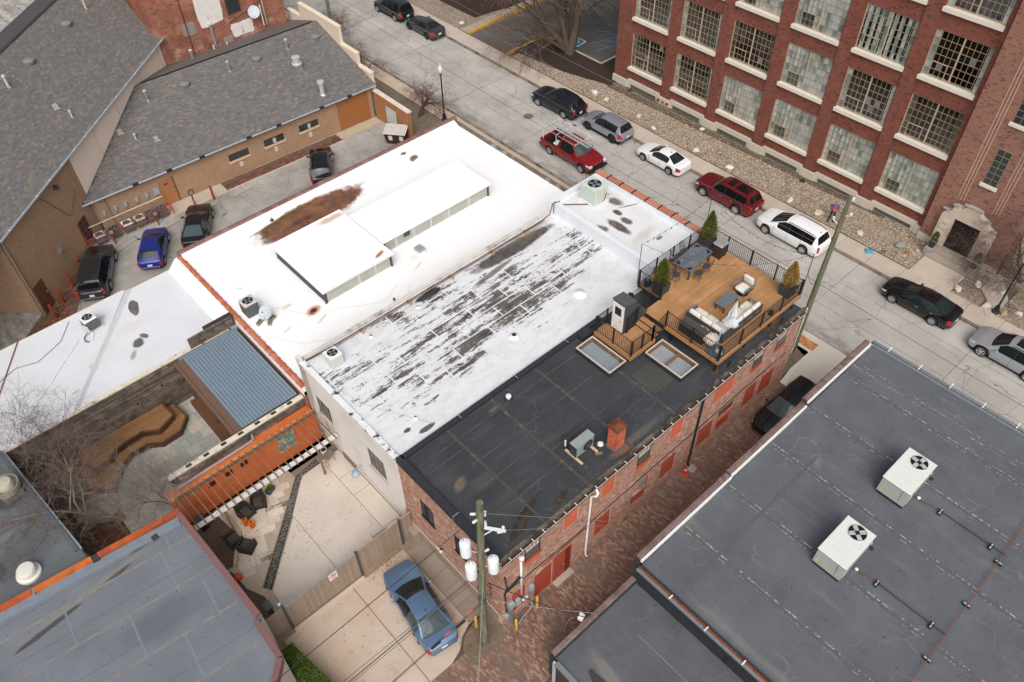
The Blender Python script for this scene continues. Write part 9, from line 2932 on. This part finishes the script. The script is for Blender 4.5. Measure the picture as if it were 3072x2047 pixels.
MB().tube([(2.95,19.72,2.24),(6.95,19.72,2.24)],.03,6).build('top_rail',M_GALV,Fn)
MB().box(7.0,10.3,19.78,19.85,2.18,2.24).build('cap_board',mat('cap_tan',lin('a08f7d'),.85),Fn)
MB().box(2.95,6.98,19.5,19.66,-.0,.10).build('gate_track',mat('track_stone',lin('c9b9a6'),.9,.1,2),Fn)
MB().blob((2.88,19.95,2.35),(.13,.13,.13),2,10,7,0).build('finial',M_GALV,Fn,True)
MB().box(8.1,8.9,19.9,20.0,1.9,2.25).build('gate_operator',M_GALV,Fn)
sg=MB().box(5.35,5.8,19.715,19.738,1.55,2.1).build('no_parking_sign',mat('sign_white','e6dcda'),Fn)
mb=MB()
for k in range(20):
 a0,a1=2*PI*k/20,2*PI*(k+1)/20
 c=Vector((5.575,19.712,1.88))
 P=[c+Vector((r*math.cos(a),0,r*math.sin(a)))for a,r in((a0,.17),(a1,.17),(a1,.135),(a0,.135))]
 mb.quad(*[tuple(p)for p in P])
mb.quad((5.445,19.711,1.985),(5.47,19.711,2.01),(5.705,19.711,1.775),(5.68,19.711,1.75))
mb.build('red_circle',mat('sign_red','b5443c'),sg)
MB().box(5.53,5.555,19.7125,19.714,1.79,1.97).box(5.555,5.61,19.7125,19.714,1.95,1.97).box(5.555,5.61,19.7125,19.714,1.87,1.89).box(5.61,5.632,19.7125,19.714,1.88,1.96).build('letter_p',M_BLACK,sg)
MB().box(5.45,5.7,19.7125,19.714,1.63,1.65).box(5.45,5.7,19.7125,19.714,1.59,1.605).build('sign_text',mat('sign_red','b5443c'),sg)
tag(MB().box(2.35,2.6,20.3,20.65,0,1.9).box(2.3,2.65,20.25,20.7,1.9,2.0).build('gate_motor',mat('motor_grey',lin('4f5558'),.6)),'dark grey gate motor post behind the fence','gate motor')
# hedge
hg=thing('hedge','clipped green hedge at the lower edge beside the driveway','hedge',(2.35,16.6,0),rad(8))
rg=random.Random(2)
vs,fc=[],[]
for _ in range(26000):
 x,y,z=rg.uniform(-.42,.42),rg.uniform(-4.5,2.2),rg.uniform(.05,1.05)
 d=min(.42-abs(x),1.05-z,2.2-y)
 if d>.16 and rg.random()<.85:
  continue
 n3=.05*math.sin(x*9+y*5)+.04*math.sin(y*11+z*7)
 p=Vector((x*(1+n3),y,z*(1+n3)))
 dd_=Vector((rg.gauss(0,1),rg.gauss(0,1),rg.gauss(.8,1))).normalized()
 s=dd_.orthogonal().normalized()
 L_,w_=rg.uniform(.03,.06),rg.uniform(.012,.022)
 i0=len(vs)
 vs+=[tuple(p),tuple(p+dd_*L_*.5+s*w_),tuple(p+dd_*L_),tuple(p+dd_*L_*.5-s*w_)]
 fc.append((i0,i0+1,i0+2,i0+3))
mesh_obj('foliage',vs,fc,piece_mat('hedge_leaf',['4f6a1c','637f22','74902a','3f5718','86a038','6a7a24'],var=.2,sc=6,bump=0),hg)
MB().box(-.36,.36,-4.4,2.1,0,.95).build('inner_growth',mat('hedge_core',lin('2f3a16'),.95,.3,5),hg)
# ------------------------------------------------------------------ courtyard furniture
M_RAT=mat('rattan_dark',lin('393430'),.8,.3,30,.4)
def arm(label,loc,rz,proto=[]):
 if proto:
  T=copy_tree(proto[0])
 else:
  T=thing('rattan_armchair','x','armchair')
  MB().cbox((0,0,.2),(.62,.66,.36),0,.03).build('seat_base',M_RAT,T)
  MB().cbox((.02,0,.41),(.56,.5,.1),0,.03).build('seat_cushion',mat('cushion_brown',lin('4a4340'),.9,.1,6),T)
  MB().hex([(-.36,-.36,0),(-.24,-.36,0),(-.24,.36,0),(-.36,.36,0)],[(-.46,-.34,.8),(-.38,-.34,.8),(-.38,.34,.8),(-.46,.34,.8)]).build('backrest',M_RAT,T)
  for s in(1,-1):
   MB().cbox((-.02,s*.34,.3),(.7,.1,.6),0,.03).build('arm',M_RAT,T)
  proto.append(T)
 tag(T,label,'armchair','rattan armchairs in the courtyard')
 return place(T,loc,rz)
arm('rattan armchair nearest the pergola beam end by the garden kerb',(3.15,25.75,.02),rad(5))
arm('rattan armchair turned away at the garden kerb',(3.5,25.0,.02),rad(35))
arm('rattan armchair half under the pergola beside the orange stools',(4.45,26.75,.02),rad(-80))
arm('rattan armchair under the pergola by the small planter',(5.25,26.85,.02),rad(-115))
for x,y,lab in((4.13,26.3,'orange hexagonal stool nearer the pergola'),(4.32,25.95,'orange hexagonal stool nearer the cobble ribbon')):
 T=thing('garden_stool',lab,'stool',(x,y,.02),.3,'orange stools')
 MB().lathe([(.16,0),(.14,.2),(.17,.45),(.06,.455),(.05,.40)],n=6).build('drum',mat('stool_orange',lin('d8661c'),.6,.08,5),T)
 MB().cyl((0,0,.44),.05,.018,8).build('hole',M_BLACK,T)
tag(MB().blob((2.3,23.75,.28),(.21,.21,.21),2,16,10,0).build('garden_ball',mat('ball_orange',lin('c8491c'),.35,.1,3,spec=.5),None,True),'glossy orange ball in the mulch bed','garden ball')
T=thing('trough_planter','small dark trough with green herbs by the armchairs','planter',(6.15,27.2,.02),.4)
MB().cbox((0,0,.16),(.5,.3,.32),0,.02).build('pot',M_CHAR,T)
foliage('foliage',T,.2,.2,350,4,['5c8a2a','74a034','4c7424'],.3,.3,.6,.05)
T=thing('white_pot','tall white pot at the stucco corner','pot',(9.7,27.35,0))
MB().lathe([(.13,0),(.2,.35),(.18,.38),(.15,.3)],n=14).build('pot',M_PVC,T,True,50)
MB().cyl((0,0,.3),.15,.02,12).build('soil',M_MULCH,T)
T=thing('bistro_table','small folding metal table at the stucco corner','table',(9.6,26.6,.02),.3)
MB().box(-.3,.3,-.25,.25,.66,.69).build('table_top',mat('table_taupe',lin('7d7268'),.7,.2,4),T)
for sx in(-.25,.25):
 MB().tube([(sx,-.22,.66),(sx,.22,0)],.012,5).tube([(sx,.22,.66),(sx,-.22,0)],.012,5).build('leg',M_BLACK,T)
T=thing('wheelie_bin','dark bin in the corner below the pergola end','bin',(2.4,27.6,0),.2)
MB().hex([(-.2,-.2,0),(.2,-.2,0),(.2,.2,0),(-.2,.2,0)],[(-.26,-.26,.9),(.26,-.26,.9),(.26,.26,.9),(-.26,.26,.9)]).build('bin',M_BLACK,T)
MB().cbox((0,0,.93),(.56,.58,.06),0,.02).build('lid',M_CHAR,T)
gl_=thing('wall_lamp','pale blue gooseneck barn lamp on the stucco wall','wall lamp',(10.3,24.0,1.5))
MB().tube([(0,0,.2),(-.15,0,.45),(-.4,0,.45),(-.5,0,.25)],.02,6).build('neck',M_GALV,gl_)
MB().lathe([(.04,.25),(.06,.2),(.22,.05),(.24,.0),(.21,.03)],(-.5,0,0),16).build('shade',mat('shade_blue',lin('9fb6c6'),.5),gl_,True)
fl_=thing('flood_lamp','twin floodlight on the brick wall above the ramp','floodlight',(10.32,17.4,1.6))
MB().cyl((0,0,0),.06,.08,8).build('base',M_BLACK,fl_)
for s in(1,-1):
 MB().lathe([(.03,0),(.08,.12),(.075,.12)],(-.12,s*.12,0),10).build('lamp_head',M_PVC,fl_)
for x,y,lab in((12.25,12.6,'yellow bollard right of the meters'),(10.75,12.45,'yellow bollard in front of the meters'),(9.45,13.85,'yellow bollard left of the utility pole')):
 T=thing('yellow_bollard',lab,'bollard',(x,y,0),0,'yellow bollards')
 MB().lathe([(.07,0),(.07,1.05),(.05,1.1),(.001,1.12)],n=10).build('post',mat('bollard_yellow',lin('d9ac45'),.6,.1,4),T,True,40)
mt=thing('electric_meters','bank of grey electric meters and conduits at the brick corner','electric meter',(0,0,0))
for x,z,w_,h in((10.75,1.5,.28,.4),(11.15,1.25,.25,.5),(12.05,1.5,.22,.45),(10.45,.9,.2,.26)):
 MB().box(x,x+w_,12.82,12.99,z,z+h).build('meter_box',mat('box_bluegrey','9ba6ae'),mt)
for x in(10.7,10.78,10.86,10.94):
 MB().tube([(x,12.9,0),(x,12.9,1.5)],.03,6).build('conduit',M_GALV,mt)
MB().tube([(12.1,12.88,1.5),(12.1,12.8,1.1),(11.9,12.6,.6),(11.3,12.6,.3),(11.0,12.6,.0)],.04,6).build('conduit',M_GALV,mt)
MB().box(11.3,12.0,12.9,12.985,1.2,1.34).build('raceway',M_GALV,mt)
for x in(11.4,11.62,11.84):
 MB().cyl((x,12.84,1.27),.07,.06,10,axis='y').build('meter_dial',M_PVC,mt)
MB().tube([(10.6,12.95,4.8),(10.7,12.93,3.6),(10.55,12.93,3.2),(10.6,12.93,1.3)],.035,5).tube([(10.6,12.92,3.4),(11.6,12.92,3.7)],.06,6).build('service_cable',M_BLACK,mt)
cn=thing('traffic_cone','orange traffic cone at the black downspout','traffic cone',(23.5,12.7,0),.4)
MB().cbox((0,0,.02),(.42,.42,.05),0,.02).build('base',mat('cone_orange',lin('d8452c'),.6),cn)
MB().lathe([(.13,.04),(.03,.62),(.001,.63)],n=14).build('cone',mat('cone_orange','d8452c'),cn,True,50)
MB().lathe([(.092,.28),(.070,.42)],n=14).build('white_band',M_PLATE,cn,True)
tag(MB().cbox((24.0,12.62,.02),(.45,.4,.06),.1,.01).build('splash_block',mat('splash_concrete',lin('a89e92'),.9)),'concrete splash block beside the cone','splash block')
sb=thing('cable_box','white cable box with coiled cables on the low wing parapet','cable box',(12.5,10.02,2.65))
MB().cbox((0,0,.1),(.28,.24,.3),.3,.02).build('box',M_PVC,sb)
for k,m_ in enumerate((M_BLACK,M_BLACK,mat('cable_red',lin('b03a34'),.6),mat('cable_blue',lin('3a6aa8'),.6))):
 MB().tube([(-.2-.03*k,.1+.05*k,.1),(-.45,.3,-.2+.08*k),(-.6,.25+.04*k,-.5),(-.4,.35,-.35),(-.25,.2,-.1)],.014,4).build('cable_coil',m_,sb)
for pts,lab in(([(12.2,35.4,4.02),(13.4,33.6,4.02),(15.0,32.6,4.02),(17.4,31.2,4.02),(18.8,31.9,4.02),(19.3,31.2,4.02),(18.2,30.3,4.02)],'thin cable looping across the bright white roof'),([(10.7,33.6,4.02),(12.0,31.6,4.02),(13.8,30.6,4.02),(15.4,30.0,4.02)],'thin cable near the stucco building on the bright white roof'),([(10.7,26.2,6.19),(11.2,24.0,6.19),(12.4,21.8,6.19),(13.0,20.7,6.19)],'thin cable along the edge of the peeling roof')):
 tag(MB().tube(pts,.008,4).build('roof_cable',mat('cable_pale',lin('b5aca4'),.7)),lab,'cable','cables lying on the roofs')
for pts,r,m_,lab in(([(2.7,41.3,3.54),(.3,39.2,3.54),(-2.2,37.1,3.54)],.035,M_PVC,'white conduit lying on the low white roof'),([(.1,43.7,3.56),(-2.2,40.2,3.56),(-4.5,37.0,3.56)],.03,M_RUST,'rusty rod lying on the low white roof'),([(2.9,43.2,3.54),(1.9,41.9,3.54),(.3,41.2,3.54),(-.8,41.6,3.54),(-2.5,40.9,3.54)],.014,M_CHAR,'dark cable snaking over the low white roof')):
 tag(MB().tube(pts,r,5).build('roof_conduit',m_),lab,'conduit')
rg=random.Random(31)
vs,fc=[],[]
for(x0,x1,y0,y1,z,n)in((45.0,45.42,-5,60,.006,420),(37.48,37.9,15,60,.006,420),(3.0,10.3,19.95,20.4,.016,120),(7.1,10.3,19.2,19.7,.016,160),(2.5,9.2,14.5,19.4,.016,90),(3.0,9.3,20.5,26,.016,110),(10,32,12.55,12.95,.01,260),(10.6,32,10.0,10.3,.01,200),(2.6,7.0,23,27.5,.028,120),(8,32,53.0,54.0,-.22,250),(3,30,44,53,-.24,200),(10.7,24,13.3,13.6,6.21,160),(47.4,51,9.9,12.9,.115,60),(8.3,10.2,12.7,14.0,.03,200)):
 for _ in range(n):
  x,y=rg.uniform(x0,x1),rg.uniform(y0,y1)
  a,s=rg.uniform(0,6.3),rg.uniform(.02,.05)
  k=len(vs)
  for q in range(4):
   b=a+q*PI/2
   r=s*(1.0 if q%2 else.5)
   vs.append((x+r*math.cos(b),y+r*math.sin(b),z+.004+rg.uniform(0,.012)))
  fc.append((k,k+1,k+2,k+3))
tag(stuff(mesh_obj('leaf_litter',vs,fc,piece_mat('dead_leaf',['6b4a30','8a6540','54402e','a07c54','7a5a3c','473a2e'],bump=0))),'scattered brown dead leaves along kerbs and walls','leaves')
